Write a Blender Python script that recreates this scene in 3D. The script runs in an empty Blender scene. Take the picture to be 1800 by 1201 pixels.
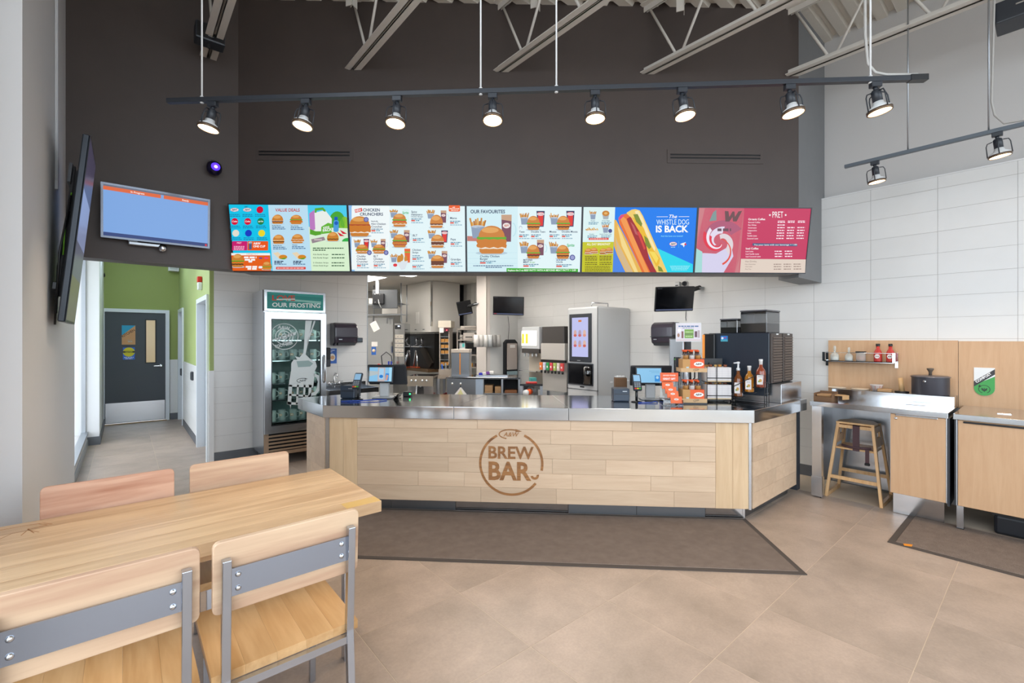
import bpy, bmesh, math, random
from mathutils import Vector, Matrix
random.seed(7)
R = math.radians
SC = bpy.context.scene
COL = SC.collection

# ---------------------------------------------------------------- camera, daylight, exposure
EYE = 1.53                       # eye height above the floor
FPX, CU, CV = 803.0, 900.0, 596.5
YAW = 40.3
cam_d = bpy.data.cameras.new('camera'); cam = bpy.data.objects.new('camera', cam_d); COL.objects.link(cam)
cam_d.sensor_width = 36.0; cam_d.lens = 36.0 * FPX / 1800.0; cam_d.shift_y = -4.0 / 1800.0
cam_d.clip_start = 0.02
cam.location = (0, 0, EYE); cam.rotation_euler = (R(90), 0, R(-YAW))
SC.camera = cam
SC.view_settings.view_transform = 'Standard'; SC.view_settings.look = 'None'
SC.view_settings.gamma = 1.0; SC.view_settings.use_curve_mapping = False
SC.view_settings.exposure = 0.0
SC.cycles.max_bounces = 8; SC.cycles.diffuse_bounces = 5; SC.cycles.glossy_bounces = 4; SC.cycles.transparent_max_bounces = 12; SC.cycles.caustics_reflective = False; SC.cycles.caustics_refractive = False
W = bpy.data.worlds.new('sky'); SC.world = W; W.use_nodes = True
bg = W.node_tree.nodes['Background']; bg.inputs[0].default_value = (0.82, 0.91, 1.0, 1); bg.inputs[1].default_value = 4.3

def area(name, loc, rot, sx, sy, power, col=(1, 1, 1), portal=False):
    l = bpy.data.lights.new(name, 'AREA'); l.shape = 'RECTANGLE'; l.size = sx; l.size_y = sy; l.energy = power; l.color = col
    if portal: l.cycles.is_portal = True
    o = bpy.data.objects.new(name, l); o.location = loc; o.rotation_euler = rot; COL.objects.link(o)
    return o
# portals lying in the glazed shopfront openings (they only steer the sampling of the sky)
area('window_portal', (-0.7, -0.9, 2.35), (0, R(-90), 0), 4.4, 6.4, 1, portal=True)
area('window_portal', (2.7, -4.05, 2.35), (R(90), 0, 0), 6.5, 4.5, 1, portal=True)
area('window_portal', (-0.52, 7.4, 1.7), (0, R(-90), 0), 3.0, 2.9, 1, portal=True)

# ---------------------------------------------------------------- photo pixel -> place, on a known plane
_s, _c = math.sin(R(YAW)), math.cos(R(YAW))
def ray(u, v):
    a = (u - CU) / FPX
    return Vector((a * _c + _s, -a * _s + _c, (CV - v) / FPX))
def PZ(u, v, z): d = ray(u, v); t = (z - EYE) / d.z; return Vector((d.x * t, d.y * t, z))
def PX(u, v, x): d = ray(u, v); t = x / d.x; return Vector((x, d.y * t, EYE + d.z * t))
def PY(u, v, y): d = ray(u, v); t = y / d.y; return Vector((d.x * t, y, EYE + d.z * t))
def PL(u, v, p, ang, off=0.0):
    """hit on the vertical plane through p that runs along angle ang (radians); returns (s along it, z)"""
    dx, dy = math.cos(ang), math.sin(ang); nx, ny = -dy, dx
    px, py = p[0] + nx * off, p[1] + ny * off
    d = ray(u, v); t = (px * nx + py * ny) / (d.x * nx + d.y * ny)
    q = d * t
    return ((q.x - px) * dx + (q.y - py) * dy, EYE + q.z)

# ---------------------------------------------------------------- materials
def lin(h):
    h = h.lstrip('#'); o = []
    for i in (0, 2, 4):
        c = int(h[i:i + 2], 16) / 255.0
        o.append(c / 12.92 if c <= 0.04045 else ((c + 0.055) / 1.055) ** 2.4)
    return tuple(o) + (1.0,)
def nmat(name):
    m = bpy.data.materials.new(name); m.use_nodes = True
    nt = m.node_tree; return m, nt, nt.nodes['Principled BSDF']
def N(nt, typ, **kw):
    n = nt.nodes.new(typ)
    for k, v in kw.items(): setattr(n, k, v)
    return n
_mc = {}
def mat(h, rough=0.5, metal=0.0, emit=0.0, alpha=1.0, trans=0.0, coat=0.0, spec=None):
    """plain paint, plastic or metal with a faint procedural unevenness of its gloss"""
    key = (h, rough, metal, emit, alpha, trans, coat, spec)
    if key in _mc: return _mc[key]
    m, nt, p = nmat('paint_' + h)
    p.inputs['Base Color'].default_value = lin(h); p.inputs['Metallic'].default_value = metal
    p.inputs['Coat Weight'].default_value = coat
    if spec is not None: p.inputs['Specular IOR Level'].default_value = spec
    if emit:
        p.inputs['Emission Color'].default_value = lin(h); p.inputs['Emission Strength'].default_value = emit
    p.inputs['Alpha'].default_value = alpha; p.inputs['Transmission Weight'].default_value = trans
    tc = N(nt, 'ShaderNodeTexCoord'); nz = N(nt, 'ShaderNodeTexNoise'); nz.inputs['Scale'].default_value = 9
    mr = N(nt, 'ShaderNodeMapRange'); mr.inputs['To Min'].default_value = max(0.02, rough - 0.05); mr.inputs['To Max'].default_value = min(1, rough + 0.05)
    nt.links.new(tc.outputs['Object'], nz.inputs['Vector']); nt.links.new(nz.outputs['Fac'], mr.inputs['Value'])
    nt.links.new(mr.outputs['Result'], p.inputs['Roughness'])
    _mc[key] = m; return m
def glass(name, tint=(0.9, 0.97, 0.95), mix=0.12, rough=0.02, ior=1.45):
    """thin clear glass: mostly see-through with a mirror share"""
    m = bpy.data.materials.new(name); m.use_nodes = True; nt = m.node_tree; nt.nodes.clear()
    o = N(nt, 'ShaderNodeOutputMaterial'); t = N(nt, 'ShaderNodeBsdfTransparent'); g = N(nt, 'ShaderNodeBsdfGlossy'); mx = N(nt, 'ShaderNodeMixShader')
    t.inputs[0].default_value = tint + (1,); g.inputs['Roughness'].default_value = rough
    f = N(nt, 'ShaderNodeFresnel'); f.inputs['IOR'].default_value = ior
    ad = N(nt, 'ShaderNodeMath', operation='ADD'); ad.inputs[1].default_value = mix
    nt.links.new(f.outputs[0], ad.inputs[0]); nt.links.new(ad.outputs[0], mx.inputs[0])
    nt.links.new(t.outputs[0], mx.inputs[1]); nt.links.new(g.outputs[0], mx.inputs[2]); nt.links.new(mx.outputs[0], o.inputs[0])
    return m
def milky(name):
    """cold frosted glassware: half see-through, half pale"""
    m, nt, p = nmat(name); p.inputs['Base Color'].default_value = (0.75, 0.83, 0.82, 1); p.inputs['Roughness'].default_value = 0.12; p.inputs['Alpha'].default_value = 0.34
    return m
def wood(name, dark, light, axis='X', scale=1.0, rough=0.42, vary=0.16, contrast=1.0):
    m, nt, p = nmat(name)
    tc = N(nt, 'ShaderNodeTexCoord'); oi = N(nt, 'ShaderNodeObjectInfo'); mp = N(nt, 'ShaderNodeMapping')
    sc = {'X': (1.2, 14, 14), 'Y': (14, 1.2, 14), 'Z': (14, 14, 1.2)}[axis]
    mp.inputs['Scale'].default_value = [q * scale for q in sc]
    ml = N(nt, 'ShaderNodeMath', operation='MULTIPLY'); ml.inputs[1].default_value = 37.0
    nt.links.new(oi.outputs['Random'], ml.inputs[0])
    cb = N(nt, 'ShaderNodeCombineXYZ')
    for i in range(3): nt.links.new(ml.outputs[0], cb.inputs[i])
    nt.links.new(tc.outputs['Object'], mp.inputs['Vector']); nt.links.new(cb.outputs[0], mp.inputs['Location'])
    nz = N(nt, 'ShaderNodeTexNoise'); nz.inputs['Scale'].default_value = 1.0; nz.inputs['Detail'].default_value = 5; nz.inputs['Distortion'].default_value = 1.2
    nt.links.new(mp.outputs[0], nz.inputs['Vector'])
    fine = N(nt, 'ShaderNodeTexNoise'); fine.inputs['Scale'].default_value = 7.0; fine.inputs['Detail'].default_value = 2
    nt.links.new(mp.outputs[0], fine.inputs['Vector'])
    mx = N(nt, 'ShaderNodeMath', operation='MULTIPLY_ADD'); mx.inputs[1].default_value = 0.25
    nt.links.new(fine.outputs['Fac'], mx.inputs[0]); nt.links.new(nz.outputs['Fac'], mx.inputs[2])
    cr = N(nt, 'ShaderNodeValToRGB'); cr.color_ramp.elements[0].position = 0.62 - 0.2 * contrast; cr.color_ramp.elements[1].position = 0.62 + 0.16 * contrast
    cr.color_ramp.elements[0].color = lin(dark); cr.color_ramp.elements[1].color = lin(light)
    nt.links.new(mx.outputs[0], cr.inputs[0])
    hs = N(nt, 'ShaderNodeHueSaturation'); mr = N(nt, 'ShaderNodeMapRange')
    mr.inputs['To Min'].default_value = 1 - vary; mr.inputs['To Max'].default_value = 1 + vary * 0.5
    nt.links.new(oi.outputs['Random'], mr.inputs['Value']); nt.links.new(mr.outputs[0], hs.inputs['Value'])
    nt.links.new(cr.outputs[0], hs.inputs['Color']); nt.links.new(hs.outputs[0], p.inputs['Base Color'])
    p.inputs['Roughness'].default_value = rough
    return m
def steel(name, h='#b9bcc0', rough=0.3, axis=0, bump=0.006):
    """brushed stainless steel"""
    m, nt, p = nmat(name)
    p.inputs['Base Color'].default_value = lin(h); p.inputs['Metallic'].default_value = 1.0
    tc = N(nt, 'ShaderNodeTexCoord'); mp = N(nt, 'ShaderNodeMapping'); s = [260, 260, 260]; s[axis] = 3
    mp.inputs['Scale'].default_value = s
    nz = N(nt, 'ShaderNodeTexNoise'); nz.inputs['Scale'].default_value = 1; nz.inputs['Detail'].default_value = 3
    nt.links.new(tc.outputs['Object'], mp.inputs[0]); nt.links.new(mp.outputs[0], nz.inputs['Vector'])
    mr = N(nt, 'ShaderNodeMapRange'); mr.inputs['To Min'].default_value = rough - 0.03; mr.inputs['To Max'].default_value = rough + 0.04
    nt.links.new(nz.outputs['Fac'], mr.inputs[0]); nt.links.new(mr.outputs[0], p.inputs['Roughness'])
    bp = N(nt, 'ShaderNodeBump'); bp.inputs['Strength'].default_value = bump; bp.inputs['Distance'].default_value = 0.002
    nt.links.new(nz.outputs['Fac'], bp.inputs['Height']); nt.links.new(bp.outputs[0], p.inputs['Normal'])
    return m
def mottled(name, h1, h2, scale, rough, bump=0.0, detail=6, spread=0.25, fine=0.0):
    """stone, carpet, plaster: two tones mixed by noise"""
    m, nt, p = nmat(name)
    tc = N(nt, 'ShaderNodeTexCoord'); oi = N(nt, 'ShaderNodeObjectInfo')
    ad = N(nt, 'ShaderNodeVectorMath', operation='MULTIPLY_ADD'); ad.inputs[1].default_value = (31, 17, 11)
    nt.links.new(oi.outputs['Random'], ad.inputs[0]); nt.links.new(tc.outputs['Object'], ad.inputs[2])
    nz = N(nt, 'ShaderNodeTexNoise'); nz.inputs['Scale'].default_value = scale; nz.inputs['Detail'].default_value = detail; nz.inputs['Roughness'].default_value = 0.62
    nt.links.new(ad.outputs[0], nz.inputs['Vector'])
    cr = N(nt, 'ShaderNodeValToRGB'); cr.color_ramp.elements[0].position = 0.5 - spread; cr.color_ramp.elements[1].position = 0.5 + spread
    cr.color_ramp.elements[0].color = lin(h1); cr.color_ramp.elements[1].color = lin(h2)
    nt.links.new(nz.outputs['Fac'], cr.inputs[0])
    out = cr.outputs[0]
    if fine:
        n2 = N(nt, 'ShaderNodeTexNoise'); n2.inputs['Scale'].default_value = scale * 30; n2.inputs['Detail'].default_value = 2
        nt.links.new(ad.outputs[0], n2.inputs['Vector'])
        mr = N(nt, 'ShaderNodeMapRange'); mr.inputs['From Min'].default_value = 0.3; mr.inputs['From Max'].default_value = 0.7
        mr.inputs['To Min'].default_value = 1 - fine; mr.inputs['To Max'].default_value = 1 + fine
        nt.links.new(n2.outputs['Fac'], mr.inputs[0])
        hs = N(nt, 'ShaderNodeHueSaturation'); nt.links.new(mr.outputs[0], hs.inputs['Value']); nt.links.new(out, hs.inputs['Color']); out = hs.outputs[0]
    nt.links.new(out, p.inputs['Base Color']); p.inputs['Roughness'].default_value = rough
    if bump:
        bp = N(nt, 'ShaderNodeBump'); bp.inputs['Strength'].default_value = bump; bp.inputs['Distance'].default_value = 0.004
        nt.links.new((n2 if fine else nz).outputs['Fac'], bp.inputs['Height']); nt.links.new(bp.outputs[0], p.inputs['Normal'])
    return m
def printed(name, emit):
    """flat print or lit display: the colours come with the artwork"""
    m, nt, p = nmat(name)
    at = N(nt, 'ShaderNodeAttribute', attribute_name='ink')
    nt.links.new(at.outputs['Color'], p.inputs['Base Color']); p.inputs['Roughness'].default_value = 0.45
    if emit:
        nt.links.new(at.outputs['Color'], p.inputs['Emission Color']); p.inputs['Emission Strength'].default_value = emit
        dk = N(nt, 'ShaderNodeHueSaturation'); dk.inputs['Value'].default_value = 0.04
        nt.links.new(at.outputs['Color'], dk.inputs['Color']); nt.links.new(dk.outputs[0], p.inputs['Base Color'])
        p.inputs['Roughness'].default_value = 0.3; p.inputs['Specular IOR Level'].default_value = 0.2
    return m

M = dict(
    print=printed('paper_print', 0), screen=printed('display_picture', 0.92), dimscreen=printed('dim_display_picture', 0.6),
    steel=steel('brushed_steel', '#d6d9dd', 0.12), steelv=steel('brushed_steel_upright', '#c8cbcf', 0.25, axis=2), steeld=steel('dull_steel', '#8f9296', 0.36), chairmetal=steel('chair_steel', '#b9c0cb', 0.14, 2),
    bandmetal=steel('band_steel', '#a7b0bf', 0.2, 0), chrome=mat('#d5d7da', 0.12, 1.0), alum=mat('#a9adb2', 0.38, 0.9),
    planks=wood('maple_planks', '#c5a88c', '#d5bca0', 'X', 1.0, vary=0.12, contrast=1.5), plankv=wood('maple_upright', '#c8a985', '#d5b995', 'Z', 1.0, vary=0.06),
    table=wood('maple_tabletop', '#b18f6b', '#cfb08b', 'X', 0.8, 0.38, vary=0.12, contrast=0.9), chairwood=wood('beech_chair', '#b9947a', '#d6b899', 'X', 0.6, 0.4, vary=0.1, contrast=0.8),
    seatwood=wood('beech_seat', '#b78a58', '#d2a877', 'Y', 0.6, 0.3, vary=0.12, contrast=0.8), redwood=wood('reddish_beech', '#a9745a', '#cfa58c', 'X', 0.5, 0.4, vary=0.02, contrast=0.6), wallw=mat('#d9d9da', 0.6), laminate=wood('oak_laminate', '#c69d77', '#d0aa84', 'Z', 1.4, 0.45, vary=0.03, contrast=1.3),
    stoolwood=wood('high_chair_wood', '#c79a66', '#dab384', 'Z', 1.5, 0.42, vary=0.1), engraved=wood('engraved_wood', '#6f4522', '#a87443', 'X', 3.0, 0.6, vary=0.02, contrast=1.2),
    tilew=mottled('white_wall_tile', '#dcdbd9', '#e3e2e0', 1.5, 0.32), grout=mat('#b3b0ac', 0.9),
    floor=mottled('floor_tile', '#958577', '#b6a293', 2.6, 0.4, spread=0.22, fine=0.05, bump=0.03), fgrout=mat('#c9b8a4', 0.9),
    dark=mottled('charcoal_paint', '#463d3a', '#4c423e', 3, 0.5), greyp=mat('#77787a', 0.55), white=mat('#c8c5c3', 0.6), white2=mat('#e6e6e6', 0.45),
    green=mat('#a0ae6e', 0.6), door=mat('#3d444c', 0.42), frame=mat('#dfe4e8', 0.35), base=mottled('baseboard_tile', '#5b5e63', '#66696e', 5, 0.45),
    joist=mat('#d6d0c8', 0.5), deck=mat('#d6cfc4', 0.5), black=mat('#141518', 0.35), blackm=mat('#1b1c20', 0.6), blackg=mat('#0b0c10', 0.12), anthr=mat('#2a2e35', 0.4),
    carpet=mottled('carpet_mat', '#665950', '#7d6f66', 14, 0.95, bump=0.5, fine=0.4, spread=0.35), rubber=mat('#4a423d', 0.8),
    glass=glass('window_glass', (1, 1, 1), 0.05, ior=1.0), coolerglass=glass('cooler_glass', (0.88, 0.95, 0.93), 0.0, ior=1.16), clear=glass('clear_plastic', (0.93, 0.95, 0.95), 0.08, 0.05),
    mug=milky('mug_glass'), smoke=glass('smoked_plastic', (0.45, 0.46, 0.47), 0.1, 0.08), acrylic=glass('acrylic', (0.95, 0.96, 0.97), 0.05),
    kraft=mat('#b58d63', 0.8), kraftd=mat('#7a5a40', 0.85), orange=mat('#e8571c', 0.5), red=mat('#b5242c', 0.45), paper=mat('#e9e6e2', 0.8), frost=mat('#d3dde0', 0.6),
    wallgrey=mat('#d2d1ce', 0.55), ceilw=mat('#cfcbc4', 0.8), plasticw=mat('#dfe1e2', 0.35), machine=mat('#b8babb', 0.38), towel=mat('#3a3440', 0.22, coat=0.4),
    lampwarm=mat('#ffd9a0', 0.4, emit=9.0), troffer=mat('#fff9f0', 0.5, emit=13.0),
)

# ---------------------------------------------------------------- mesh building
class MB:
    """collects shapes; build() links them as one mesh object"""
    def __init__(self): self.v = []; self.f = []; self.sm = []
    def add(self, vs, fs, smooth=False, mtx=None):
        o = len(self.v)
        self.v += [tuple(mtx @ Vector(q)) for q in vs] if mtx is not None else [tuple(q) for q in vs]
        self.f += [tuple(i + o for i in q) for q in fs]; self.sm += [smooth] * len(fs); return self
    def box(self, x0, y0, z0, x1, y1, z1, mtx=None, ch=0.0):
        x0, x1 = min(x0, x1), max(x0, x1); y0, y1 = min(y0, y1), max(y0, y1); z0, z1 = min(z0, z1), max(z0, z1)
        if ch > 0:
            bm = bmesh.new(); bmesh.ops.create_cube(bm, size=1.0)
            for q in bm.verts: q.co = Vector(((x0 + x1) / 2 + q.co.x * (x1 - x0), (y0 + y1) / 2 + q.co.y * (y1 - y0), (z0 + z1) / 2 + q.co.z * (z1 - z0)))
            bmesh.ops.bevel(bm, geom=list(bm.edges), offset=min(ch, 0.49 * min(x1 - x0, y1 - y0, z1 - z0)), segments=2 if ch > 0.008 else 1, affect='EDGES', profile=0.6)
            bm.verts.index_update(); vs = [q.co.copy() for q in bm.verts]; fs = [[q.index for q in f.verts] for f in bm.faces]; bm.free()
            return self.add(vs, fs, False, mtx)
        vs = [(x0, y0, z0), (x1, y0, z0), (x1, y1, z0), (x0, y1, z0), (x0, y0, z1), (x1, y0, z1), (x1, y1, z1), (x0, y1, z1)]
        return self.add(vs, [(0, 3, 2, 1), (4, 5, 6, 7), (0, 1, 5, 4), (1, 2, 6, 5), (2, 3, 7, 6), (3, 0, 4, 7)], False, mtx)
    def prism(self, pts, z0, z1, mtx=None):
        """pts: outline in XY (counter-clockwise), extruded in Z"""
        n = len(pts); vs = [(p[0], p[1], z0) for p in pts] + [(p[0], p[1], z1) for p in pts]
        return self.add(vs, [tuple(reversed(range(n))), tuple(range(n, 2 * n))] + [(i, (i + 1) % n, (i + 1) % n + n, i + n) for i in range(n)], False, mtx)
    def xz(self, pts, y0, y1, mtx=None):
        """outline in XZ, extruded in Y"""
        n = len(pts); vs = [(p[0], y0, p[1]) for p in pts] + [(p[0], y1, p[1]) for p in pts]
        return self.add(vs, [tuple(range(n)), tuple(reversed(range(n, 2 * n)))] + [((i + 1) % n, i, i + n, (i + 1) % n + n) for i in range(n)], False, mtx)
    def yz(self, pts, x0, x1, mtx=None):
        n = len(pts); vs = [(x0, p[0], p[1]) for p in pts] + [(x1, p[0], p[1]) for p in pts]
        return self.add(vs, [tuple(reversed(range(n))), tuple(range(n, 2 * n))] + [(i, (i + 1) % n, (i + 1) % n + n, i + n) for i in range(n)], False, mtx)
    def tube(self, pts, r, n=8, closed=False, smooth=True, mtx=None, r2=None):
        pts = [Vector(p) for p in pts]; rings = []; k = len(pts); up = None
        for i, p in enumerate(pts):
            if closed: t = pts[(i + 1) % k] - pts[i - 1]
            else: t = pts[min(i + 1, k - 1)] - pts[max(i - 1, 0)]
            t.normalize()
            if up is None: up = Vector((0, 0, 1)) if abs(t.z) < 0.9 else Vector((1, 0, 0))
            a = t.cross(up); a = a.normalized() if a.length > 1e-6 else t.orthogonal().normalized(); b = a.cross(t).normalized(); up = b
            rr = r if r2 is None else r + (r2 - r) * i / max(1, k - 1)
            rings.append([p + (a * math.cos(2 * math.pi * j / n) + b * math.sin(2 * math.pi * j / n)) * rr for j in range(n)])
        vs = [q for ring in rings for q in ring]; fs = []
        for i in range(k if closed else k - 1):
            i2 = (i + 1) % k
            fs += [(i * n + j, i * n + (j + 1) % n, i2 * n + (j + 1) % n, i2 * n + j) for j in range(n)]
        if not closed: fs += [tuple(reversed(range(n))), tuple(range((k - 1) * n, k * n))]
        return self.add(vs, fs, smooth, mtx)
    def lathe(self, prof, n=20, c=(0, 0, 0), mtx=None, smooth=True):
        """prof: (radius, z) pairs from bottom to top"""
        vs = []; fs = []; k = len(prof)
        for r, z in prof: vs += [(c[0] + r * math.cos(2 * math.pi * j / n), c[1] + r * math.sin(2 * math.pi * j / n), c[2] + z) for j in range(n)]
        for i in range(k - 1): fs += [(i * n + j, i * n + (j + 1) % n, (i + 1) * n + (j + 1) % n, (i + 1) * n + j) for j in range(n)]
        cl = prof[0] == prof[-1]
        if prof[0][0] > 1e-5 and not cl: fs.append(tuple(reversed(range(n))))
        if prof[-1][0] > 1e-5 and not cl: fs.append(tuple(range((k - 1) * n, k * n)))
        return self.add(vs, fs, smooth, mtx)
    def bar(self, a, b, w, h, up=(0, 0, 1)):
        """rectangular bar from a to b, w wide and h thick"""
        a, b = Vector(a), Vector(b); t = (b - a).normalized(); s = t.cross(Vector(up))
        s = s.normalized() if s.length > 1e-6 else t.orthogonal().normalized(); q = s.cross(t).normalized()
        vs = [e + s * w / 2 * i + q * h / 2 * j for e in (a, b) for i, j in ((-1, -1), (1, -1), (1, 1), (-1, 1))]
        return self.add(vs, [(0, 1, 2, 3), (7, 6, 5, 4), (0, 4, 5, 1), (1, 5, 6, 2), (2, 6, 7, 3), (3, 7, 4, 0)])
    def build(self, name, m, parent=None, loc=None, rz=0, bevel=0.0, ink=None):
        me = bpy.data.meshes.new(name); me.from_pydata(self.v, [], self.f)
        if any(self.sm): me.polygons.foreach_set('use_smooth', self.sm)
        me.materials.append(M[m] if isinstance(m, str) else m)
        if ink:
            at = me.color_attributes.new('ink', 'FLOAT_COLOR', 'CORNER'); k = 0
            for p, col in zip(me.polygons, ink):
                for _ in p.vertices: at.data[k].color = col; k += 1
        else:
            bm = bmesh.new(); bm.from_mesh(me); bmesh.ops.recalc_face_normals(bm, faces=bm.faces); bm.to_mesh(me); bm.free()
        me.update()
        o = bpy.data.objects.new(name, me); COL.objects.link(o)
        if parent is not None: o.parent = parent
        if loc is not None: o.location = loc
        if rz: o.rotation_euler = (0, 0, rz)
        if bevel:
            b = o.modifiers.new('soft_edge', 'BEVEL'); b.width = bevel; b.segments = 2; b.limit_method = 'ANGLE'
        return o
def box(name, m, parent, x0, y0, z0, x1, y1, z1, ch=0.0): return MB().box(x0, y0, z0, x1, y1, z1, ch=ch).build(name, m, parent)
def tag(o, label, cat, group=None, kind=None):
    o['label'] = label; o['category'] = cat
    if group: o['group'] = group
    if kind: o['kind'] = kind
    return o
def thing(name, label, cat, loc=(0, 0, 0), rz=0.0, group=None):
    o = bpy.data.objects.new(name, None); COL.objects.link(o); o.empty_display_size = 0.1
    o.location = loc; o.rotation_euler = (0, 0, rz); return tag(o, label, cat, group)
def struct(o, label, cat):
    o['kind'] = 'structure'; o['label'] = label; o['category'] = cat; return o
def sroot(name, label, cat, loc=(0, 0, 0), rz=0.0): return struct(thing(name, label, cat, loc, rz), label, cat)
def dup(o, parent=None, **kw):
    c = o.copy(); COL.objects.link(c)
    if parent is not None: c.parent = parent
    for k, v in kw.items():
        if k in ('label', 'group'): c[k] = v
        else: setattr(c, k, v)
    for ch in list(o.children): dup(ch, c)
    return c

# ---------------------------------------------------------------- flat artwork: lettering and pictures
_tc = {}
def text_polys(s, size=1.0, bold=0.0, shear=0.0, spacing=1.0):
    key = (s, bold, shear, spacing)
    if key not in _tc:
        cu = bpy.data.curves.new('lettering', 'FONT'); cu.body = s; cu.size = 1.0; cu.offset = bold; cu.shear = shear; cu.space_character = spacing; cu.resolution_u = 3
        ob = bpy.data.objects.new('lettering', cu); me = bpy.data.meshes.new_from_object(ob)
        _tc[key] = ([(q.co.x, q.co.y) for q in me.vertices], [tuple(p.vertices) for p in me.polygons])
        bpy.data.meshes.remove(me); bpy.data.objects.remove(ob); bpy.data.curves.remove(cu)
    v, f = _tc[key]; return [(x * size, y * size) for x, y in v], f
class Art:
    """a flat picture in the XZ plane facing -Y; each layer lies a hair in front of the last"""
    EPS = 0.0004
    def __init__(self): self.v = []; self.f = []; self.c = []; self.z = 0
    def poly(self, pts, col, up=1):
        self.z += up; o = len(self.v); self.v += [(x, -self.z * self.EPS, y) for x, y in pts]; self.f.append(tuple(range(o, o + len(pts)))); self.c.append(lin(col)); return self
    def rect(self, x0, y0, x1, y1, col, up=0): return self.poly([(x0, y0), (x1, y0), (x1, y1), (x0, y1)], col, up)
    def ell(self, x, y, rx, ry, col, a0=0, a1=360, n=20, up=0):
        k = max(3, int(n * abs(a1 - a0) / 360) + 1)
        pts = [(x + rx * math.cos(R(a0 + (a1 - a0) * i / k)), y + ry * math.sin(R(a0 + (a1 - a0) * i / k))) for i in range(k + (0 if abs(a1 - a0) >= 360 else 1))]
        return self.poly(pts, col, up)
    def rrect(self, x0, y0, x1, y1, r, col, up=0):
        pts = []
        for cx, cy, a in ((x1 - r, y0 + r, 270), (x1 - r, y1 - r, 0), (x0 + r, y1 - r, 90), (x0 + r, y0 + r, 180)):
            pts += [(cx + r * math.cos(R(a + 30 * i)), cy + r * math.sin(R(a + 30 * i))) for i in range(4)]
        return self.poly(pts, col, up)
    def line(self, pts, w, col, up=0):
        for a, b in zip(pts, pts[1:]):
            d = Vector((b[0] - a[0], b[1] - a[1])); L = d.length or 1; nx, ny = -d.y / L * w / 2, d.x / L * w / 2
            self.poly([(a[0] + nx, a[1] + ny), (a[0] - nx, a[1] - ny), (b[0] - nx, b[1] - ny), (b[0] + nx, b[1] + ny)], col, up); up = 0
        return self
    def arc(self, x, y, r, a0, a1, w, col, ry=None, n=28, up=0):
        ry = r if ry is None else ry
        def pt(t, q): return (x + (r + q) * math.cos(R(t)), y + (ry + q) * math.sin(R(t)))
        for i in range(n):
            t0, t1 = a0 + (a1 - a0) * i / n, a0 + (a1 - a0) * (i + 1) / n
            self.poly([pt(t0, -w / 2), pt(t0, w / 2), pt(t1, w / 2), pt(t1, -w / 2)], col, up); up = 0
        return self
    def text(self, s, x, y, h, col, bold=0.012, shear=0.0, align='l', wmax=None, spacing=1.0, rot=0.0, up=1):
        """h is the height of a capital letter; wmax squeezes or stretches the line to that width"""
        v, f = text_polys(s, h / 0.70, bold, shear, spacing)
        if not v: return self
        x0, x1 = min(q[0] for q in v), max(q[0] for q in v); kx = (wmax / (x1 - x0)) if wmax else 1.0
        sh = {'l': 0, 'c': 0.5, 'r': 1.0}[align]; cr, sr = math.cos(R(rot)), math.sin(R(rot))
        self.z += up; o = len(self.v)
        for a, b in v:
            a = (a - x0 - (x1 - x0) * sh) * kx
            self.v.append((x + a * cr - b * sr, -self.z * self.EPS, y + a * sr + b * cr))
        self.f += [tuple(i + o for i in q) for q in f]; self.c += [lin(col)] * len(f); return self
    def dashes(self, x, y, w, h, col, seed=0):
        """a line of print too small to read"""
        rnd = random.Random(seed + int(x * 977) + int(y * 3331)); q = x
        while q < x + w:
            k = min(rnd.uniform(1.0, 3.2) * h, x + w - q); self.rect(q, y, q + k, y + h, col); q += k + h * 0.5
        return self
    def build(self, name, m, parent, loc=(0, 0, 0), rot=(0, 0, 0)):
        b = MB(); b.v = self.v; b.f = self.f; b.sm = [False] * len(self.f)
        o = b.build(name, m, parent, ink=self.c); o.location = loc; o.rotation_euler = rot; return o
def oval_mark(a, x, y, w, ring='#ffffff', body='#e8571c', ink='#3b2016', plain=False):
    """the oval arrow mark with its three letters"""
    h = w * 0.42
    if not plain:
        a.ell(x, y, w * 0.5, h * 0.5, ring, up=1); a.text('A&W', x, y - h * 0.17, h * 0.36, ink, 0.03, 0.3, 'c', w * 0.62)
    else:
        a.arc(x, y, w * 0.47, 60, 250, w * 0.05, ink, h * 0.46, up=1)
        a.poly([(x + w * 0.22, y + h * 0.52), (x + w * 0.22, y + h * 0.22), (x + w * 0.5, y + h * 0.3)], ink, 0)
        a.text('A&W', x + w * 0.04, y - h * 0.22, h * 0.42, ink, 0.012, 0.25, 'c', w * 0.66)
    return a

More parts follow.
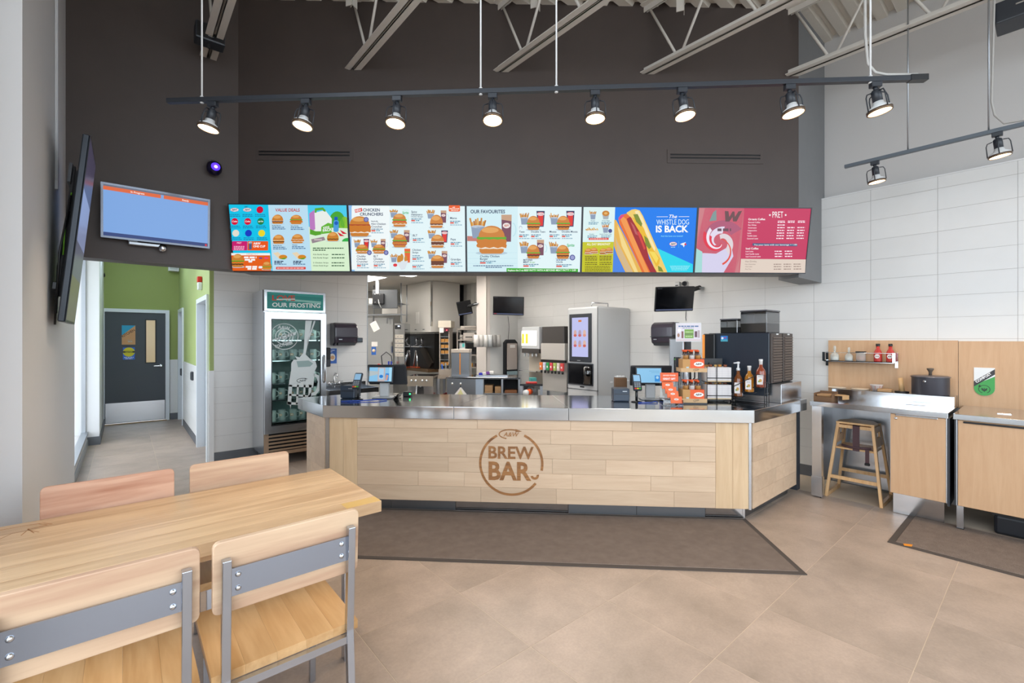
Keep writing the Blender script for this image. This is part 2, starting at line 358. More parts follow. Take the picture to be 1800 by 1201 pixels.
class ArtPx(Art):
    """artwork laid out in the pixels of a photo crop (y down); quad = its four corners TL, TR, BR, BL there; w x h = its real size, centred"""
    def __init__(self, quad, w, h): super().__init__(); self.Q = quad; self.w = w; self.h = h; self.k = w / (quad[1][0] - quad[0][0])
    def q(self, x, y):
        (ax, ay), (bx, by), (cx, cy), (dx, dy) = self.Q
        fy = 0.5; fx = 0.5
        for _ in range(3):
            ty = ay + (by - ay) * fx; byy = dy + (cy - dy) * fx; fy = (y - ty) / (byy - ty)
            l = ax + (dx - ax) * fy; r = bx + (cx - bx) * fy; fx = (x - l) / (r - l)
        return ((fx - 0.5) * self.w, (0.5 - fy) * self.h)
    def poly(self, pts, col, up=1):
        P = [self.q(*p) for p in pts]
        for ax, lim, sg in ((0, self.w / 2, 1), (0, self.w / 2, -1), (1, self.h / 2, 1), (1, self.h / 2, -1)):   # trim to the sheet
            out = []
            for i, c in enumerate(P):
                d = P[i - 1]; ci, di = sg * c[ax] <= lim, sg * d[ax] <= lim
                if ci != di:
                    f = (sg * lim - d[ax]) / (c[ax] - d[ax]); out.append((d[0] + (c[0] - d[0]) * f, d[1] + (c[1] - d[1]) * f))
                if ci: out.append(c)
            P = out
            if len(P) < 3: self.z += up; return self
        return super().poly(P, col, up)
    def bg(self, col): return Art.poly(self, [(-self.w / 2, -self.h / 2), (self.w / 2, -self.h / 2), (self.w / 2, self.h / 2), (-self.w / 2, self.h / 2)], col, 0)
    def text(self, s, x, y, h, col, bold=0.012, shear=0.0, align='l', wmax=None, spacing=1.0, rot=0.0, up=1):
        v, f = text_polys(s, h / 0.70, bold, shear, spacing)
        if not v: return self
        x0, x1 = min(q[0] for q in v), max(q[0] for q in v); kx = (wmax / (x1 - x0)) if wmax else 1.0
        sh = {'l': 0, 'c': 0.5, 'r': 1.0}[align]; cr, sr = math.cos(R(rot)), math.sin(R(rot)); self.z += up; o = len(self.v)
        for a, b in v:
            a = (a - x0 - (x1 - x0) * sh) * kx; X, Y = self.q(x + a * cr - b * sr, y - a * sr - b * cr); self.v.append((X, -self.z * self.EPS, Y))
        self.f += [tuple(i + o for i in t) for t in f]; self.c += [lin(col)] * len(f); return self
BUN, BUNL, BUND = '#cf8335', '#e6a75c', '#b86a22'
FILL = dict(L=('#5fb02c', 1.12, 0.10), T=('#d63d27', 1.0, 0.07), P=('#6d3b24', 1.0, 0.11), C=('#f3b52f', 1.02, 0.05), K=('#cf7d2c', 1.14, 0.16), S=('#f4eadb', 0.98, 0.05), B=('#a8392c', 1.05, 0.06), E=('#fff8e8', 0.98, 0.08))
def burger(a, x, y, w, h, fill='PS', up=1):
    """x centre, y bottom (pixels, y down)"""
    a.z += 1; fs = [FILL[c] for c in fill]; tot = sum(f[2] for f in fs); bb, bt = 0.2, 0.42; k = min(1.0, 0.42 / tot) if tot > 0.42 else 1.0
    hb, ht = h * bb, h * (1 - bb - tot * k); hb = h * bb
    a.ell(x, y - h * 0.02, w * 0.56, h * 0.07, '#b9cfdc')
    a.z += 1; a.poly([(x - w * 0.44, y - hb), (x - w * 0.42, y - hb * 0.3), (x - w * 0.34, y), (x + w * 0.34, y), (x + w * 0.42, y - hb * 0.3), (x + w * 0.44, y - hb)], BUN, 0)
    yy = y - hb * 0.85
    for col, ww, hh in fs:
        hh *= h * k; n = 7; pts = [(x - w * 0.47 * ww, yy - hh * 0.5)]
        for i in range(n + 1): pts.append((x - w * 0.45 * ww + w * 0.9 * ww * i / n, yy + (hh * 0.18 if i % 2 else -hh * 0.1)))
        pts += [(x + w * 0.47 * ww, yy - hh * 0.5), (x + w * 0.43 * ww, yy - hh * 1.1), (x - w * 0.43 * ww, yy - hh * 1.1)]
        a.poly(pts, col, 1); yy -= hh
    a.z += 1; top = [(x - w * 0.46, yy + h * 0.02)] + [(x + w * 0.46 * math.cos(R(180 - t)), yy - ht * math.sin(R(t)) * 0.98) for t in range(0, 181, 15)] + [(x + w * 0.46, yy + h * 0.02)]
    a.poly(top, BUN, 0); a.ell(x - w * 0.05, yy - ht * 0.58, w * 0.3, ht * 0.26, BUNL, up=1)
def fries(a, x, y, w, h, col='#c98428'):
    a.z += 1; rnd = random.Random(int(x))
    for i in range(9):
        q = x - w * 0.42 + w * 0.84 * i / 8; t = y - h * rnd.uniform(0.75, 1.0); a.line([(q * 0.7 + x * 0.3, y - h * 0.45), (q + rnd.uniform(-2, 2), t)], w * 0.09, (col, '#e3a747', '#b56f20')[i % 3])
    a.poly([(x - w * 0.36, y - h * 0.55), (x - w * 0.28, y), (x + w * 0.28, y), (x + w * 0.36, y - h * 0.55)], '#8f9fb8', 1); a.ell(x, y - h * 0.55, w * 0.36, h * 0.07, '#c3cddb')
def mugpic(a, x, y, w, h):
    a.z += 1; a.arc(x + w * 0.5, y - h * 0.45, w * 0.26, -90, 90, w * 0.08, '#bfe4ee', h * 0.24, 10)
    a.poly([(x - w * 0.42, y - h), (x - w * 0.36, y), (x + w * 0.36, y), (x + w * 0.42, y - h)], '#7b4a5c', 1); a.poly([(x - w * 0.42, y - h), (x - w * 0.41, y - h * 0.82), (x + w * 0.41, y - h * 0.76), (x + w * 0.42, y - h)], '#c9a184', 1)
    a.ell(x, y - h * 0.6, w * 0.3, h * 0.1, '#f3e9e6', up=1); a.text('A&W', x, y - h * 0.56, h * 0.09, '#c2502a', 0.02, 0.2, 'c', w * 0.42)
def cuppic(a, x, y, w, h, word='Coke'):
    a.z += 1; a.poly([(x - w * 0.5, y - h), (x - w * 0.36, y), (x + w * 0.36, y), (x + w * 0.5, y - h)], '#3a3f66', 0); a.poly([(x - w * 0.34, y - h * 0.92), (x - w * 0.26, y - h * 0.06), (x + w * 0.26, y - h * 0.06), (x + w * 0.34, y - h * 0.92)], '#e2342c', 1)
    a.ell(x, y - h * 0.8, w * 0.44, h * 0.1, '#f2e4e6', up=1); a.text(word, x, y - h * 0.76, h * 0.11, '#c8202a', 0.01, 0.3, 'c', w * 0.62)
def price(a, x, y, w, n=3, col='#4a8fae'):
    a.z += 1; a.dashes(x, y - 14, w * 0.9, 13, '#6a93ad'); a.rect(x, y + 4, x + w * 0.32, y + 24, '#e2584a'); a.dashes(x + w * 0.38, y + 7, w * 0.3, 13, col)
    if n > 2: a.dashes(x, y + 36, w, 12, '#8fb2c6')

# ================================================================ the setting
DX = 5.85            # right-hand tiled wall
BY = 6.72            # tiled wall behind the counter
LX = -0.36           # window-side wall
ZD = 4.83            # metal roof deck
SB = 2.2             # underside of the dark bulkhead
WA = (0.842, 5.10); WB = (5.14, 1.63)            # ends of the dark menu wall
WANG = math.atan2(WB[1] - WA[1], WB[0] - WA[0]); WLEN = math.hypot(WB[0] - WA[0], WB[1] - WA[1])

# floor: a slab of grout with each stone tile proud of it
floor = struct(box('floor', 'fgrout', None, -1.0, -4.2, -0.1, 6.2, 11.4, -0.0012), 'large pale stone floor tiles with thin light joints', 'floor')
TX, TY = 0.616, 0.632
t0 = MB().box(0.0018, 0.0018, -0.006, TX - 0.0018, TY - 0.0018, 0.0).build('tile', 'floor', floor)
first = True
for i in range(-2, 9):
    for j in range(-7, 17):
        x, y = 0.925 - 2 * TX + i * TX, 0.409 + j * TY
        if x > 5.8 or x + TX < -0.9 or (y > 6.5 and x > 0.7) or y > 10.9: continue
        if x * _s + y * _c < -1.3: continue
        o = t0 if first else dup(t0, floor); first = False; o.location = (x, y, 0)

def tile_wall(parent, axis, at, a0, a1, z0, z1, aj, zj, face, skip=None, m='tilew'):
    """individual tiles 3 mm proud of a wall; axis 'x': wall plane x=at, tiles run along y"""
    W_, H_ = 0.507, 0.2022; cache = {}
    i0 = math.floor((a0 - aj) / W_); z_ = zj - math.ceil((zj - z0) / H_) * H_
    a = aj + i0 * W_
    while a < a1 - 0.01:
        z = z_
        while z < z1 - 0.01:
            p0, p1, q0, q1 = max(a, a0), min(a + W_, a1), max(z, z0), min(z + H_, z1)
            if p1 - p0 > 0.02 and q1 - q0 > 0.02 and not (skip and skip((p0 + p1) / 2, (q0 + q1) / 2)):
                key = (round(p1 - p0, 3), round(q1 - q0, 3))
                if key not in cache:
                    g = 0.0012; b = MB()
                    if axis == 'x': b.box(0, g, g, 0.004 * face, key[0] - g, key[1] - g)
                    else: b.box(g, 0, g, key[0] - g, 0.004 * face, key[1] - g)
                    o = b.build('tile', m, parent); cache[key] = o
                else: o = dup(cache[key], parent)
                o.location = (at, p0, q0) if axis == 'x' else (p0, at, q0)
            z += H_
        a += W_

wall_right = struct(box('wall_right', 'grout', None, DX, -4.1, -0.05, 6.2, 11.4, 3.064), 'white wall tiles in straight stacked rows beside the condiment station', 'wall')
tile_wall(wall_right, 'x', DX, -0.75, BY, 0.12, 3.064, 0.182, 2.95, -1, skip=lambda a, z: z < 0.33 and not 1.0 < a < 2.4)
box('baseboard_strip', 'base', wall_right, DX - 0.012, 0.9, 0, DX, 2.6, 0.118)
MB().box(DX - 0.006, -4.1, 3.064, 5.95, 1.63, 3.076).build('ledge_cap', 'white2', wall_right)
struct(box('wall_upper', 'white', None, 5.95, -4.1, 3.076, 6.2, 1.66, ZD + 0.06), 'plain white upper wall above the tiled wall', 'wall')

wall_back = struct(box('wall_back', 'grout', None, 0.845, BY, -0.05, 2.81, BY + 0.16, 3.2), 'white tiled wall behind the glass-door cooler', 'wall')
tile_wall(wall_back, 'y', BY, 0.845, 2.81, 0.12, 2.95, 0.845, 2.95, -1)
box('baseboard_strip', 'base', wall_back, 0.845, BY - 0.012, 0, 2.81, BY, 0.118)
box('end_trim', 'alum', wall_back, 2.808, BY - 0.008, 0, 2.82, BY + 0.17, 3.0)
wall_pillar = struct(box('wall_service', 'wallgrey', None, 5.08, BY, -0.05, DX, BY + 0.28, 3.2), 'pale grey panelled wall section beside the kitchen opening', 'wall')
MB().box(5.07, BY - 0.012, 0, 5.16, BY, 2.75).box(5.068, BY - 0.012, 0, 5.08, BY + 0.29, 2.75).build('corner_guard', mat('#d7cfc9', 0.35), wall_pillar)
struct(box('wall_header', 'wallgrey', None, 2.81, BY, 2.74, 5.08, BY + 0.16, 3.2), 'pale header over the kitchen opening', 'wall')

# dark menu wall, its left bulkhead and the grey return
wm = sroot('wall_menu', 'dark charcoal wall above the menu screens', 'wall', (WA[0], WA[1], 0), WANG)
box('panel', 'dark', wm, 0, 0, SB, WLEN, 0.2, ZD + 0.05)
box('soffit_strip', 'greyp', wm, 0.02, -0.005, SB - 0.02, WLEN - 0.01, 0.2, SB)
struct(MB().prism([(-0.5, 5.10), (WA[0], WA[1]), (WA[0] + 0.13, WA[1] + 0.16), (WA[0] + 0.13, 5.3), (-0.5, 5.3)], SB, ZD + 0.05).build('wall_bulkhead', 'dark'), 'dark charcoal bulkhead over the hallway entrance', 'wall')
struct(MB().prism([(WB[0], WB[1]), (5.95, 1.63), (5.95, 1.85), (WB[0] + 0.1, 1.85)], 3.07, ZD + 0.05).prism([(WB[0], WB[1]), (DX, 1.63), (DX, 1.85), (WB[0] + 0.1, 1.85)], SB - 0.05, 3.07).build('wall_return', 'greyp'), 'grey return wall at the end of the menu screens', 'wall')

# window-side wall, pier and windows
struct(MB().box(-0.8, 3.07, -0.05, LX, 5.95, ZD + 0.05).build('wall_left', 'wallw'), 'plain white wall section carrying the upright screen', 'wall')
struct(MB().box(-0.8, 8.95, -0.05, -0.28, 11.2, 3.3).build('wall_pier', 'wallw'), 'white pier beside the kitchen door', 'wall')
struct(MB().box(-0.28, 8.93, 0, -0.268, 10.85, 0.12).box(-0.42, 8.938, 0, -0.268, 8.95, 0.12).build('baseboard_pier', 'base'), 'dark grey tile baseboard around the white pier', 'baseboard')
struct(MB().box(-0.8, 5.3, 3.0, -0.41, 9, 3.3).box(-0.8, 5.9, -0.05, -0.41, 9.0, 0.16).build('wall_sill', 'white'), 'low white wall under the hallway window', 'wall')
w1 = sroot('window_1', 'tall bright hallway window beside the white wall', 'window')
MB().box(-0.47, 5.95, 0.16, -0.40, 8.95, 0.20).box(-0.47, 5.95, 0.2, -0.425, 5.98, 3.0).box(-0.47, 8.92, 0.2, -0.425, 8.95, 3.0).box(-0.47, 5.98, 2.96, -0.425, 8.92, 3.0).build('window_frame', 'alum', w1)
box('pane', 'glass', w1, -0.446, 5.98, 0.2, -0.44, 8.92, 2.96)
struct(MB().box(-0.41, 5.95, 0.0, -0.398, 8.95, 0.09).build('baseboard_window', 'alum'), 'thin metal skirting under the hallway window', 'baseboard')

# glazed shopfront beside and behind the viewer
struct(MB().box(-0.8, -4.1, -0.05, -0.6, 3.07, 0.25).box(-0.8, -4.1, 4.55, -0.6, 3.07, ZD + 0.05).box(-0.8, 2.3, -0.05, -0.6, 3.07, 4.55).build('wall_window_left', 'white'), 'white wall around the side windows, solid stretch added to shield the pier', 'wall')  # last box is an unseen solid stretch, keeping window light off the pier
struct(MB().box(-0.8, -4.2, 4.55, 6.2, -4.0, ZD + 0.05).box(-0.8, -4.2, -0.05, 6.2, -4.0, 0.1).build('wall_front', 'white'), 'white wall over the shopfront glazing', 'wall')
w2 = sroot('window_2', 'side shopfront glazing beside the dining table', 'window')
b = MB()
for y in (-4.0, -1.9, 0.2, 2.27): b.box(-0.73, y - 0.03, 0.25, -0.67, y + 0.03, 4.55)
b.box(-0.73, -4.1, 0.25, -0.67, 2.3, 0.31).box(-0.73, -4.1, 4.49, -0.67, 2.3, 4.55).box(-0.73, -4.1, 3.0, -0.67, 2.3, 3.06).build('window_frame', 'anthr', w2)
w3 = sroot('window_3', 'front shopfront glazing behind the viewer', 'window')
b = MB()
for x in (-0.6, 0.9, 2.4, 3.9, 5.4): b.box(x - 0.03, -4.13, 0.1, x + 0.03, -4.07, 4.55)
b.box(-0.7, -4.13, 2.2, 5.9, -4.07, 2.26).box(-0.7, -4.13, 4.49, 5.9, -4.07, 4.55).box(-0.7, -4.13, 3.2, 5.9, -4.07, 3.26).build('window_frame', 'anthr', w3)

# hallway
hr = sroot('wall_hall', 'green hallway wall over a white tiled wainscot', 'wall')
MB().box(0.80, 6.72, -0.05, 0.845, 6.78, 3.3).box(0.80, 7.86, -0.05, 0.93, 9.94, 3.3).box(0.80, 6.78, 2.06, 0.93, 7.86, 3.3).box(0.80, 9.94, 2.06, 0.93, 10.8, 3.3).box(0.80, 10.8, -0.05, 0.93, 11.1, 3.3).build('plaster', 'green', hr)
wn = MB().box(0.792, 7.86, 0.12, 0.80, 9.94, 1.14).box(0.792, 6.722, 0.0, 0.80, 6.78, 1.14).build('wainscot', 'grout', hr)
tile_wall(wn, 'x', 0.792, 7.90, 9.93, 0.12, 1.14, 7.9, 1.14, -1)
MB().box(0.796, 6.708, 0.0, 0.846, 6.72, 1.14).build('wainscot_end', 'white2', hr)
MB().box(0.786, 7.9, 0, 0.80, 9.93, 0.118).build('baseboard_strip', 'base', hr)
he = sroot('wall_hall_end', 'olive green wall around the kitchen door', 'wall')
MB().box(-0.35, 10.87, 2.08, 0.8, 11.0, 3.3).box(0.65, 10.87, -0.05, 0.8, 11.0, 2.08).build('plaster', mat('#929f58', 0.6), he)
MB().box(0.655, 10.862, 0.12, 0.8, 10.87, 1.14).build('wainscot', 'tilew', he)
MB().box(0.66, 10.855, 0, 0.8, 10.87, 0.118).build('baseboard_strip', 'base', he)
struct(box('ceiling_hall', 'ceilw', None, -0.8, 5.3, 3.3, 0.93, 11.1, 3.34), 'white hallway ceiling', 'ceiling')
d1 = sroot('door_1', 'charcoal kitchen door with steel kick plate and narrow window', 'door')
x0, x1, z1 = -0.27, 0.59, 2.02
wa, wb = PY(257, 563, 10.83), PY(273, 637, 10.83)
MB().box(x0, 10.84, 0.02, wa.x, 10.88, z1).box(wb.x, 10.84, 0.02, x1, 10.88, z1).box(wa.x, 10.84, wa.z, wb.x, 10.88, z1).box(wa.x, 10.84, 0.02, wb.x, 10.88, wb.z).build('leaf', 'door', d1)
MB().box(x0 - 0.06, 10.82, 0, x0, 10.9, 2.08).box(x1, 10.82, 0, x1 + 0.06, 10.9, 2.08).box(x0, 10.82, z1, x1, 10.9, 2.08).build('door_frame', 'frame', d1)
box('kick_plate', 'steelv', d1, x0 + 0.01, 10.832, 0.03, x1 - 0.01, 10.84, 0.385)
MB().box(wa.x, 10.835, wb.z, wb.x, 10.839, wa.z).build('pane', mat('#c9ad80', 0.15, emit=0.25), d1)
b = MB(); b.box(wa.x - 0.015, 10.828, wb.z - 0.015, wa.x, 10.84, wa.z + 0.015).box(wb.x, 10.828, wb.z - 0.015, wb.x + 0.015, 10.84, wa.z + 0.015).box(wa.x, 10.828, wa.z, wb.x, 10.84, wa.z + 0.015).box(wa.x, 10.828, wb.z - 0.015, wb.x, 10.84, wb.z).build('window_trim', 'blackm', d1)
h = PY(283, 643, 10.8); MB().lathe([(0.03, 0), (0.03, 0.02)], 16, mtx=Matrix.Translation((h.x, 10.84, h.z)) @ Matrix.Rotation(R(90), 4, 'X')).box(h.x - 0.11, 10.79, h.z - 0.012, h.x, 10.805, h.z + 0.012, ch=0.005).box(h.x - 0.012, 10.79, h.z - 0.012, h.x + 0.012, 10.84, h.z + 0.012).build('lever_handle', 'chrome', d1)
struct(box('trim_threshold', mat('#a98a62', 0.5), None, x0 - 0.02, 10.8, 0.0, x1 + 0.02, 10.86, 0.012), 'tan threshold strip under the kitchen door', 'threshold')
for nm, ya, yb, lab in (('door_2', 9.94, 10.8, 'white framed far washroom door in the green wall'), ('door_3', 6.78, 7.86, 'white framed near washroom door in the green wall')):
    d = sroot(nm, lab, 'door')
    box('leaf', mat('#6d737a', 0.45), d, 0.875, ya + 0.06, 0.02, 0.92, yb - 0.06, 2.02)
    MB().box(0.775, ya, 0, 0.93, ya + 0.06, 2.09).box(0.775, yb - 0.06, 0, 0.93, yb, 2.09).box(0.775, ya + 0.06, 2.03, 0.93, yb - 0.06, 2.09).build('door_frame', 'frame', d)
    MB().box(0.84, ya + 0.10, 1.0, 0.852, ya + 0.24, 1.022).box(0.84, ya + 0.1, 1.0, 0.875, ya + 0.122, 1.022).build('lever_handle', 'chrome', d)

# roof deck: ribbed metal sheet, ribs running along x
b = MB(); pts = []; y = -4.2
while y < 5.4:
    pts += [(y, ZD), (y + 0.085, ZD), (y + 0.1, ZD + 0.045), (y + 0.145, ZD + 0.045)]; y += 0.16
n = len(pts)
b.add([(-0.9, p[0], p[1]) for p in pts] + [(6.2, p[0], p[1]) for p in pts], [(i, i + 1, n + i + 1, n + i) for i in range(n - 1)])
struct(b.build('ceiling', 'deck'), 'ribbed cream metal roof deck', 'ceiling')
struct(box('roof', 'deck', None, -1.0, -4.3, ZD + 0.06, 6.3, 5.5, ZD + 0.16), 'roof slab over the metal deck', 'roof')

# kitchen shell
struct(MB().prism([(0.97, 5.33), (5.3, 1.86), (DX, 1.86), (DX, 11.3), (0.85, 11.3)], 2.75, 2.8).build('ceiling_kitchen', 'ceilw'), 'white flat ceiling of the kitchen and service area', 'ceiling')
struct(box('wall_kitchen_far', 'wallgrey', None, 0.85, 11.2, -0.05, 6.0, 11.35, 2.8), 'pale far wall of the kitchen', 'wall')
struct(box('wall_kitchen_left', 'wallgrey', None, 0.93, BY + 0.16, -0.05, 1.0, 11.2, 2.8), 'pale side wall of the kitchen', 'wall')
kr = struct(box('wall_kitchen_right', mat('#d6d4d0', 0.45), None, DX - 0.03, BY + 0.28, -0.05, DX, 11.2, 2.8), 'ribbed pale kitchen wall panelling', 'wall')
for k in range(28):
    box('panel_rib', mat('#bdbab5', 0.45), kr, DX - 0.034, BY + 0.35 + k * 0.15, 0.9, DX - 0.03, BY + 0.36 + k * 0.15, 2.75)
for x, y, g in ((2.0, 10.2, 'first'), (3.62, 8.95, 'second'), (3.9, 4.9, 'third'), (4.45, 3.55, 'fourth'), (4.3, 6.05, 'fifth'), (3.95, 7.4, 'sixth'), (2.5, 7.6, 'seventh')):  # third to seventh are unseen panels, added to light kitchen and service aisle
    where = {'first': 'far inside the kitchen', 'second': 'seen through the kitchen opening beside the dark monitor', 'third': 'over the service aisle behind the menu wall', 'fourth': 'over the coffee machine aisle', 'fifth': 'over the pass-through counter', 'sixth': 'just inside the kitchen opening, hood side', 'seventh': 'just inside the kitchen opening, cooler side'}[g]
    t = thing('ceiling_light', 'flat white ceiling light panel ' + where, 'ceiling light', (x, y, 2.745), 0, 'kitchen ceiling lights')
    MB().box(-0.31, -0.61, -0.012, 0.31, -0.58, 0.004).box(-0.31, 0.58, -0.012, 0.31, 0.61, 0.004).box(-0.31, -0.58, -0.012, -0.28, 0.58, 0.004).box(0.28, -0.58, -0.012, 0.31, 0.58, 0.004).build('frame', 'white2', t)
    box('diffuser', 'troffer', t, -0.28, -0.58, -0.008, 0.28, 0.58, 0.0)

for y, w in ((7.3, 'over the near end of the hallway'), (9.6, 'in front of the kitchen door')):  # unseen panels added to brighten the dim hallway
    t = thing('ceiling_light', 'square white ceiling light panel ' + w, 'ceiling light', (0.2, y, 3.295), 0, 'hallway ceiling lights')
    MB().box(-0.31, -0.31, -0.012, 0.31, -0.28, 0.004).box(-0.31, 0.28, -0.012, 0.31, 0.31, 0.004).box(-0.31, -0.28, -0.012, -0.28, 0.28, 0.004).box(0.28, -0.28, -0.012, 0.31, 0.28, 0.004).build('frame', 'white2', t)
    box('diffuser', mat('#d3e5ff', 0.5, emit=15.0), t, -0.28, -0.28, -0.008, 0.28, 0.28, 0.0)

struct(box('ground', mat('#bdbcb8', 0.85), None, -30, -34, -0.2, 36, 40, -0.11), 'grey paved ground added outside the windows for its bounced light', 'ground')  # unseen; added to darken low reflections in the steel and bounce light upward

struct(box('floor_kitchen', mat('#98999a', 0.5), None, 0.95, BY + 0.17, -0.001, DX - 0.03, 11.2, 0.001), 'unseen grey kitchen floor added to neutralise the bounced light', 'floor')  # unseen; covers the tan slab to cut its warm bounce

# ================================================================ service counter
CA = Vector((1.345, 4.19, 0)); CB = Vector((3.985, 1.59, 0)); CT = 0.94
CANG = math.atan2(CB.y - CA.y, CB.x - CA.x); CLEN = (CB - CA).length
def CL(u, v, off=0.0): return PL(u, v, CA, CANG, off)
def cworld(s, o, z=0.0): return Vector((CA.x + s * math.cos(CANG) - o * math.sin(CANG), CA.y + s * math.sin(CANG) + o * math.cos(CANG), z))
ct = thing('service_counter', 'diagonal service counter clad in pale maple planks with engraved ring emblem', 'counter', CA, CANG)
FO = 0.03                                # front cladding stands this far behind the worktop edge
ZB, ZT = 0.107, 0.831
# carcass pieces behind the cladding
MB().box(0.03, FO + 0.02, 0.107, CLEN - 0.03, 0.62, 0.83).build('carcass', 'blackm', ct)
s_v0, s_v1, s_h1, s_h2, s_e = CL(579, 800, FO)[0], CL(628, 800, FO)[0], CL(1258, 800, FO)[0], CL(1288, 800, FO)[0], CL(1316, 800, FO)[0]
rows = [ZT, 0.745, 0.622, 0.496, 0.366, 0.238, ZB]
joints = [[693, 839, 1003, 1111], [787, 968, 1077], [707, 820, 1003, 1213], [788, 971, 1065, 1183], [735, 816, 1006, 1144], [845, 978, 1185]]
for k in range(6):
    ss = [s_v1] + [CL(u, 800, FO)[0] for u in joints[k]] + [s_h1]
    for a, c in zip(ss, ss[1:]):
        dd = random.uniform(0, 0.0016); L, Hh = c - a, rows[k] - rows[k + 1]
        o = MB().box(0.0006, 0, 0.0006, L - 0.0006, 0.018, Hh - 0.0006, ch=0.0012).build('plank', 'planks', ct); o.location = (a, FO + dd, rows[k + 1])
for a, c in ((s_v0, (s_v0 + s_v1) / 2), ((s_v0 + s_v1) / 2, s_v1), (s_h1, s_h2), (s_h2, s_e)):
    o = MB().box(0.0006, 0, 0, c - a - 0.0006, 0.018, ZT - ZB, ch=0.0012).build('plank', 'plankv', ct); o.location = (a, FO, ZB)
MB().box(0.012, FO - 0.003, ZB, s_v0, FO + 0.02, ZT).build('corner_trim', 'steelv', ct)
MB().box(s_e, FO - 0.003, ZB - 0.005, CLEN - 0.012, FO + 0.02, ZT).build('corner_trim', 'steelv', ct)
# left and right returns (world directions, so undo the counter's turn)
Minv = Matrix.Rotation(-CANG, 4, 'Z') @ Matrix.Translation(-CA)
def wprism(pts, z0, z1): return MB().prism(pts, z0, z1, mtx=Minv)
for k in range(6):
    y0, y1 = 4.215, 4.74
    for a, c in (((y0, y0 + 0.26), (y0 + 0.26, y1)) if k % 2 else ((y0, y0 + 0.4), (y0 + 0.4, y1))):
        wprism([(1.368, a + 0.0006), (1.386, a + 0.0006), (1.386, c - 0.0006), (1.368, c - 0.0006)], rows[k + 1] + 0.0006, rows[k] - 0.0006).build('plank', 'planks', ct)
    cuts = [4.015, 4.015 + (0.42, 0.62, 0.3, 0.75, 0.5, 0.68)[k], 5.02]
    for a, c in zip(cuts, cuts[1:]):
        wprism([(a + 0.0006, 1.612), (c - 0.0006, 1.612), (c - 0.0006, 1.632), (a + 0.0006, 1.632)], rows[k + 1] + 0.0006, rows[k] - 0.0006).build('plank', 'planks', ct)
wprism([(5.022, 1.606), (5.10, 1.606), (5.10, 2.3), (5.022, 2.3)], 0.05, ZT).build('end_panel', 'anthr', ct)
wprism([(1.39, 4.24), (1.95, 4.72), (1.39, 4.72)], 0.107, 0.83).build('return_carcass', 'blackm', ct)
wprism([(3.98, 1.64), (5.02, 1.64), (5.02, 2.3), (4.4, 2.3)], 0.107, 0.83).build('return_carcass', 'blackm', ct)
# kick plates
kz = 0.105; ko = FO + 0.075
edges = [0.12] + [CL(u, 890, ko)[0] for u in (688, 801, 999, 1119, 1240)] + [CLEN - 0.03]
for i, (a, c) in enumerate(zip(edges, edges[1:])):
    box('kick_plate', 'steel' if i in (2, 5) else 'steeld', ct, a + 0.002, ko, 0.002, c - 0.002, ko + 0.01, kz)
wprism([(4.02, 1.70), (5.02, 1.69), (5.02, 1.70), (4.03, 1.71)], 0.002, kz).build('kick_plate', 'steeld', ct)
wprism([(1.44, 4.24), (1.45, 4.24), (1.45, 4.72), (1.44, 4.72)], 0.002, kz).build('kick_plate', 'steeld', ct)
# engraved ring emblem
s_c, z_c = CL(898.5, 815, FO)
a = Art(); a.z = 7
def em(u, v): s, z = CL(u, v, FO); return s - s_c, z - z_c
rr = (em(955, 815)[0] - em(842, 815)[0]) / 2
a.arc(0, 0, rr - 0.01, 117, 322, 0.021, '#8a5c33', n=60); a.arc(0, 0, rr - 0.01, -12, 65, 0.021, '#8a5c33', n=24)
w_ = em(938, 0)[0] - em(858.5, 0)[0]
z1, z2 = em(900, 784)[1], em(900, 807.5)[1]; z3, z4 = em(900, 810)[1], em(900, 844)[1]
a.text('BREW', em(858.7, 0)[0], z2 + 0.006, (z1 - z2) * 0.9, '#8a5c33', 0.024, wmax=w_ * 1.0); a.text('BAR', em(859, 0)[0], z4 + 0.003, (z3 - z4) * 0.91, '#8a5c33', 0.03, wmax=em(934, 0)[0] - em(859, 0)[0])
a.arc(em(940, 836)[0], em(940, 836)[1], 0.026, 190, 375, 0.021, '#8a5c33', n=14)
oval_mark(a, em(897, 764)[0], em(897, 763.5)[1], (em(917, 764)[0] - em(877, 764)[0]) * 1.04, ink='#8a5c33', plain=True)
o = a.build('engraved_emblem', 'engraved', ct, (s_c, FO - 0.0002, z_c))

wt = thing('countertop', 'brushed stainless steel worktop of the diagonal service counter', 'countertop', CA, CANG)
S1, S2 = CL(797.5, 712, 0)[0], CL(999.5, 712, 0)[0]
DEP = 0.9
def slab(pts, world=False):
    b = MB(); b.prism(pts, CT - 0.108, CT, mtx=Minv if world else None)
    return b.build('worktop_section', 'steel', wt, bevel=0.003)
slab([(0.0, 0), (S1 - 0.001, 0), (S1 - 0.001 + 0.18, DEP), (0.52, DEP)]); slab([(S1 + 0.001, 0), (S2 - 0.001, 0), (S2 - 0.001 - 0.13, DEP), (S1 + 0.181, DEP)])
slab([(S2 + 0.001, 0), (CLEN, 0), (CLEN - 0.35, DEP), (S2 - 0.129, DEP)])
i0 = cworld(0.52, DEP); i1 = cworld(CLEN - 0.35, DEP)
slab([(1.33, 4.74), (CA.x + 0.001, CA.y + 0.002), (i0.x - 0.002, i0.y), (i0.x - 0.2, 4.9), (1.33, 4.9)], True)
slab([(CB.x + 0.002, CB.y), (5.13, 1.555), (5.13, 2.6), (i1.x + 0.002, 2.6), (i1.x + 0.002, i1.y)], True)

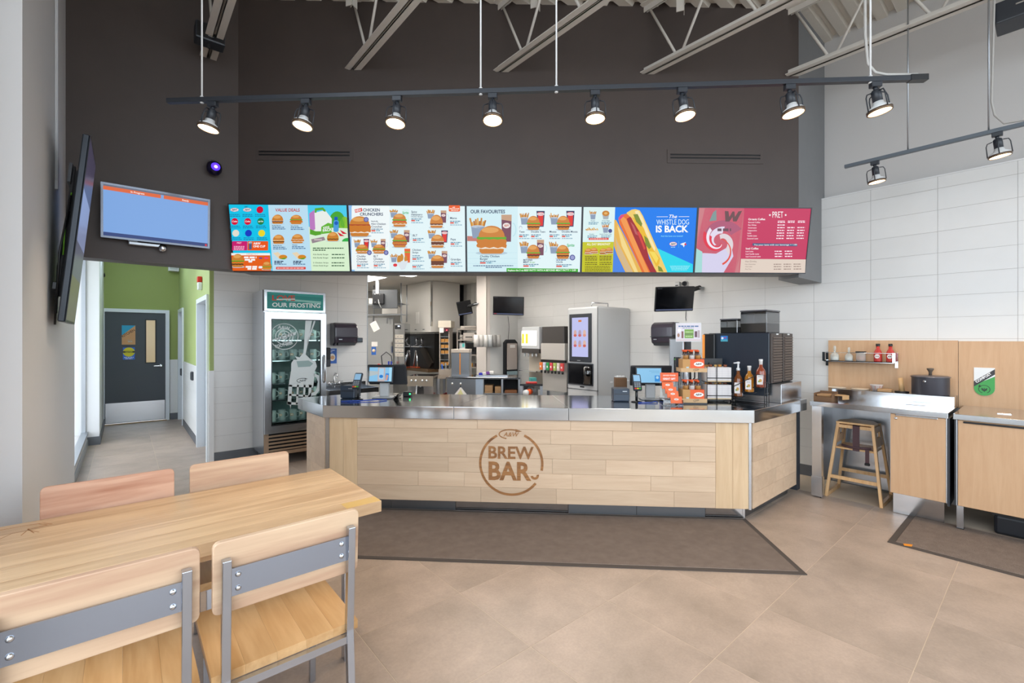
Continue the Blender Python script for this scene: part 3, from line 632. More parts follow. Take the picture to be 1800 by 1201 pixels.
# ================================================================ floor mats
mt = thing('floor_mat', 'long brown carpet mat along the foot of the service counter', 'mat', CA, CANG)
ms0, ms1 = 0.12, CLEN - 0.035
MB().box(ms0 + 0.03, -0.80, 0.0, ms1 - 0.035, 0.055, 0.009, ch=0.003).build('pile', 'carpet', mt)
MB().box(ms0, -0.835, 0.0, ms1, -0.80, 0.006).box(ms1 - 0.035, -0.80, 0.0, ms1, 0.085, 0.006).box(ms0, -0.8, 0.0, ms0 + 0.03, 0.085, 0.006).box(ms0 + 0.03, 0.055, 0, ms1 - 0.035, 0.085, 0.006).build('rubber_edge', 'rubber', mt)
mt = thing('floor_mat', 'brown carpet mat with an orange corner mark in front of the bin cabinets', 'mat', (0, 0, 0))
MB().box(4.42, -1.2, 0.0, 5.18, 0.755, 0.009, ch=0.003).build('pile', 'carpet', mt)
MB().box(4.38, -1.2, 0, 4.42, 0.795, 0.006).box(4.42, 0.755, 0, 5.2, 0.795, 0.006).build('rubber_edge', 'rubber', mt)
MB().prism([(4.39, 0.70), (4.41, 0.66), (4.45, 0.66), (4.42, 0.71)], 0.0, 0.0098).build('corner_mark', mat('#e08a1e', 0.7), mt)

# ================================================================ dining table and chairs
tb = thing('dining_table', 'long pale maple dining table with an engraved mark by the window pier', 'table', (0, 0, 0))
TZ = 0.76; TY0, TY1, TXL, TXR = 2.065, 2.785, -0.56, 0.935
ys = [TY0, 2.15, 2.27, 2.40, 2.53, 2.66, TY1]
for a, c in zip(ys, ys[1:]):
    o = MB().box(0, 0, 0, TXR - TXL, c - a - 0.0004, 0.052, ch=0.0015).build('top_plank', 'table', tb); o.location = (TXL, a, TZ - 0.052)
box('end_block', mat('#c9a45e', 0.4), tb, TXR - 0.165, TY0 + 0.003, TZ - 0.001, TXR - 0.003, TY0 + 0.075, TZ + 0.0008)
MB().box(TXL + 0.1, TY0 + 0.1, TZ - 0.11, TXR - 0.1, TY0 + 0.13, TZ - 0.052).box(TXL + 0.1, TY1 - 0.13, TZ - 0.11, TXR - 0.1, TY1 - 0.1, TZ - 0.052).box(TXL + 0.1, TY0 + 0.13, TZ - 0.11, TXL + 0.13, TY1 - 0.13, TZ - 0.052).box(TXR - 0.13, TY0 + 0.13, TZ - 0.11, TXR - 0.1, TY1 - 0.13, TZ - 0.052).build('apron', 'plankv', tb)
for x in (TXL + 0.1, TXR - 0.14):
    for y in (TY0 + 0.1, TY1 - 0.14): box('leg', 'chairmetal', tb, x, y, 0, x + 0.04, y + 0.04, TZ - 0.052)
a = Art(); ink = '#5b4630'
for off in (0.0, 0.014):
    a.line([(-0.20 + off, -0.06), (-0.12 + off, 0.075), (0.0, 0.085 - off), (0.07 - off, 0.07), (0.10 - off, 0.03), (0.03, 0.012 + off), (0.07 - off, -0.05)], 0.0035, ink)
a.line([(-0.04, -0.05), (-0.01, 0.0), (0.03, 0.0), (0.02, -0.05)], 0.0035, ink); a.ell(-0.06, -0.035, 0.007, 0.007, ink)
a.build('engraved_mark', 'engraved', tb, (-0.33, 2.66, TZ + 0.0002), (R(-90), 0, 0))

def make_chair(label):
    t = thing('dining_chair', label, 'chair', (0, 0, 0), 0, 'dining chairs at the maple table')
    b = MB(); n = 5
    for i, (x0, x1) in enumerate(((-0.235, -0.14), (-0.14, -0.045), (-0.045, 0.05), (0.05, 0.145), (0.145, 0.235))):
        o = MB().box(x0 + 0.0002, -0.215, 0.43, x1 - 0.0002, 0.225, 0.462).build('seat_board', 'seatwood', t)
    pts = []
    for cx, cz, a0 in ((0.233 - 0.02, 0.655 + 0.02, 270), (0.233 - 0.02, 0.89 - 0.02, 0), (-0.233 + 0.02, 0.89 - 0.02, 90), (-0.233 + 0.02, 0.655 + 0.02, 180)):
        pts += [(cx + 0.02 * math.cos(R(a0 + 30 * i)), cz + 0.02 * math.sin(R(a0 + 30 * i))) for i in range(4)]
    bk = MB().xz(pts, -0.011, 0.011).build('backrest', 'chairwood', t, bevel=0.003); bk.location = (0, -0.213, 0); bk.rotation_euler = (R(3), 0, 0)
    bk.location = (0, -0.175, 0)
    for s in (-1, 1):
        MB().bar((s * 0.198, -0.262, 0), (s * 0.198, -0.228, 0.45), 0.026, 0.026, (1, 0, 0)).bar((s * 0.198, -0.228, 0.445), (s * 0.198, -0.247, 0.835), 0.026, 0.026, (1, 0, 0)).build('leg', 'chairmetal', t, bevel=0.002)
        MB().bar((s * 0.198, 0.215, 0), (s * 0.198, 0.205, 0.43), 0.024, 0.024, (1, 0, 0)).build('leg', 'chairmetal', t, bevel=0.002)
        MB().bar((s * 0.198, -0.24, 0.415), (s * 0.198, 0.21, 0.415), 0.022, 0.026).build('side_rail', 'chairmetal', t)
    MB().bar((-0.195, -0.229, 0.415), (0.195, -0.229, 0.415), 0.02, 0.026).build('cross_rail', 'chairmetal', t)
    MB().bar((-0.195, 0.205, 0.415), (0.195, 0.205, 0.415), 0.02, 0.026).build('cross_rail', 'chairmetal', t)
    st = MB().bar((-0.196, -0.2375, 0.755), (0.196, -0.2375, 0.755), 0.005, 0.088, (0, 0, 1)).build('back_band', 'bandmetal', t)
    for x in (-0.165, 0.165):
        for z in (0.733, 0.777): MB().lathe([(0.009, 0), (0.008, 0.003), (0.004, 0.0055), (0, 0.006)], 12, mtx=Matrix.Translation((x, -0.24, z)) @ Matrix.Rotation(R(90), 4, 'X')).build('rivet', 'chrome', t)
    return t
ch0 = make_chair('wooden dining chair with steel back band, seat fully in view, near side'); ch0.location = (0.443, 1.925, 0)
dup(ch0, location=(-0.055, 1.93, 0), label='wooden dining chair with steel back band in the lower left corner')
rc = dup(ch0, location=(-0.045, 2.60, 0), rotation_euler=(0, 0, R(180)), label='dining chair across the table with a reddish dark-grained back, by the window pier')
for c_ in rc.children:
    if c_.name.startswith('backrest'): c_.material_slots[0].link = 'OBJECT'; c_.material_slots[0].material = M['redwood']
dup(ch0, location=(0.485, 2.615, 0), rotation_euler=(0, 0, R(180)), label='dining chair across the table with a plain pale back, nearer the counter')

# ================================================================ roof joists
def joist(x, label):
    y1 = min(5.10, 5.10 + (x - WA[0]) * (WB[1] - WA[1]) / (WB[0] - WA[0])) if x > WA[0] else 5.10
    t = thing('roof_joist', label, 'joist', (x, y1, 4.16), 0, 'open web roof joists')
    L = y1 + 4.1
    for s in (-1, 1):
        MB().box(s * 0.008, 0.02 if s < 0 else 0.02, 0, s * 0.066, -L, 0.006).box(s * 0.008, 0.02, 0, s * 0.014, -L, 0.06).build('bottom_chord', 'joist', t)
        MB().box(s * 0.008, 0.02, ZD - 4.16 - 0.006, s * 0.066, -L, ZD - 4.16).box(s * 0.008, 0.02, ZD - 4.16 - 0.06, s * 0.014, -L, ZD - 4.16).build('top_chord', 'joist', t)
    y, k = -0.34, 0
    while y > -L + 0.6:
        MB().tube([(0, y, 0.02), (0, y + 0.32 if k else y + 0.3, ZD - 4.16 - 0.03)], 0.0125, 8).build('web_rod', 'joist', t)
        MB().tube([(0, y - 0.04, 0.02), (0, y - 0.36, ZD - 4.16 - 0.03)], 0.0125, 8).build('web_rod', 'joist', t)
        y -= 0.72; k += 1
    return t
for x, lab in ((0.596, 'cream steel roof joist carrying the black loudspeaker by the bulkhead'), (1.695, 'cream open-web roof joist, second along the dark wall'), (2.815, 'cream open-web roof joist over the middle of the menu screens'), (3.94, 'cream open-web roof joist, fourth along the dark wall'), (5.07, 'cream open-web roof joist ending beside the grey return wall')):
    joist(x, lab)
t = thing('loudspeaker', 'small black loudspeaker clamped under the joist by the bulkhead', 'loudspeaker', (0.57, 4.78, 4.19))
MB().box(-0.11, -0.07, -0.075, 0.11, 0.07, 0.075, ch=0.015).build('cabinet', 'anthr', t); box('grille', 'black', t, -0.1, -0.076, -0.06, 0.1, -0.07, 0.06); box('badge', 'chrome', t, -0.02, -0.079, -0.04, 0.02, -0.076, -0.035)
MB().box(-0.01, 0.0, 0.07, 0.01, 0.02, 0.10).box(-0.015, -0.02, -0.11, 0.0, 0.0, -0.07).build('bracket', 'black', t)
t = thing('loudspeaker', 'black loudspeaker box under the joist in the upper right corner', 'loudspeaker', (5.24, 0.12, 4.02))
MB().box(-0.12, -0.16, -0.06, 0.12, 0.16, 0.1, ch=0.01).build('cabinet', 'anthr', t); MB().box(-0.02, -0.02, 0.1, 0.02, 0.02, 0.145).build('bracket', 'black', t); box('badge', 'chrome', t, -0.1245, 0.0, 0.03, -0.12, 0.05, 0.04)
for u, v, z, lab in ((618, 8, 4.62, 'short grey steel clip hanging by the second joist'), (941, 12, 4.70, 'folded grey steel bracket hanging under the deck, middle of the dark wall'), (1196, 18, 4.62, 'grey steel angle hanging under the deck above the fourth joist')):
    p = PL(u, v, WA, WANG, -0.35); q = Vector((WA[0] + p[0] * math.cos(WANG) + 0.35 * math.sin(WANG), WA[1] + p[0] * math.sin(WANG) - 0.35 * math.cos(WANG), 0))
    z0 = min(p[1], 4.75)
    tag(MB().box(-0.035, -0.035, z0 - 0.03, -0.029, 0.035, ZD).box(-0.035, -0.035, z0 - 0.03, 0.035, -0.029, ZD).build('roof_bracket', 'joist', None, (q.x, q.y, 0), R(30)), lab, 'bracket')

# ================================================================ track lighting
ZR = 3.1
def lampspot(parent, aim, loc):
    l = bpy.data.lights.new('track_lamp_light', 'SPOT'); l.energy = 45; l.color = (1.0, 0.80, 0.58); l.spot_size = R(75); l.spot_blend = 0.7; l.shadow_soft_size = 0.05
    o = bpy.data.objects.new('track_lamp_light', l); COL.objects.link(o); o.parent = parent; o.location = loc
    o.rotation_euler = Vector((0, 0, -1)).rotation_difference(aim).to_euler(); return o
def track_lamp(p, rz, tx, ty, label, group):
    """p: point on the underside of the rail; tx, ty: lean of the lamp in degrees across and along"""
    t = thing('track_lamp', label, 'spotlight', p, rz, group)
    box('adapter', 'anthr', t, -0.03, -0.018, -0.032, 0.03, 0.018, 0.0, ch=0.003)
    m = Matrix.Translation((0, 0, -0.045)) @ Matrix.Rotation(R(tx), 4, 'Y') @ Matrix.Rotation(R(ty), 4, 'X')
    b = MB().tube([(0, 0, 0), (0, 0, -0.014)], 0.008, 8)
    b.lathe([(0.026, -0.078), (0.026, -0.012), (0.02, -0.004)], 16, mtx=m); b.tube([(0, 0, 0.015), (0, 0, -0.01)], 0.012, 10, mtx=m); b.build('socket', 'anthr', t)
    MB().lathe([(0.062, -0.132), (0.06, -0.118), (0.03, -0.096), (0.027, -0.078)], 24, mtx=m).build('bulb_neck', 'plasticw', t)
    MB().lathe([(0.058, -0.142), (0.066, -0.142), (0.066, -0.126), (0.058, -0.126), (0.058, -0.142)], 24, mtx=m).build('ring', mat('#6d5a4a', 0.3, 0.6), t)
    MB().lathe([(0.058, -0.139), (0.0, -0.139)], 24, mtx=m).build('lens', 'lampwarm', t)
    b = MB()
    for a0 in (-1, 1):
        b.tube([m @ Vector((a0 * 0.028, 0, -0.018)), m @ Vector((a0 * 0.056, 0, -0.024)), m @ Vector((a0 * 0.064, 0, -0.045)), m @ Vector((a0 * 0.066, 0, -0.13))], 0.0035, 6)
        b.tube([m @ Vector((0, a0 * 0.028, -0.018)), m @ Vector((0, a0 * 0.056, -0.024)), m @ Vector((0, a0 * 0.064, -0.045)), m @ Vector((0, a0 * 0.066, -0.13))], 0.0035, 6)
    b.build('cage', 'anthr', t)
    aim = m.to_3x3() @ Vector((0, 0, -1)); lampspot(t, aim, m @ Vector((0, 0, -0.15)))
    return t
T0, T1 = PZ(295, 182, ZR), PZ(1628, 142, ZR); TANG = math.atan2(T1.y - T0.y, T1.x - T0.x); TL = (T1 - T0).length
rail = thing('track_rail', 'long black lighting track in front of the dark menu wall', 'track', T0, TANG)
MB().box(0, -0.017, 0, TL, 0.017, 0.03).build('channel', 'anthr', rail, bevel=0.003)
box('end_feed', 'black', rail, TL - 0.1, -0.02, -0.002, TL, 0.02, 0.033)
for u in (355, 845, 978, 1530):
    s = PL(u, 165, T0, TANG)[0]
    MB().tube([(s, 0, 0.02), (s, 0, ZD - ZR)], 0.0055, 8).lathe([(0.011, 0.0), (0.011, 0.045)], 10, (s, 0, -0.005)).build('hanger_rod', 'white2', rail)
s = PL(1530, 150, T0, TANG)[0]
MB().tube([(s - 0.03, 0.01, ZD - ZR), (s - 0.026, 0.01, 0.9), (s - 0.024, 0.01, 0.3), (s - 0.01, 0.008, 0.12), (s + 0.03, 0.0, 0.06), (s + 0.09, 0, 0.045), (TL - 0.05, 0, 0.04)], 0.008, 8).build('feed_cable', mat('#b9b6b2', 0.4), rail)
names = ('first from the bulkhead', 'second from the bulkhead', 'third from the bulkhead', 'fourth, under the middle joist', 'fifth, over the white promotion panel', 'sixth, over the blue advert', 'seventh, at the end of the dark wall', 'last, in front of the white upper wall')
for i, (u, tx, ty) in enumerate(((374, 8, 6), (538, 6, 8), (698, 2, 8), (866, -1, 10), (1046, 0, 5), (1199, -6, 6), (1388, -7, 4), (1539, -9, 2))):
    s = PL(u, 165, T0, TANG)[0]; p = T0 + Vector((math.cos(TANG), math.sin(TANG), 0)) * s - Vector((0, 0, 0.001))
    track_lamp(p, TANG, tx, -ty, 'lit spotlight on the long track, ' + names[i], 'spotlights on the long track')
r2 = thing('track_rail', 'grey lighting track in front of the white tiled wall', 'track', (5.05, 1.225, ZR), R(-90))
MB().box(0, -0.017, 0, 2.6, 0.017, 0.03).build('channel', mat('#59626b', 0.4), r2, bevel=0.003)
for u in (1596, 1738):
    y = PX(u, 250, 5.05).y; s = 1.225 - y
    MB().tube([(s, 0, 0.02), (s, 0, ZD - ZR)], 0.0055, 8).build('hanger_rod', 'alum', r2)
MB().tube([(s + 0.012, 0.012, ZD - ZR), (s + 0.03, 0.012, 1.1), (s + 0.014, 0.012, 0.25), (s + 0.03, 0.01, 0.14), (s + 0.08, 0.0, 0.055), (s + 0.2, 0, 0.042), (s + 0.4, 0, 0.04)], 0.007, 8).build('feed_cable', mat('#b9b6b2', 0.4), r2)
for u, lab, tx in ((1538, 'lit spotlight on the short track nearest its end over the condiment shelf', 5), (1753, 'lit spotlight on the short track near the right frame edge', 6)):
    y = PX(u, 270, 5.05).y; track_lamp((5.05, y, ZR), R(-90), -tx, 4, lab, 'spotlights on the short track')

# ================================================================ air slots in the dark wall
for (u0, v0, u1, v1), lab in (((455, 262, 615, 278), 'dark slotted air grille over the first menu screens'), ((1178, 266, 1336, 287), 'dark slotted air grille over the coffee menu screen')):
    s0, za = PL(u0, v0, WA, WANG); s1, zb = PL(u1, v1, WA, WANG); t = thing('air_grille', lab, 'vent', (WA[0], WA[1], 0), WANG)
    za = (PL(u0, v0, WA, WANG)[1] + 3.37) / 2; zb = za - 0.075
    MB().box(s0 - 0.03, -0.006, zb - 0.03, s1 + 0.03, -0.001, zb).box(s0 - 0.03, -0.006, za, s1 + 0.03, -0.001, za + 0.03).box(s0 - 0.03, -0.006, zb, s0, -0.001, za).box(s1, -0.006, zb, s1 + 0.03, -0.001, za).build('frame', 'dark', t)
    box('backing', 'black', t, s0, -0.002, zb, s1, -0.0005, za)
    for k in range(3):
        z = zb + k * 0.0305
        MB().box(s0, -0.007, z, s1, -0.002, z + 0.014).build('slat', 'dark', t)

# ================================================================ menu screens
sb0, zb0 = PL(411, 476, WA, WANG, -0.04); sb1, zb1 = PL(1414, 483, WA, WANG, -0.04)
st0, zt0 = PL(400, 357, WA, WANG, -0.14); st1, zt1 = PL(1429, 366, WA, WANG, -0.14)
MS0, MS1 = (sb0 + st0) / 2, (sb1 + st1) / 2; MZ0, MZ1 = (zb0 + zb1) / 2, (zt0 + zt1) / 2
MW = (MS1 - MS0) / 5; MH = math.hypot(MZ1 - MZ0, 0.10); MT = math.asin(0.10 / MH)
def menu(k, label):
    s = MS0 + MW * (k + 0.5); p = Vector((WA[0] + s * math.cos(WANG) + 0.04 * math.sin(WANG), WA[1] + s * math.sin(WANG) - 0.04 * math.cos(WANG), MZ0))
    t = thing('menu_screen', label, 'screen', p, WANG, 'menu screens'); t.rotation_euler = (MT, 0, WANG)
    MB().box(-MW / 2 + 0.001, 0.002, 0, MW / 2 - 0.001, 0.03, MH, ch=0.003).build('housing', 'black', t)
    e = 0.009
    MB().box(-MW / 2 + 0.001, -0.004, 0, MW / 2 - 0.001, 0.002, e).box(-MW / 2 + 0.001, -0.004, MH - e, MW / 2 - 0.001, 0.002, MH).box(-MW / 2 + 0.001, -0.004, e, -MW / 2 + e, 0.002, MH - e).box(MW / 2 - e, -0.004, e, MW / 2 - 0.001, 0.002, MH - e).build('bezel', 'anthr', t)
    MB().box(-0.15, 0.03, 0.08, 0.15, 0.05, 0.3).build('mount', 'black', t)
    return t
def show(a, t, m='screen'):
    a.EPS = 0.00025; return a.build('picture', m, t, (0, 0.0015, MH / 2))
PW, PH = MW - 0.018, MH - 0.018
DK = '#20365c'
# --- value deals
a = ArtPx([(85, 140), (1665, 150), (1722, 1050), (185, 1045)], PW, PH); a.bg('#19c8ef')
a.poly([(612, 145), (1140, 145), (1210, 1055), (690, 1055)], '#bfe3f6'); a.poly([(1140, 145), (1665, 150), (1722, 1055), (1208, 1055)], '#dcf5d2', 0)
a.poly([(1140, 145), (1665, 150), (1690, 560), (1170, 560)], '#4fd0f2', 1); a.ell(1540, 380, 110, 150, '#4aa838', up=1); a.ell(1640, 420, 70, 120, '#8cc63a'); a.poly([(1160, 440), (1690, 460), (1700, 640), (1180, 640)], '#dff3da', 1)
a.ell(1690, 640, 80, 50, '#35b34a', 180, 360, up=1)
a.poly([(1165, 260), (1235, 210), (1250, 470), (1180, 520)], '#c07fc4', 1); a.poly([(1235, 250), (1380, 215), (1470, 330), (1470, 520), (1255, 560)], '#eef3ee', 0); a.poly([(1240, 190), (1350, 178), (1385, 215), (1385, 240), (1350, 225), (1345, 210), (1265, 222), (1262, 250), (1240, 250)], '#5cae36', 1)
a.poly([(1330, 440), (1420, 385), (1470, 400), (1470, 520), (1330, 540)], '#68b83c', 1); a.text('KIDS', 1360, 470, 28, '#ffffff', 0.03, rot=10); a.text('PACK', 1355, 510, 34, '#ffffff', 0.03, rot=10); a.poly([(1180, 470), (1255, 500), (1330, 500), (1330, 545), (1255, 560), (1180, 540)], '#5aa832', 1)
a.rrect(1495, 350, 1565, 510, 24, '#4e9fe0', 1); a.rrect(1505, 305, 1550, 350, 8, '#1c5fc4'); a.ell(1532, 390, 26, 26, '#1f62c0', up=1)
for x, y, r in ((1595, 545, 0), (1630, 515, 20)): a.poly([(x - 50, y - 35), (x, y - 10), (x + 50, y + 20), (x - 10, y + 22)], '#d7263d', 1)
burger(a, 1490, 635, 170, 130, 'PC'); a.poly([(1200, 610), (1370, 575), (1392, 620), (1215, 665)], '#9a8b93', 1); a.rect(1240, 605, 1345, 625, '#cdbec0', 1)
a.dashes(1225, 725, 410, 14, '#365a3c'); a.dashes(1225, 752, 170, 14, '#365a3c')
for y, s in ((820, 'Kids Buddy Burger'), (866, 'Kids Buddy Burger'), (935, '2 Chicken Strips'), (975, 'Chicken Buddy Burger')):
    a.text(s, 1232, y + 6, 17, '#2c4a34', 0.015, wmax=205); a.dashes(1480, y - 8, 170, 14, '#3b5f44')
a.text('VALUE DEALS', 715, 235, 42, '#c8352f', 0.02, wmax=328)
for x, y, fl, nm in ((750, 400, 'PS', 'Buddy Burger'), (1000, 405, 'KTL', 'Spicy Buddy'), (772, 672, 'PCS', 'Buddy Burger'), (1026, 665, 'SKS', 'Chicken')):
    burger(a, x, y, 165, 130, fl); a.text(nm, x - 70, y + 32, 15, DK, 0.02); a.dashes(x - 70, y + 42, 160, 13, '#5b7fa6'); a.dashes(x - 70, y + 64, 180, 13, '#5b7fa6')
for x, y in ((800, 885), (1052, 885)):
    a.poly([(x - 95, y - 85), (x - 30, y - 100), (x + 40, y - 40), (x - 10, y)], '#ecd9b8', 1); a.ell(x + 40, y - 30, 55, 32, '#d98a2a', up=1); a.poly([(x - 10, y - 5), (x + 90, y - 28), (x + 60, y + 2)], '#5aa52e', 1)
    a.dashes(x - 75, y + 22, 120, 14, DK); a.dashes(x - 75, y + 42, 100, 14, DK); a.dashes(x - 75, y + 62, 160, 13, '#5b7fa6')
a.rrect(750, 990, 1145, 1026, 8, '#e2463d', 1); a.dashes(765, 1001, 360, 15, '#ffd6cf')
for x, y, c, w in ((185, 215, 0, ''), (355, 215, 0, ''), (523, 215, '#d3123a', ''), (193, 372, '#d8173c', 'Coke'), (365, 372, '#d8173c', 'Coke'), (538, 370, '#23834a', 'sprite'), (212, 530, '#e7e4d4', ''), (380, 530, '#1c3fc4', ''), (555, 530, '#f0dc2e', '')):
    if c == 0: oval_px = a.ell(x, y, 55, 24, '#f3e7ea', up=1); a.arc(x, y, 52, 0, 360, 6, '#d8303c', 22); a.text('A&W', x, y + 10, 22, '#2a2440', 0.03, 0.25, 'c', 74)
    else: a.ell(x, y, 45, 46, c, up=1)
    if w: a.text(w, x, y + 9, 22, '#ffffff', 0.015, 0.2, 'c', 68)
    a.dashes(x - 62, y + 58, 130, 11, '#1f7fae'); a.dashes(x - 62, y + 80, 140, 11, '#1f7fae')
a.text('DIET', 345, 184, 16, DK, 0.02, align='c')
a.rrect(168, 638, 368, 765, 10, '#cf2272', 1); a.text('PRET', 262, 672, 20, '#ffd9ea', 0.02, align='c'); a.rrect(372, 638, 645, 765, 10, '#ee5a1c', 1)
for k in range(3): a.dashes(192, 705 + k * 20, 140, 12, '#f7b9d5')
a.text('A&W', 448, 682, 28, '#ffffff', 0.03); a.text('ONE CUP', 448, 722, 28, '#ffffff', 0.03, wmax=160); a.rect(392, 650, 430, 750, '#4f5f86', 1); a.ell(410, 660, 24, 14, '#f1ece4')
a.poly([(160, 800), (672, 800), (676, 832), (163, 832)], '#f4f6f3', 1); a.poly([(163, 832), (676, 832), (692, 1048), (185, 1045)], '#e9631f', 0); a.dashes(362, 808, 150, 14, '#e1937a')
burger(a, 250, 995, 165, 190, 'PCTL'); burger(a, 640, 1030, 130, 120, 'CTL')
for x, y, w in ((335, 860, 165), (345, 893, 145), (360, 990, 150), (385, 1018, 120)): a.dashes(x, y - 12, w, 24, '#ffffff')
a.rrect(395, 902, 445, 930, 10, '#f2f6fb', 1); a.rrect(530, 980, 580, 1012, 10, '#f2f6fb'); a.dashes(535, 862, 45, 16, '#3b3fa8'); a.dashes(605, 860, 55, 18, '#f03f9a')
show(a, menu(0, 'menu screen headed VALUE DEALS with rows of drinks and burgers'))
# --- chicken crunchers
a = ArtPx([(62, 150), (1650, 155), (1660, 1055), (110, 1050)], PW, PH); a.bg('#e6f8fb')
a.poly([(62, 150), (110, 150), (150, 1050), (110, 1050)], '#8fc0f0'); a.rrect(105, 160, 620, 1030, 14, '#f4fcfd', 1)
a.poly([(145, 205), (245, 183), (252, 228), (155, 250)], '#e23b32', 1); a.text('NEW', 160, 240, 32, '#ffffff', 0.02, rot=10, wmax=80); a.text('CHICKEN', 260, 230, 40, DK, 0.02, wmax=228); a.text('CRUNCHERS', 218, 287, 40, DK, 0.02, wmax=315)
burger(a, 215, 570, 290, 285, 'SKKB'); a.ell(305, 340, 34, 34, '#54599a', up=1); a.ell(305, 340, 24, 24, '#8a8fc8', up=1)
def name(a, x, y, lines, h=27, col=DK, dy=37):
    for i, s in enumerate(lines): a.text(s, x, y + dy * i, h, col, 0.014)
a.text('Nashville', 373, 372, 18, DK, 0.014); name(a, 375, 412, ['Hot Chicken', 'Cruncher']); price(a, 377, 478, 170)
for x, y, d, nm in ((255, 805, 'c', ['Chubby', 'Chicken', 'Cruncher']), (485, 805, 'm', ['BLT', 'Chicken', 'Cruncher'])):
    fries(a, x - 70, y - 85, 105, 110); (cuppic if d == 'c' else mugpic)(a, x + 55, y - 60, 78, 140); burger(a, x, y, 170, 130, 'SKL' if d == 'c' else 'SKBL'); a.ell(x + 98, y - 12, 32, 34, '#54599a', up=2); a.ell(x + 98, y - 12, 20, 22, '#9297cc', up=1)
    name(a, x - 72, 855, nm); price(a, x - 68, 960, 165)
for x, y, d, fl, nm, nx, ny in ((765, 440, 's', 'SKTL', ['Spicy', 'Habanero'], 925, 250), (770, 720, 'm', 'BKBL', ['BLT'], 948, 570), (1270, 455, 'm', 'SP', ['Mama'], 1455, 335), (1285, 725, 'c', 'SPPS', ['Papa'], 1463, 623), (1285, 1005, 'm', 'SPPP', ['Grandpa'], 1465, 898)):
    fries(a, x - 80, y - 125, 125, 120)
    if d == 's': a.rect(x + 35, y - 240, x + 125, y - 60, '#dcf6f4', 1); a.text('Sprite', x + 80, y - 175, 32, '#35b36a', 0.02, 0.2, 'c', 85)
    else: (cuppic if d == 'c' else mugpic)(a, x + 95, y - 70, 92, 165)
    burger(a, x, y, 190, 185, fl); name(a, nx, ny, nm); price(a, nx, ny + (70 if len(nm) > 1 else 38) + (22 if nm[0] == 'Spicy' else 0), 160)
a.text('Chicken Burger', 928, 315, 17, DK, 0.014, wmax=165)
fries(a, 700, 925, 110, 120); a.poly([(840, 740), (920, 740), (915, 930), (850, 930)], '#e8662a', 1); a.rect(842, 780, 918, 795, '#7fbf3e', 1)
for x, y, r in ((770, 900, 45), (805, 870, 38), (860, 890, 34)): a.ell(x, y - 10, r * 0.62, r * 1.35, '#cd8a2e', up=1)
a.poly([(740, 930), (890, 905), (850, 1020), (800, 1030)], '#dfe7ee', 1); a.ell(718, 965, 28, 22, '#e2373f', up=1)
name(a, 948, 768, ['Chicken', 'Strips'], 25, DK, 35); price(a, 950, 868, 160); price(a, 950, 975, 160); a.dashes(950, 830, 100, 12, '#6a93ad')
a.rrect(1440, 150, 1592, 238, 14, '#f05f1e', 1); a.text('add', 1490, 188, 16, '#ffffff', 0.02); a.dashes(1450, 194, 130, 12, '#ffe3d2'); a.dashes(1470, 215, 100, 12, '#ffe3d2')
show(a, menu(1, 'menu screen headed NEW CHICKEN CRUNCHERS on a pale ground'))
# --- our favourites
a = ArtPx([(118, 155), (1705, 165), (1675, 1065), (130, 1055)], PW, PH); a.bg('#e6f8fb'); a.poly([(118, 155), (820, 160), (820, 1055), (130, 1055)], '#d6f1f7')
for y in (790, 870, 940, 1000): a.rect(130, y, 810, y + 5, '#c2e4ee', 0)
a.text('OUR FAVOURITES', 170, 250, 46, DK, 0.025, wmax=475)
a.poly([(126, 560), (700, 590), (700, 640), (126, 630)], '#c77d74', 1); mugpic(a, 665, 640, 170, 370); fries(a, 270, 590, 250, 285); burger(a, 460, 805, 390, 400, 'SKKL')
name(a, 302, 855, ['Chubby Chicken', 'Burger'], 28, DK, 36); price(a, 302, 920, 240, 2); a.dashes(210, 968, 550, 12, '#46648c'); a.dashes(380, 990, 220, 12, '#46648c')
for x, y, d, fl, nms in ((1035, 480, 'c', 'PCTL', (('Teen', 838), ('Double Teen', 1003))), (1445, 480, 'c', 'PCTL', (('Mozza', 1255), ('Double Mozza', 1425))), (1030, 875, 'm', 'PTL', ()), (1435, 880, 's', 'PCTL', ())):
    fries(a, x - 125, y - 75, 140, 165)
    if d == 's': a.text('Sprite', x + 55, y - 170, 40, '#2fb567', 0.02, 0.2, wmax=105)
    else: (cuppic if d == 'c' else mugpic)(a, x + 100, y - 45, 115, 215)
    burger(a, x, y, 185, 200, fl)
    for nm, nx in nms: a.text(nm, nx, y + 36, 26, DK, 0.014); price(a, nx, 555, 150)
a.ell(858, 450, 22, 24, '#b9c7d6', up=1); a.ell(858, 456, 16, 18, '#eef6f8', up=1)
a.text('BEYOND', 893, 906, 22, DK, 0.03); a.text('MEAT', 893, 935, 22, DK, 0.03); a.text('Burger', 980, 935, 20, '#7cba6a', 0.014); price(a, 893, 965, 230, 2); a.text('Uncle', 1343, 935, 27, DK, 0.014); a.dashes(1345, 890, 130, 13, '#6a86ad'); price(a, 1343, 970, 240, 2)
a.ell(1565, 862, 38, 40, '#54599a', up=2); a.ell(1565, 862, 26, 28, '#9da2d2', up=1)
a.poly([(665, 1008), (1640, 1020), (1640, 1064), (665, 1060)], '#3fae2c', 1); a.text('Replace the 3 oz BEEF PATTY WITH A BEYOND MEAT PATTY + 2.00', 682, 1050, 24, '#ffffff', 0.015, wmax=930)
show(a, menu(2, 'menu screen headed OUR FAVOURITES with a large chicken burger'))
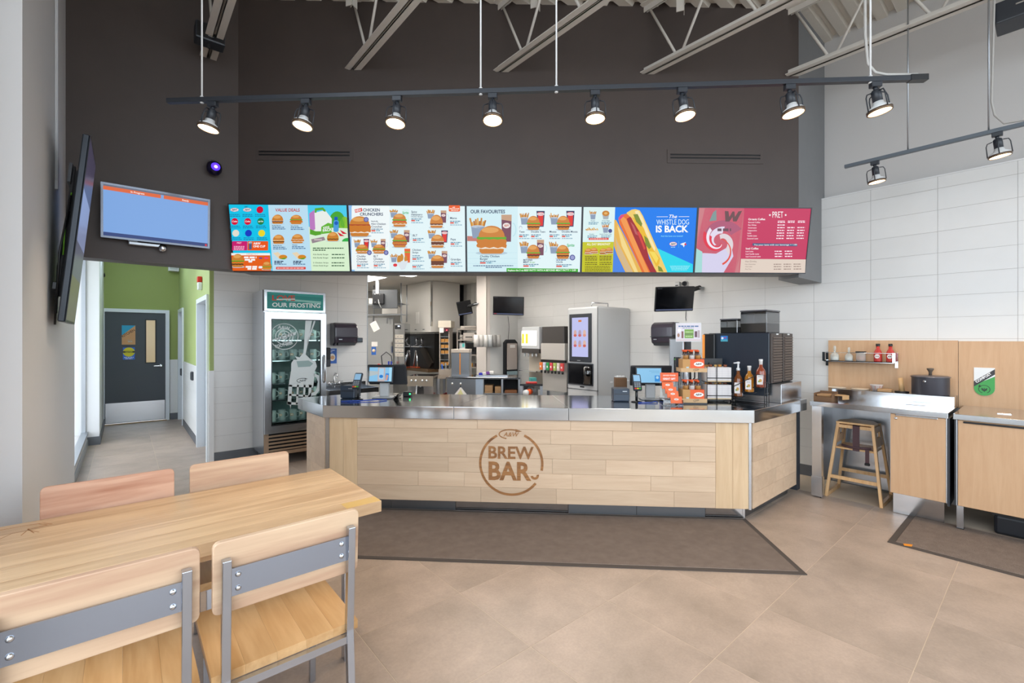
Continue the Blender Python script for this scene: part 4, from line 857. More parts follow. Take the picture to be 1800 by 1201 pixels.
# --- whistle dog
a = ArtPx([(95, 165), (1668, 185), (1610, 1080), (70, 1065)], PW, PH); a.bg('#0a7df0')
a.poly([(95, 165), (532, 170), (514, 645), (82, 645)], '#dff6f5'); a.poly([(82, 645), (514, 645), (496, 1070), (70, 1065)], '#c9c81e', 0)
a.poly([(496, 1070), (514, 700), (600, 900), (680, 1075)], '#4a86e8', 1); a.poly([(1110, 735), (1610, 965), (1610, 1080), (1200, 1080)], '#1fd8ee', 0)
a.poly([(520, 340), (545, 345), (700, 640), (905, 1075), (675, 1075), (560, 830), (515, 700)], '#eab54e', 1); a.poly([(530, 560), (560, 640), (720, 960), (780, 1075), (690, 1075), (560, 800)], '#d6b98c', 1); a.poly([(560, 420), (600, 480), (850, 1075), (800, 1075), (620, 700)], '#f6da8c', 1)
a.poly([(690, 245), (760, 205), (810, 198), (870, 215), (915, 290), (1130, 780), (1255, 1080), (1100, 1080), (900, 600), (700, 300)], '#f4cf6b', 1); a.poly([(850, 215), (900, 290), (1090, 740), (1075, 780), (900, 420), (800, 230)], '#fbe7ae', 1)
a.poly([(575, 320), (610, 275), (690, 258), (760, 320), (900, 640), (1080, 1080), (905, 1080), (760, 750), (590, 400)], '#e8702a', 1); a.poly([(600, 330), (640, 300), (680, 330), (1000, 1080), (940, 1080)], '#f59a4c', 1); a.poly([(575, 330), (600, 290), (660, 268), (640, 300), (600, 340)], '#d93f8c', 1)
a.poly([(690, 330), (740, 300), (900, 560), (960, 700), (1000, 880), (1110, 1080), (1020, 1080), (900, 830), (780, 560)], '#a3262c', 1); a.poly([(830, 500), (870, 510), (950, 740), (930, 760)], '#d9423a', 1); a.poly([(740, 370), (790, 420), (850, 560), (810, 540)], '#c05a5e', 1)
a.poly([(770, 310), (850, 330), (930, 470), (1010, 690), (1150, 880), (1140, 960), (1100, 1000), (1000, 800), (900, 560), (800, 400)], '#eebc2a', 1); a.poly([(1000, 780), (1080, 790), (1130, 880), (1100, 950)], '#f8dc5a', 1)
for p in ([(780, 270), (840, 265), (905, 400), (890, 440), (820, 370)], [(930, 560), (980, 600), (1030, 720), (1000, 750), (950, 690)], [(1120, 980), (1170, 1010), (1200, 1070), (1130, 1060)]): a.poly(p, '#7f8f2c', 1)
a.rect(1102, 302, 1260, 308, '#ffffff', 1); a.rect(1408, 302, 1556, 308, '#ffffff'); a.text('The', 1332, 325, 48, '#ffffff', 0.012, 0.35, 'c', 110); a.text('WHISTLE DOG', 1100, 412, 70, '#e8fbff', 0.0, wmax=452); a.text('IS BACK', 1092, 515, 88, '#ffffff', 0.035, wmax=450)
a.text('And the buns are toasted', 1160, 580, 20, '#8fe6ff', 0.01, wmax=305)
a.ell(1332, 680, 52, 28, '#f4eef0', up=1); a.arc(1332, 680, 50, 0, 360, 6, '#dc3b44', 26); a.text('A&W', 1332, 692, 26, '#2a2440', 0.03, 0.25, 'c', 74); a.rect(1404, 640, 1408, 735, '#5fb4f2', 1); a.dashes(1300, 720, 62, 8, '#bfe9ff')
a.poly([(1425, 685), (1460, 668), (1510, 655), (1495, 675), (1515, 690), (1490, 700), (1478, 730), (1465, 700)], '#f0f4fa', 1); a.ell(1500, 686, 14, 14, '#e1263e', up=1)
for k in range(4): a.dashes(1285 + k * 8, 985 + k * 18, 280 - k * 20, 9, '#9ff2fb')
for x, y, kind in ((222, 335, 'f'), (398, 335, 'o'), (205, 520, 'p'), (395, 520, 's')):
    if kind == 'o':
        a.poly([(x - 46, y - 70), (x - 34, y), (x + 34, y), (x + 46, y - 70)], '#a9b2b8', 1); a.ell(x, y - 80, 50, 38, '#c98228', up=1); a.ell(x, y - 80, 24, 16, '#e8b566', up=1)
    elif kind == 'p':
        a.poly([(x - 70, y - 35), (x - 50, y), (x + 60, y), (x + 70, y - 40)], '#eaf4f5', 1)
        for i in range(8): a.line([(x - 85 + i * 22, y - 48 - (i % 3) * 12), (x - 55 + i * 20, y - 35)], 16, ('#d09a48', '#e6b765')[i % 2], up=0)
    else: fries(a, x, y, 105, 125, '#c98428' if kind == 'f' else '#d8602a')
    a.text({'f': 'Russet', 'o': 'Onion Rings', 'p': 'Poutine', 's': 'Sweet Potato Fries'}[kind], x, y + 26, 15, '#3f6d8c', 0.014, align='c'); a.dashes(x - 60, y + 38, 135, 12, '#6f9cb5'); a.dashes(x - 60, y + 58, 120, 12, '#6f9cb5')
a.ell(458, 495, 27, 28, '#4a5090', up=1); a.rrect(162, 590, 437, 618, 6, '#e2463d', 1); a.dashes(180, 597, 240, 14, '#ffd0c8')
a.text('ALL DAY BREAKFAST', 135, 692, 30, '#fbf7d6', 0.03, wmax=325)
for x, y, fl in ((157, 815, 'BE'), (235, 805, 'BE'), (362, 818, 'PCE'), (440, 805, 'PE')): burger(a, x, y, 110, 85, fl)
for x in (110, 308):
    for y in (840, 865, 890, 925, 952): a.dashes(x, y, 165, 13, '#6f6412')
for y in (982, 1004, 1026, 1046): a.dashes(108, y, 350, 10, '#6f6412')
show(a, menu(3, 'menu screen advertising a hot dog on bright blue'))
# --- coffee
a = ArtPx([(125, 175), (1525, 190), (1430, 995), (60, 980)], PW, PH); a.bg('#c9365f'); a.poly([(125, 175), (690, 180), (615, 990), (60, 980)], '#cf7f86')
a.poly([(200, 180), (690, 180), (640, 740), (560, 985), (330, 985), (60, 660), (90, 580)], '#d0476a', 0)
def swirl(cx, cy, r0, r1, a0, a1, w0, w1, col, up=1):
    L, Rr = [], []
    for i in range(25):
        f = i / 24; t = R(a0 + (a1 - a0) * f); r = r0 + (r1 - r0) * f; w = w0 + (w1 - w0) * f
        L.append((cx + (r + w) * math.cos(t), cy + (r + w) * math.sin(t))); Rr.append((cx + (r - w) * math.cos(t), cy + (r - w) * math.sin(t)))
    a.z += up
    for i in range(24): a.poly([L[i], L[i + 1], Rr[i + 1], Rr[i]], col, 0)
a.poly([(60, 660), (160, 720), (150, 985), (60, 985)], '#a7dcd8', 1); a.poly([(160, 735), (330, 745), (520, 640), (545, 780), (420, 985), (150, 985)], '#d8d3ee', 0)
swirl(370, 600, 40, 250, 60, 330, 14, 75, '#b25a78'); swirl(370, 610, 60, 170, 150, 290, 20, 45, '#e7dcf0'); swirl(380, 600, 20, 180, 40, 215, 10, 60, '#e3344a'); swirl(385, 600, 30, 200, 60, 235, 6, 22, '#f2e8f6'); swirl(390, 590, 50, 150, -100, 60, 30, 40, '#e2d6dc'); swirl(340, 700, 150, 190, -70, 70, 4, 12, '#e5503f')
a.poly([(445, 215), (490, 218), (500, 290), (540, 222), (565, 222), (570, 290), (615, 220), (660, 215), (590, 345), (545, 345), (540, 290), (500, 345), (450, 345)], '#6d4a4e', 1); a.poly([(300, 230), (340, 200), (340, 330), (250, 340)], '#7f9a98', 1); a.dashes(350, 430, 170, 34, '#6c4a58')
a.text('PRET', 1105, 300, 76, '#ffffff', 0.0, 0, 'c', 135)
for x in (1005, 1202):
    pts = [(x + (17 if i % 2 == 0 else 7) * math.sin(R(36 * i)), 268 - (17 if i % 2 == 0 else 7) * math.cos(R(36 * i))) for i in range(10)]; a.poly(pts, '#ffffff', 1)
WT = '#ffe9f2'
a.text('Organic Coffee', 735, 330, 24, '#ffffff', 0.02, wmax=210); a.text('Iced Coffee', 698, 694, 24, '#ffffff', 0.02, wmax=158)
for s, y, n in (('Brewed Coffee', 365, 3), ('Flat White', 399, 1), ('Americano', 432, 3), ('Cappuccino', 466, 3), ('Latte', 499, 3), ('Vanilla Latte', 532, 3), ('Caramel Latte', 566, 3)):
    o = (566 - y) * 0.11; a.text(s, 712 + o, y, 17, WT, 0.014)
    for k in range(n): a.dashes(1078 + o + k * 126, y - 14, 92, 13, WT)
for s, y in (('Iced Latte', 727), ('Iced Vanilla Latte', 760), ('Iced Caramel Latte', 792)):
    a.text(s, 693, y, 17, WT, 0.014)
    for k in range(2): a.dashes(1055 + k * 126, y - 14, 92, 13, WT)
for k in range(3): a.dashes(1100 + k * 126, 338, 85, 8, WT)
a.poly([(782, 616), (1340, 628), (1338, 658), (778, 646)], '#3f5f86', 1); a.text('Try your latte with our beverage + 1.00', 798, 646, 17, '#ffffff', 0.014, wmax=535)
a.poly([(632, 812), (1442, 825), (1430, 995), (615, 985)], '#e3d2c4', 1); a.text('Hot Drinks', 685, 856, 22, '#8a6f66', 0.0)
for s, y in (('Hot Chocolate', 888), ('Chai Latte', 918), ('Pret Tea', 950)):
    a.text(s, 682, y, 15, '#8a6f66', 0.0)
    for k in range(3): a.dashes(1038 + k * 124, y - 10, 95, 12, '#a08a80')
show(a, menu(4, 'menu screen of coffees on pink with a red and white swirl'))

# ================================================================ other screens on the walls
# order screen on the bulkhead
t = thing('order_screen', 'flat order screen with orange header bars on an arm under the bulkhead spotlight', 'screen', (0.224, 4.99, 2.585)); t.rotation_euler = (R(4), 0, 0)
W_, H_ = 0.745, 0.445
MB().box(-W_ / 2, 0, -H_ / 2, W_ / 2, 0.035, H_ / 2, ch=0.006).build('housing', 'black', t)
e = 0.016
MB().box(-W_ / 2, -0.006, -H_ / 2, W_ / 2, 0, -H_ / 2 + e).box(-W_ / 2, -0.006, H_ / 2 - e, W_ / 2, 0, H_ / 2).box(-W_ / 2, -0.006, -H_ / 2 + e, -W_ / 2 + e, 0, H_ / 2 - e).box(W_ / 2 - e, -0.006, -H_ / 2 + e, W_ / 2, 0, H_ / 2 - e).build('bezel', mat('#5c6068', 0.15, 0.8), t)
a = Art(); w, h = W_ / 2 - e, H_ / 2 - e; a.rect(-w, -h, w, h, '#7fa9e4'); a.rect(-w, -h, w, -h + 0.03, '#33457c', 1); a.rect(-w, h - 0.012, w, h, '#6d6f80'); a.rect(-w, h - 0.042, 0.015, h - 0.012, '#e2693a', 1); a.rect(0.035, h - 0.042, w, h - 0.012, '#e2693a')
a.text('In Progress', -0.14, h - 0.034, 0.014, '#ffffff', align='c'); a.text('Ready', 0.19, h - 0.034, 0.014, '#ffffff', align='c'); a.rect(w - 0.02, -h + 0.004, w - 0.006, -h + 0.022, '#d8323a', 1)
a.build('picture', 'screen', t, (0, -0.0005, 0))
MB().box(-0.2, 0.035, -H_ / 2 - 0.005, -0.14, 0.07, -H_ / 2 + 0.1).box(-0.2, 0.02, -H_ / 2 - 0.035, 0.02, 0.06, -H_ / 2 - 0.005, ch=0.006).build('arm', 'alum', t)
MB().lathe([(0.024, -0.06), (0.032, -0.045), (0.032, -0.02), (0.02, 0)], 16, (0.03, 0.035, -H_ / 2 - 0.005)).tube([(0.03, 0.05, -H_ / 2 - 0.03), (0.03, 0.105, -H_ / 2 - 0.03)], 0.02, 10).build('arm_joint', 'chrome', t)
# upright screen on the window-side wall
t = thing('upright_screen', 'large upright wall screen seen almost edge-on beside the window', 'screen', (LX + 0.045, 4.26, 1.64)); t.rotation_euler = (0, R(5.5), 0)
MB().box(0.0, -0.335, 0, 0.035, 0.335, 1.19, ch=0.006).build('housing', mat('#343b44', 0.25, 0.3), t); box('bezel', 'black', t, 0.0352, -0.335, 0, 0.0375, 0.335, 1.19)
a = Art(); a.rect(-0.32, 0.015, 0.32, 1.175, '#4a5163'); a.rect(-0.32, 0.30, 0.32, 0.52, '#6f7287', 1); a.rect(-0.32, 0.52, 0.32, 0.85, '#9aa6cf'); a.rect(-0.32, 0.015, 0.32, 0.3, '#77765f'); a.rect(-0.32, 0.85, 0.32, 1.175, '#4c4660')
a.build('picture', 'dimscreen', t, (0.0378, 0, 0), (0, 0, R(90)))
MB().box(-0.035, -0.22, 0.15, -0.02, -0.18, 1.0).box(-0.035, 0.18, 0.15, -0.02, 0.22, 1.0).box(-0.02, -0.2, 0.16, 0.0, -0.18, 0.98).box(-0.02, 0.18, 0.16, 0.0, 0.2, 0.98).build('mount_rail', 'blackm', t)
MB().box(-0.045, -0.28, 0.88, -0.03, 0.28, 1.0).build('wall_plate', 'anthr', t); MB().box(-0.045, -0.28, 0.2, -0.03, 0.28, 0.24).build('wall_plate', 'anthr', t)
b = MB()
for k, (y, z0, z1) in enumerate(((-0.26, 0.05, 0.8), (-0.24, -0.02, 0.7))): b.tube([(-0.02, y, z1), (-0.035, y - 0.02, (z0 + z1) / 2), (-0.015, y, z0)], 0.006, 6)
b.build('cable', 'black', t); MB().tube([(-0.02, -0.25, 0.82), (-0.028, -0.26, 0.6), (-0.02, -0.25, 0.42)], 0.004, 6).build('cable', mat('#7bbf3a', 0.4), t)
t = tag(MB().box(-0.36, 4.36, 2.55, -0.345, 4.39, ZD).build('wall_conduit', mat('#d0d3d6', 0.4)), 'slim white cable duct above the upright wall screen', 'conduit')
tag(MB().tube([(-0.352, 4.31, ZD), (-0.354, 4.32, 4.2), (-0.35, 4.30, 3.6), (-0.352, 4.32, 3.1), (-0.35, 4.31, 2.6)], 0.005, 6).build('wall_cable', mat('#d8dadd', 0.4)), 'thin white cable running down beside the duct', 'cable')
# purple-lit camera on the bulkhead
p = PY(376, 297, 5.05)
t = thing('dome_camera', 'small round device glowing violet on the dark bulkhead', 'camera', (p.x, 5.1, p.z))
MB().lathe([(0.03, 0), (0.03, 0.03), (0.02, 0.045)], 16, mtx=Matrix.Translation((-0.01, 0, 0.06)) @ Matrix.Rotation(R(90), 4, 'X')).build('wall_mount', 'alum', t)
MB().lathe([(0.0, -0.065), (0.035, -0.058), (0.058, -0.03), (0.064, 0.005), (0.055, 0.04), (0.03, 0.06), (0, 0.066)], 20, (0, -0.07, 0)).build('housing', mat('#17132e', 0.2), t)
MB().lathe([(0.036, 0), (0.03, 0.012), (0, 0.014)], 18, mtx=Matrix.Translation((0.004, -0.128, 0.0)) @ Matrix.Rotation(R(90), 4, 'X')).build('lens_ring', mat('#4a2cff', 0.3, emit=2.2), t)
MB().lathe([(0.014, 0), (0, 0.004)], 12, mtx=Matrix.Translation((0.004, -0.142, -0.004)) @ Matrix.Rotation(R(90), 4, 'X')).build('lens', mat('#f2b6ff', 0.3, emit=2.5), t)

# ================================================================ hallway fittings
p = PY(226, 588, 10.83)
def sheet(name, u0, v0, u1, v1, y):
    a, c = PY(u0, v0, y), PY(u1, v1, y); return (a.x + c.x) / 2, (a.z + c.z) / 2, c.x - a.x, a.z - c.z
x, z, w, h = sheet('', 214, 572, 238, 606, 10.835)
t = thing('door_sign', 'KITCHEN sign with blue corner on the charcoal door', 'sign', (x, 10.836, z))
box('plate', mat('#c9945f', 0.5), t, -w / 2, -0.001, -h / 2, w / 2, 0.003, h / 2)
a = Art(); a.rect(-w / 2, -h / 2, w / 2, h / 2, '#d09a68'); a.poly([(-w / 2, h / 2), (-w / 2, -h * 0.02), (w / 2, h * 0.5)], '#1f9fc8'); a.text('KITCHEN', -w * 0.42, -h * 0.13, h * 0.12, '#5a3a22', 0.02, rot=36, wmax=w * 1.12); a.dashes(-w * 0.1, -h * 0.28, w * 0.35, h * 0.04, '#b9a48c'); a.dashes(-w * 0.05, -h * 0.36, w * 0.35, h * 0.04, '#a9c0c4')
a.build('print', 'print', t, (0, -0.0012, 0))
x, z, w, h = sheet('', 216, 611, 237, 632, 10.835)
t = thing('door_sign', 'round yellow CAUTION sticker on the charcoal door', 'sign', (x, 10.837, z))
box('plate', mat('#2a62c8', 0.5), t, -w / 2, -0.001, -h / 2, w / 2, 0.002, h / 2)
a = Art(); a.rect(-w / 2, -h / 2, w / 2, h / 2, '#2f6ad2'); a.ell(0, h * 0.12, w * 0.5, h * 0.38, '#d9cf1e', up=1); a.rect(-w * 0.5, h * 0.06, w * 0.5, h * 0.2, '#3b3a22', 1); a.text('CAUTION', 0, h * 0.085, h * 0.09, '#e8dc2a', 0.02, align='c', wmax=w * 0.6); a.dashes(-w * 0.4, -h * 0.36, w * 0.8, h * 0.07, '#c8d8f4'); a.dashes(-w * 0.3, -h * 0.46, w * 0.6, h * 0.06, '#c8d8f4')
a.build('print', 'print', t, (0, -0.0012, 0))
p = PX(355, 497, 0.8); t = thing('fire_strobe', 'small white and red fire alarm strobe on the green wall', 'alarm', (0.8, p.y, p.z))
MB().box(-0.05, -0.055, -0.1, 0, 0.055, 0.0, ch=0.012).build('body', 'plasticw', t); MB().box(-0.055, -0.05, 0.0, 0, 0.05, 0.08, ch=0.015).build('beacon', mat('#d5352c', 0.3), t)
p = PX(313, 478, 0.8); t = thing('emergency_light', 'white box light high in the green hallway corner', 'light', (0.71, 10.78, 2.9))
MB().box(-0.08, -0.06, -0.08, 0.08, 0.085, 0.08, ch=0.01).build('housing', 'plasticw', t); box('grille', mat('#c2c6c4', 0.5), t, -0.06, -0.064, -0.05, 0.06, -0.06, 0.05)
p = PY(178, 482, 10.8); t = thing('wall_camera', 'small black camera at the top of the green end wall', 'camera', (p.x, 10.87, p.z))
MB().lathe([(0.05, 0), (0.05, 0.02), (0.02, 0.03)], 14, mtx=Matrix.Rotation(R(90), 4, 'X')).build('wall_mount', 'blackm', t); MB().tube([(0, -0.03, 0), (0.02, -0.12, -0.03)], 0.035, 12).build('barrel', 'black', t)
for u, v, lab in ((321, 654, 'far black washroom switch box beside the far door frame'), (340, 661, 'near black washroom switch box on the white wainscot')):
    p = PX(u, v, 0.79); t = thing('access_box', lab, 'switch', (0.788, p.y, p.z), 0, 'washroom access boxes')
    MB().box(-0.03, -0.055, -0.065, 0, 0.055, 0.065, ch=0.006).build('housing', 'anthr', t); box('push_plate', mat('#3c4148', 0.3, 0.4), t, -0.034, -0.045, -0.055, -0.03, 0.045, 0.055)

# ================================================================ condiment station against the tiled wall
WZ = 0.93; XF = 5.08
cs = thing('condiment_station', 'condiment cabinet with a wood door and an open bay holding the high chair', 'cabinet')
YL, YR = 1.515, 0.537
MB().box(XF + 0.03, 1.425, 0.2, XF + 0.09, 1.505, 0.885).build('leg_post', 'steelv', cs); MB().box(XF + 0.025, 1.42, 0.012, XF + 0.095, 1.51, 0.2).build('leg_boot', 'steelv', cs)
MB().box(XF + 0.035, 1.43, 0.0, XF + 0.05, 1.44, 0.012).box(XF + 0.07, 1.49, 0, XF + 0.085, 1.5, 0.012).build('glide', 'black', cs)
box('side_panel', 'steeld', cs, XF + 0.09, 1.49, 0.1, 5.70, 1.505, 0.885); box('back_panel', 'steelv', cs, 5.69, 0.91, 0.05, 5.70, 1.49, 0.885)
box('carcass', 'steelv', cs, XF + 0.045, 0.56, 0.19, 5.69, 0.912, 0.885)
dr = MB().box(XF + 0.02, 0.552, 0.195, XF + 0.043, 0.905, 0.882, ch=0.002).build('door', 'laminate', cs)
MB().box(XF + 0.008, 0.60, 0.868, XF + 0.024, 0.87, 0.884, ch=0.003).build('handle', 'steel', dr); MB().lathe([(0.012, 0), (0.01, 0.006), (0, 0.007)], 14, mtx=Matrix.Translation((XF + 0.02, 0.868, 0.845)) @ Matrix.Rotation(R(-90), 4, 'Y')).build('lock', 'chrome', dr)
box('edge_strip', 'steelv', cs, XF + 0.02, 0.545, 0.195, XF + 0.045, 0.551, 0.885); box('side_panel', 'anthr', cs, XF + 0.03, 0.53, 0.17, 5.69, 0.545, 0.885)
box('kick_plate', 'steel', cs, XF + 0.10, 0.57, 0.004, XF + 0.11, 0.90, 0.185)
t = thing('worktop', 'stainless worktop with raised ledge over the condiment cabinet', 'worktop')
MB().box(XF, YR, WZ - 0.044, 5.60, YL, WZ, ch=0.002).build('top', 'steel', t); MB().box(5.60, 0.552, WZ - 0.04, 5.818, 1.47, 1.018, ch=0.002).build('ledge', 'steel', t)
b = MB(); b.box(5.40, 0.70, WZ, 5.50, 0.72, WZ + 0.004).box(5.40, 0.86, WZ, 5.50, 0.88, WZ + 0.004).box(5.40, 0.72, WZ, 5.41, 0.86, WZ + 0.004).box(5.49, 0.72, WZ, 5.5, 0.86, WZ + 0.004).build('slot_frame', 'chrome', t); box('slot', 'black', t, 5.41, 0.72, WZ, 5.49, 0.86, WZ + 0.001)
bs = thing('bin_cabinet', 'waste bin cabinet with one wide wood panel at the right frame edge', 'cabinet')
YB = 0.492
dr = MB().box(XF + 0.02, -1.0, 0.195, XF + 0.043, 0.482, 0.882, ch=0.002).build('front_panel', 'laminate', bs)
MB().box(XF + 0.006, -1.0, 0.862, XF + 0.022, 0.45, 0.876, ch=0.003).build('pull_channel', 'blackm', dr)
box('edge_strip', 'alum', bs, XF + 0.02, 0.484, 0.195, XF + 0.045, 0.492, 0.885); box('side_panel', 'anthr', bs, XF + 0.03, 0.493, 0.19, 5.69, 0.503, 0.885); box('carcass', 'blackm', bs, XF + 0.045, -1.0, 0.21, 5.69, 0.484, 0.885)
for y in (0.45, -0.8): MB().box(XF + 0.03, y, 0.015, XF + 0.07, y + 0.04, 0.2).build('leg', 'steelv', bs); box('foot', 'black', bs, XF + 0.028, y - 0.002, 0, XF + 0.072, y + 0.042, 0.015)
t = thing('worktop', 'stainless worktop over the waste bin cabinet under the COMPOST sign', 'worktop')
MB().box(XF, -1.0, WZ - 0.044, 5.818, 0.508, WZ, ch=0.002).build('top', 'steel', t); MB().box(5.36, 0.20, WZ, 5.52, 0.28, WZ + 0.006, ch=0.002).build('slot_plate', 'chrome', t)
for (y0, y1), lab in (((0.29, 0.02), 'black bin under the bin cabinet, beside its steel leg'), ((-0.08, -0.4), 'black bin under the bin cabinet at the frame edge')):
    t = thing('waste_bin', lab, 'bin', (0, 0, 0), 0, 'black bins under the cabinet'); ym = (y0 + y1) / 2; h = abs(y0 - y1) / 2
    MB().prism([(5.22, ym - h), (5.60, ym - h), (5.60, ym + h), (5.22, ym + h)], 0.001, 0.15).build('tub', mat('#15181e', 0.35), t, bevel=0.02); box('rim', 'black', t, 5.21, ym - h - 0.01, 0.15, 5.61, ym + h + 0.01, 0.165)
# wood back panels
t = tag(MB().box(5.822, 0.549, 0.90, 5.843, 1.56, 1.518, ch=0.001).build('wall_board', 'laminate'), 'oak backboard carrying the steel spice shelf', 'board')
t = tag(MB().box(5.822, -1.0, 0.90, 5.843, 0.546, 1.512, ch=0.001).build('wall_board', 'laminate'), 'oak backboard carrying the COMPOST sign', 'board')
# compost sign
p0, p1 = PX(1712, 646, 5.82), PX(1749, 697, 5.82); cy, cz, w, h = (p0.y + p1.y) / 2, (p0.z + p1.z) / 2, abs(p0.y - p1.y), abs(p0.z - p1.z)
t = thing('compost_sign', 'white and green shield-shaped COMPOST sign on the oak board', 'sign', (5.82, cy, cz), R(-90))
rd = w / 2; out = [(w / 2, h / 2), (-w / 2, h / 2), (-w / 2, -h / 2 + rd)] + [(-w / 2 + rd - rd * math.cos(R(k)), -h / 2 + rd - rd * math.sin(R(k))) for k in range(15, 180, 15)] + [(w / 2, -h / 2 + rd)]
MB().xz(out, -0.003, 0).build('plate', 'white2', t)
a = Art(); a.poly(out, '#e9ebec'); a.poly([(w / 2, h * 0.2), (-w / 2, -h * 0.13), (-w / 2, -h / 2 + rd)] + out[3:], '#3fa04e', 1)
a.poly([(-w / 2, -h * 0.19), (w / 2, h * 0.27), (w / 2, h * 0.46), (-w / 2, h * 0.0)][::-1], '#2c2a2e', 1); a.text('COMPOST', -w * 0.36, -h * 0.055, h * 0.075, '#ffffff', 0.03, rot=math.degrees(math.atan2(h * 0.46, w)), wmax=math.hypot(w, h * 0.46) * 0.72)
a.arc(0, -h * 0.27, w * 0.27, -60, 250, w * 0.035, '#1d3a22', up=1); a.poly([(-w * 0.22, -h * 0.10), (-w * 0.3, -h * 0.19), (-w * 0.15, -h * 0.19)], '#1d3a22', 0)
for q in (-1, 1): a.poly([(0, -h * 0.35), (q * w * 0.13, -h * 0.30), (q * w * 0.14, -h * 0.22), (q * w * 0.03, -h * 0.26)], '#1d3a22', 0)
a.line([(0, -h * 0.37), (0, -h * 0.22)], w * 0.03, '#1d3a22'); a.build('print', 'print', t, (0, -0.0034, 0))
# steel shelf with bottles
sh = thing('spice_shelf', 'small steel wall shelf with a wire rail on the oak board', 'shelf')
SZ = 1.305
MB().box(5.70, 0.985, SZ - 0.006, 5.821, 1.57, SZ).box(5.70, 0.985, SZ - 0.012, 5.703, 1.57, SZ).build('board', 'steel', sh)
for y in (0.985, 1.57):
    MB().box(5.70, y - 0.002, SZ - 0.006, 5.82, y + 0.002, SZ + 0.004).box(5.815, y - 0.012, SZ - 0.06, 5.821, y + 0.012, SZ + 0.09).box(5.698, y - 0.012, SZ - 0.006, 5.702, y + 0.012, SZ + 0.09).build('bracket', 'steel', sh)
MB().tube([(5.70, 0.985, SZ + 0.085), (5.70, 1.57, SZ + 0.085)], 0.0028, 8).tube([(5.70, 1.57, SZ + 0.085), (5.818, 1.57, SZ + 0.085)], 0.0028, 8).build('rail', 'chrome', sh)
cr = lambda k: [(0.0, 0.0), (0.034, 0.0), (0.036, 0.006), (0.036, 0.05), (0.03, 0.065), (0.01, 0.08), (0.009, 0.10), (0.013, 0.104), (0.013, 0.109)]
for u, lab, sc in ((1467, 'clear glass cruet on the steel shelf nearest the counter', 1.1), (1492, 'clear glass cruet on the steel shelf beside the spice jar', 1.0)):
    y = PX(u, 630, 5.75).y; t = thing('glass_cruet', lab, 'bottle', (5.755, y, SZ), 0, 'glass cruets on the shelf'); t.scale = (sc, sc, sc)
    MB().lathe(cr(0), 16).build('body', 'mug', t); MB().lathe([(0.0, 0.10), (0.009, 0.10), (0.012, 0.125), (0.009, 0.14), (0, 0.143)], 12).build('stopper', 'mug', t); MB().lathe([(0, 0.004), (0.031, 0.004), (0.031, 0.035), (0, 0.035)], 14).build('contents', mat('#d9d6d0', 0.7), t)
y = PX(1513, 630, 5.75).y; t = thing('spice_jar', 'glass jar of orange spice with black lid on the steel shelf', 'jar', (5.755, y, SZ))
MB().lathe([(0.04, 0), (0.042, 0.01), (0.042, 0.08), (0.036, 0.085)], 18).build('body', 'mug', t); MB().lathe([(0, 0.005), (0.037, 0.005), (0.037, 0.045), (0.03, 0.055), (0, 0.06)], 16).build('spice', mat('#a85a26', 0.9), t); MB().lathe([(0.044, 0.085), (0.046, 0.087), (0.046, 0.1), (0.0, 0.1)], 18).build('lid', 'black', t)
for u, lab in ((1543, 'red ketchup bottle with black cap beside the spice jar'), (1565, 'red ketchup bottle with black cap at the shelf end')):
    y = PX(u, 630, 5.75).y; t = thing('ketchup_bottle', lab, 'bottle', (5.755, y, SZ), 0, 'ketchup bottles on the shelf')
    MB().lathe([(0, 0), (0.032, 0), (0.034, 0.008), (0.034, 0.085), (0.028, 0.105), (0.015, 0.13), (0.014, 0.155), (0, 0.155)], 16).build('body', mat('#c03a34', 0.25), t); MB().lathe([(0.016, 0.155), (0.017, 0.157), (0.017, 0.18), (0, 0.18)], 14).build('cap', 'black', t)
    a = Art(); a.ell(0, 0.055, 0.02, 0.022, '#f2e6e2'); a.dashes(-0.013, 0.05, 0.026, 0.008, '#b8322e'); a.build('label', 'print', t, (-0.0352, 0, 0), (0, 0, R(-90)))
# things on the ledge and worktop
LZ = 1.018
t = thing('stock_pot', 'black pot with steel-rimmed lid and tall knob on the ledge', 'pot', (5.70, 0.722, LZ))
MB().lathe([(0, 0), (0.128, 0), (0.133, 0.006), (0.133, 0.158), (0.135, 0.163)], 32).build('body', mat('#45434a', 0.42), t); MB().lathe([(0.139, 0.16), (0.141, 0.166), (0.12, 0.174), (0.0, 0.182)], 32).build('lid', mat('#6a686e', 0.3, 0.5), t); MB().lathe([(0.012, 0.18), (0.012, 0.205), (0.018, 0.22), (0.026, 0.232), (0.024, 0.243), (0, 0.245)], 16).build('knob', mat('#5b5046', 0.45), t)
MB().lathe([(0.01, 0), (0.012, 0.02), (0, 0.025)], 10, mtx=Matrix.Translation((-0.131, 0.02, 0.128)) @ Matrix.Rotation(R(-90), 4, 'Y')).build('side_knob', 'chrome', t)
t = thing('pestle_set', 'upright wooden stick on a black base beside the pot', 'utensil', (5.70, 0.925, LZ))
MB().lathe([(0.0, 0), (0.055, 0), (0.055, 0.012), (0, 0.014)], 20).build('base', 'black', t); MB().tube([(0, 0, 0.012), (0.0, 0.012, 0.14)], 0.022, 14, r2=0.017).build('stick', mat('#cfa878', 0.5), t)
t = thing('paper_cup_stack', 'patterned paper liner cup on the ledge', 'cup', (5.70, 1.12, LZ))
MB().lathe([(0, 0), (0.032, 0), (0.05, 0.055), (0.055, 0.062), (0.047, 0.055), (0.03, 0.004)], 18).build('cup', mat('#ddd2cc', 0.8), t)
b = MB()
for k in range(8):
    q = R(k * 45); b.bar((0.036 * math.cos(q), 0.036 * math.sin(q), 0.008), (0.05 * math.cos(q), 0.05 * math.sin(q), 0.052), 0.008, 0.003)
b.build('stripes', mat('#c39a90', 0.8), t)
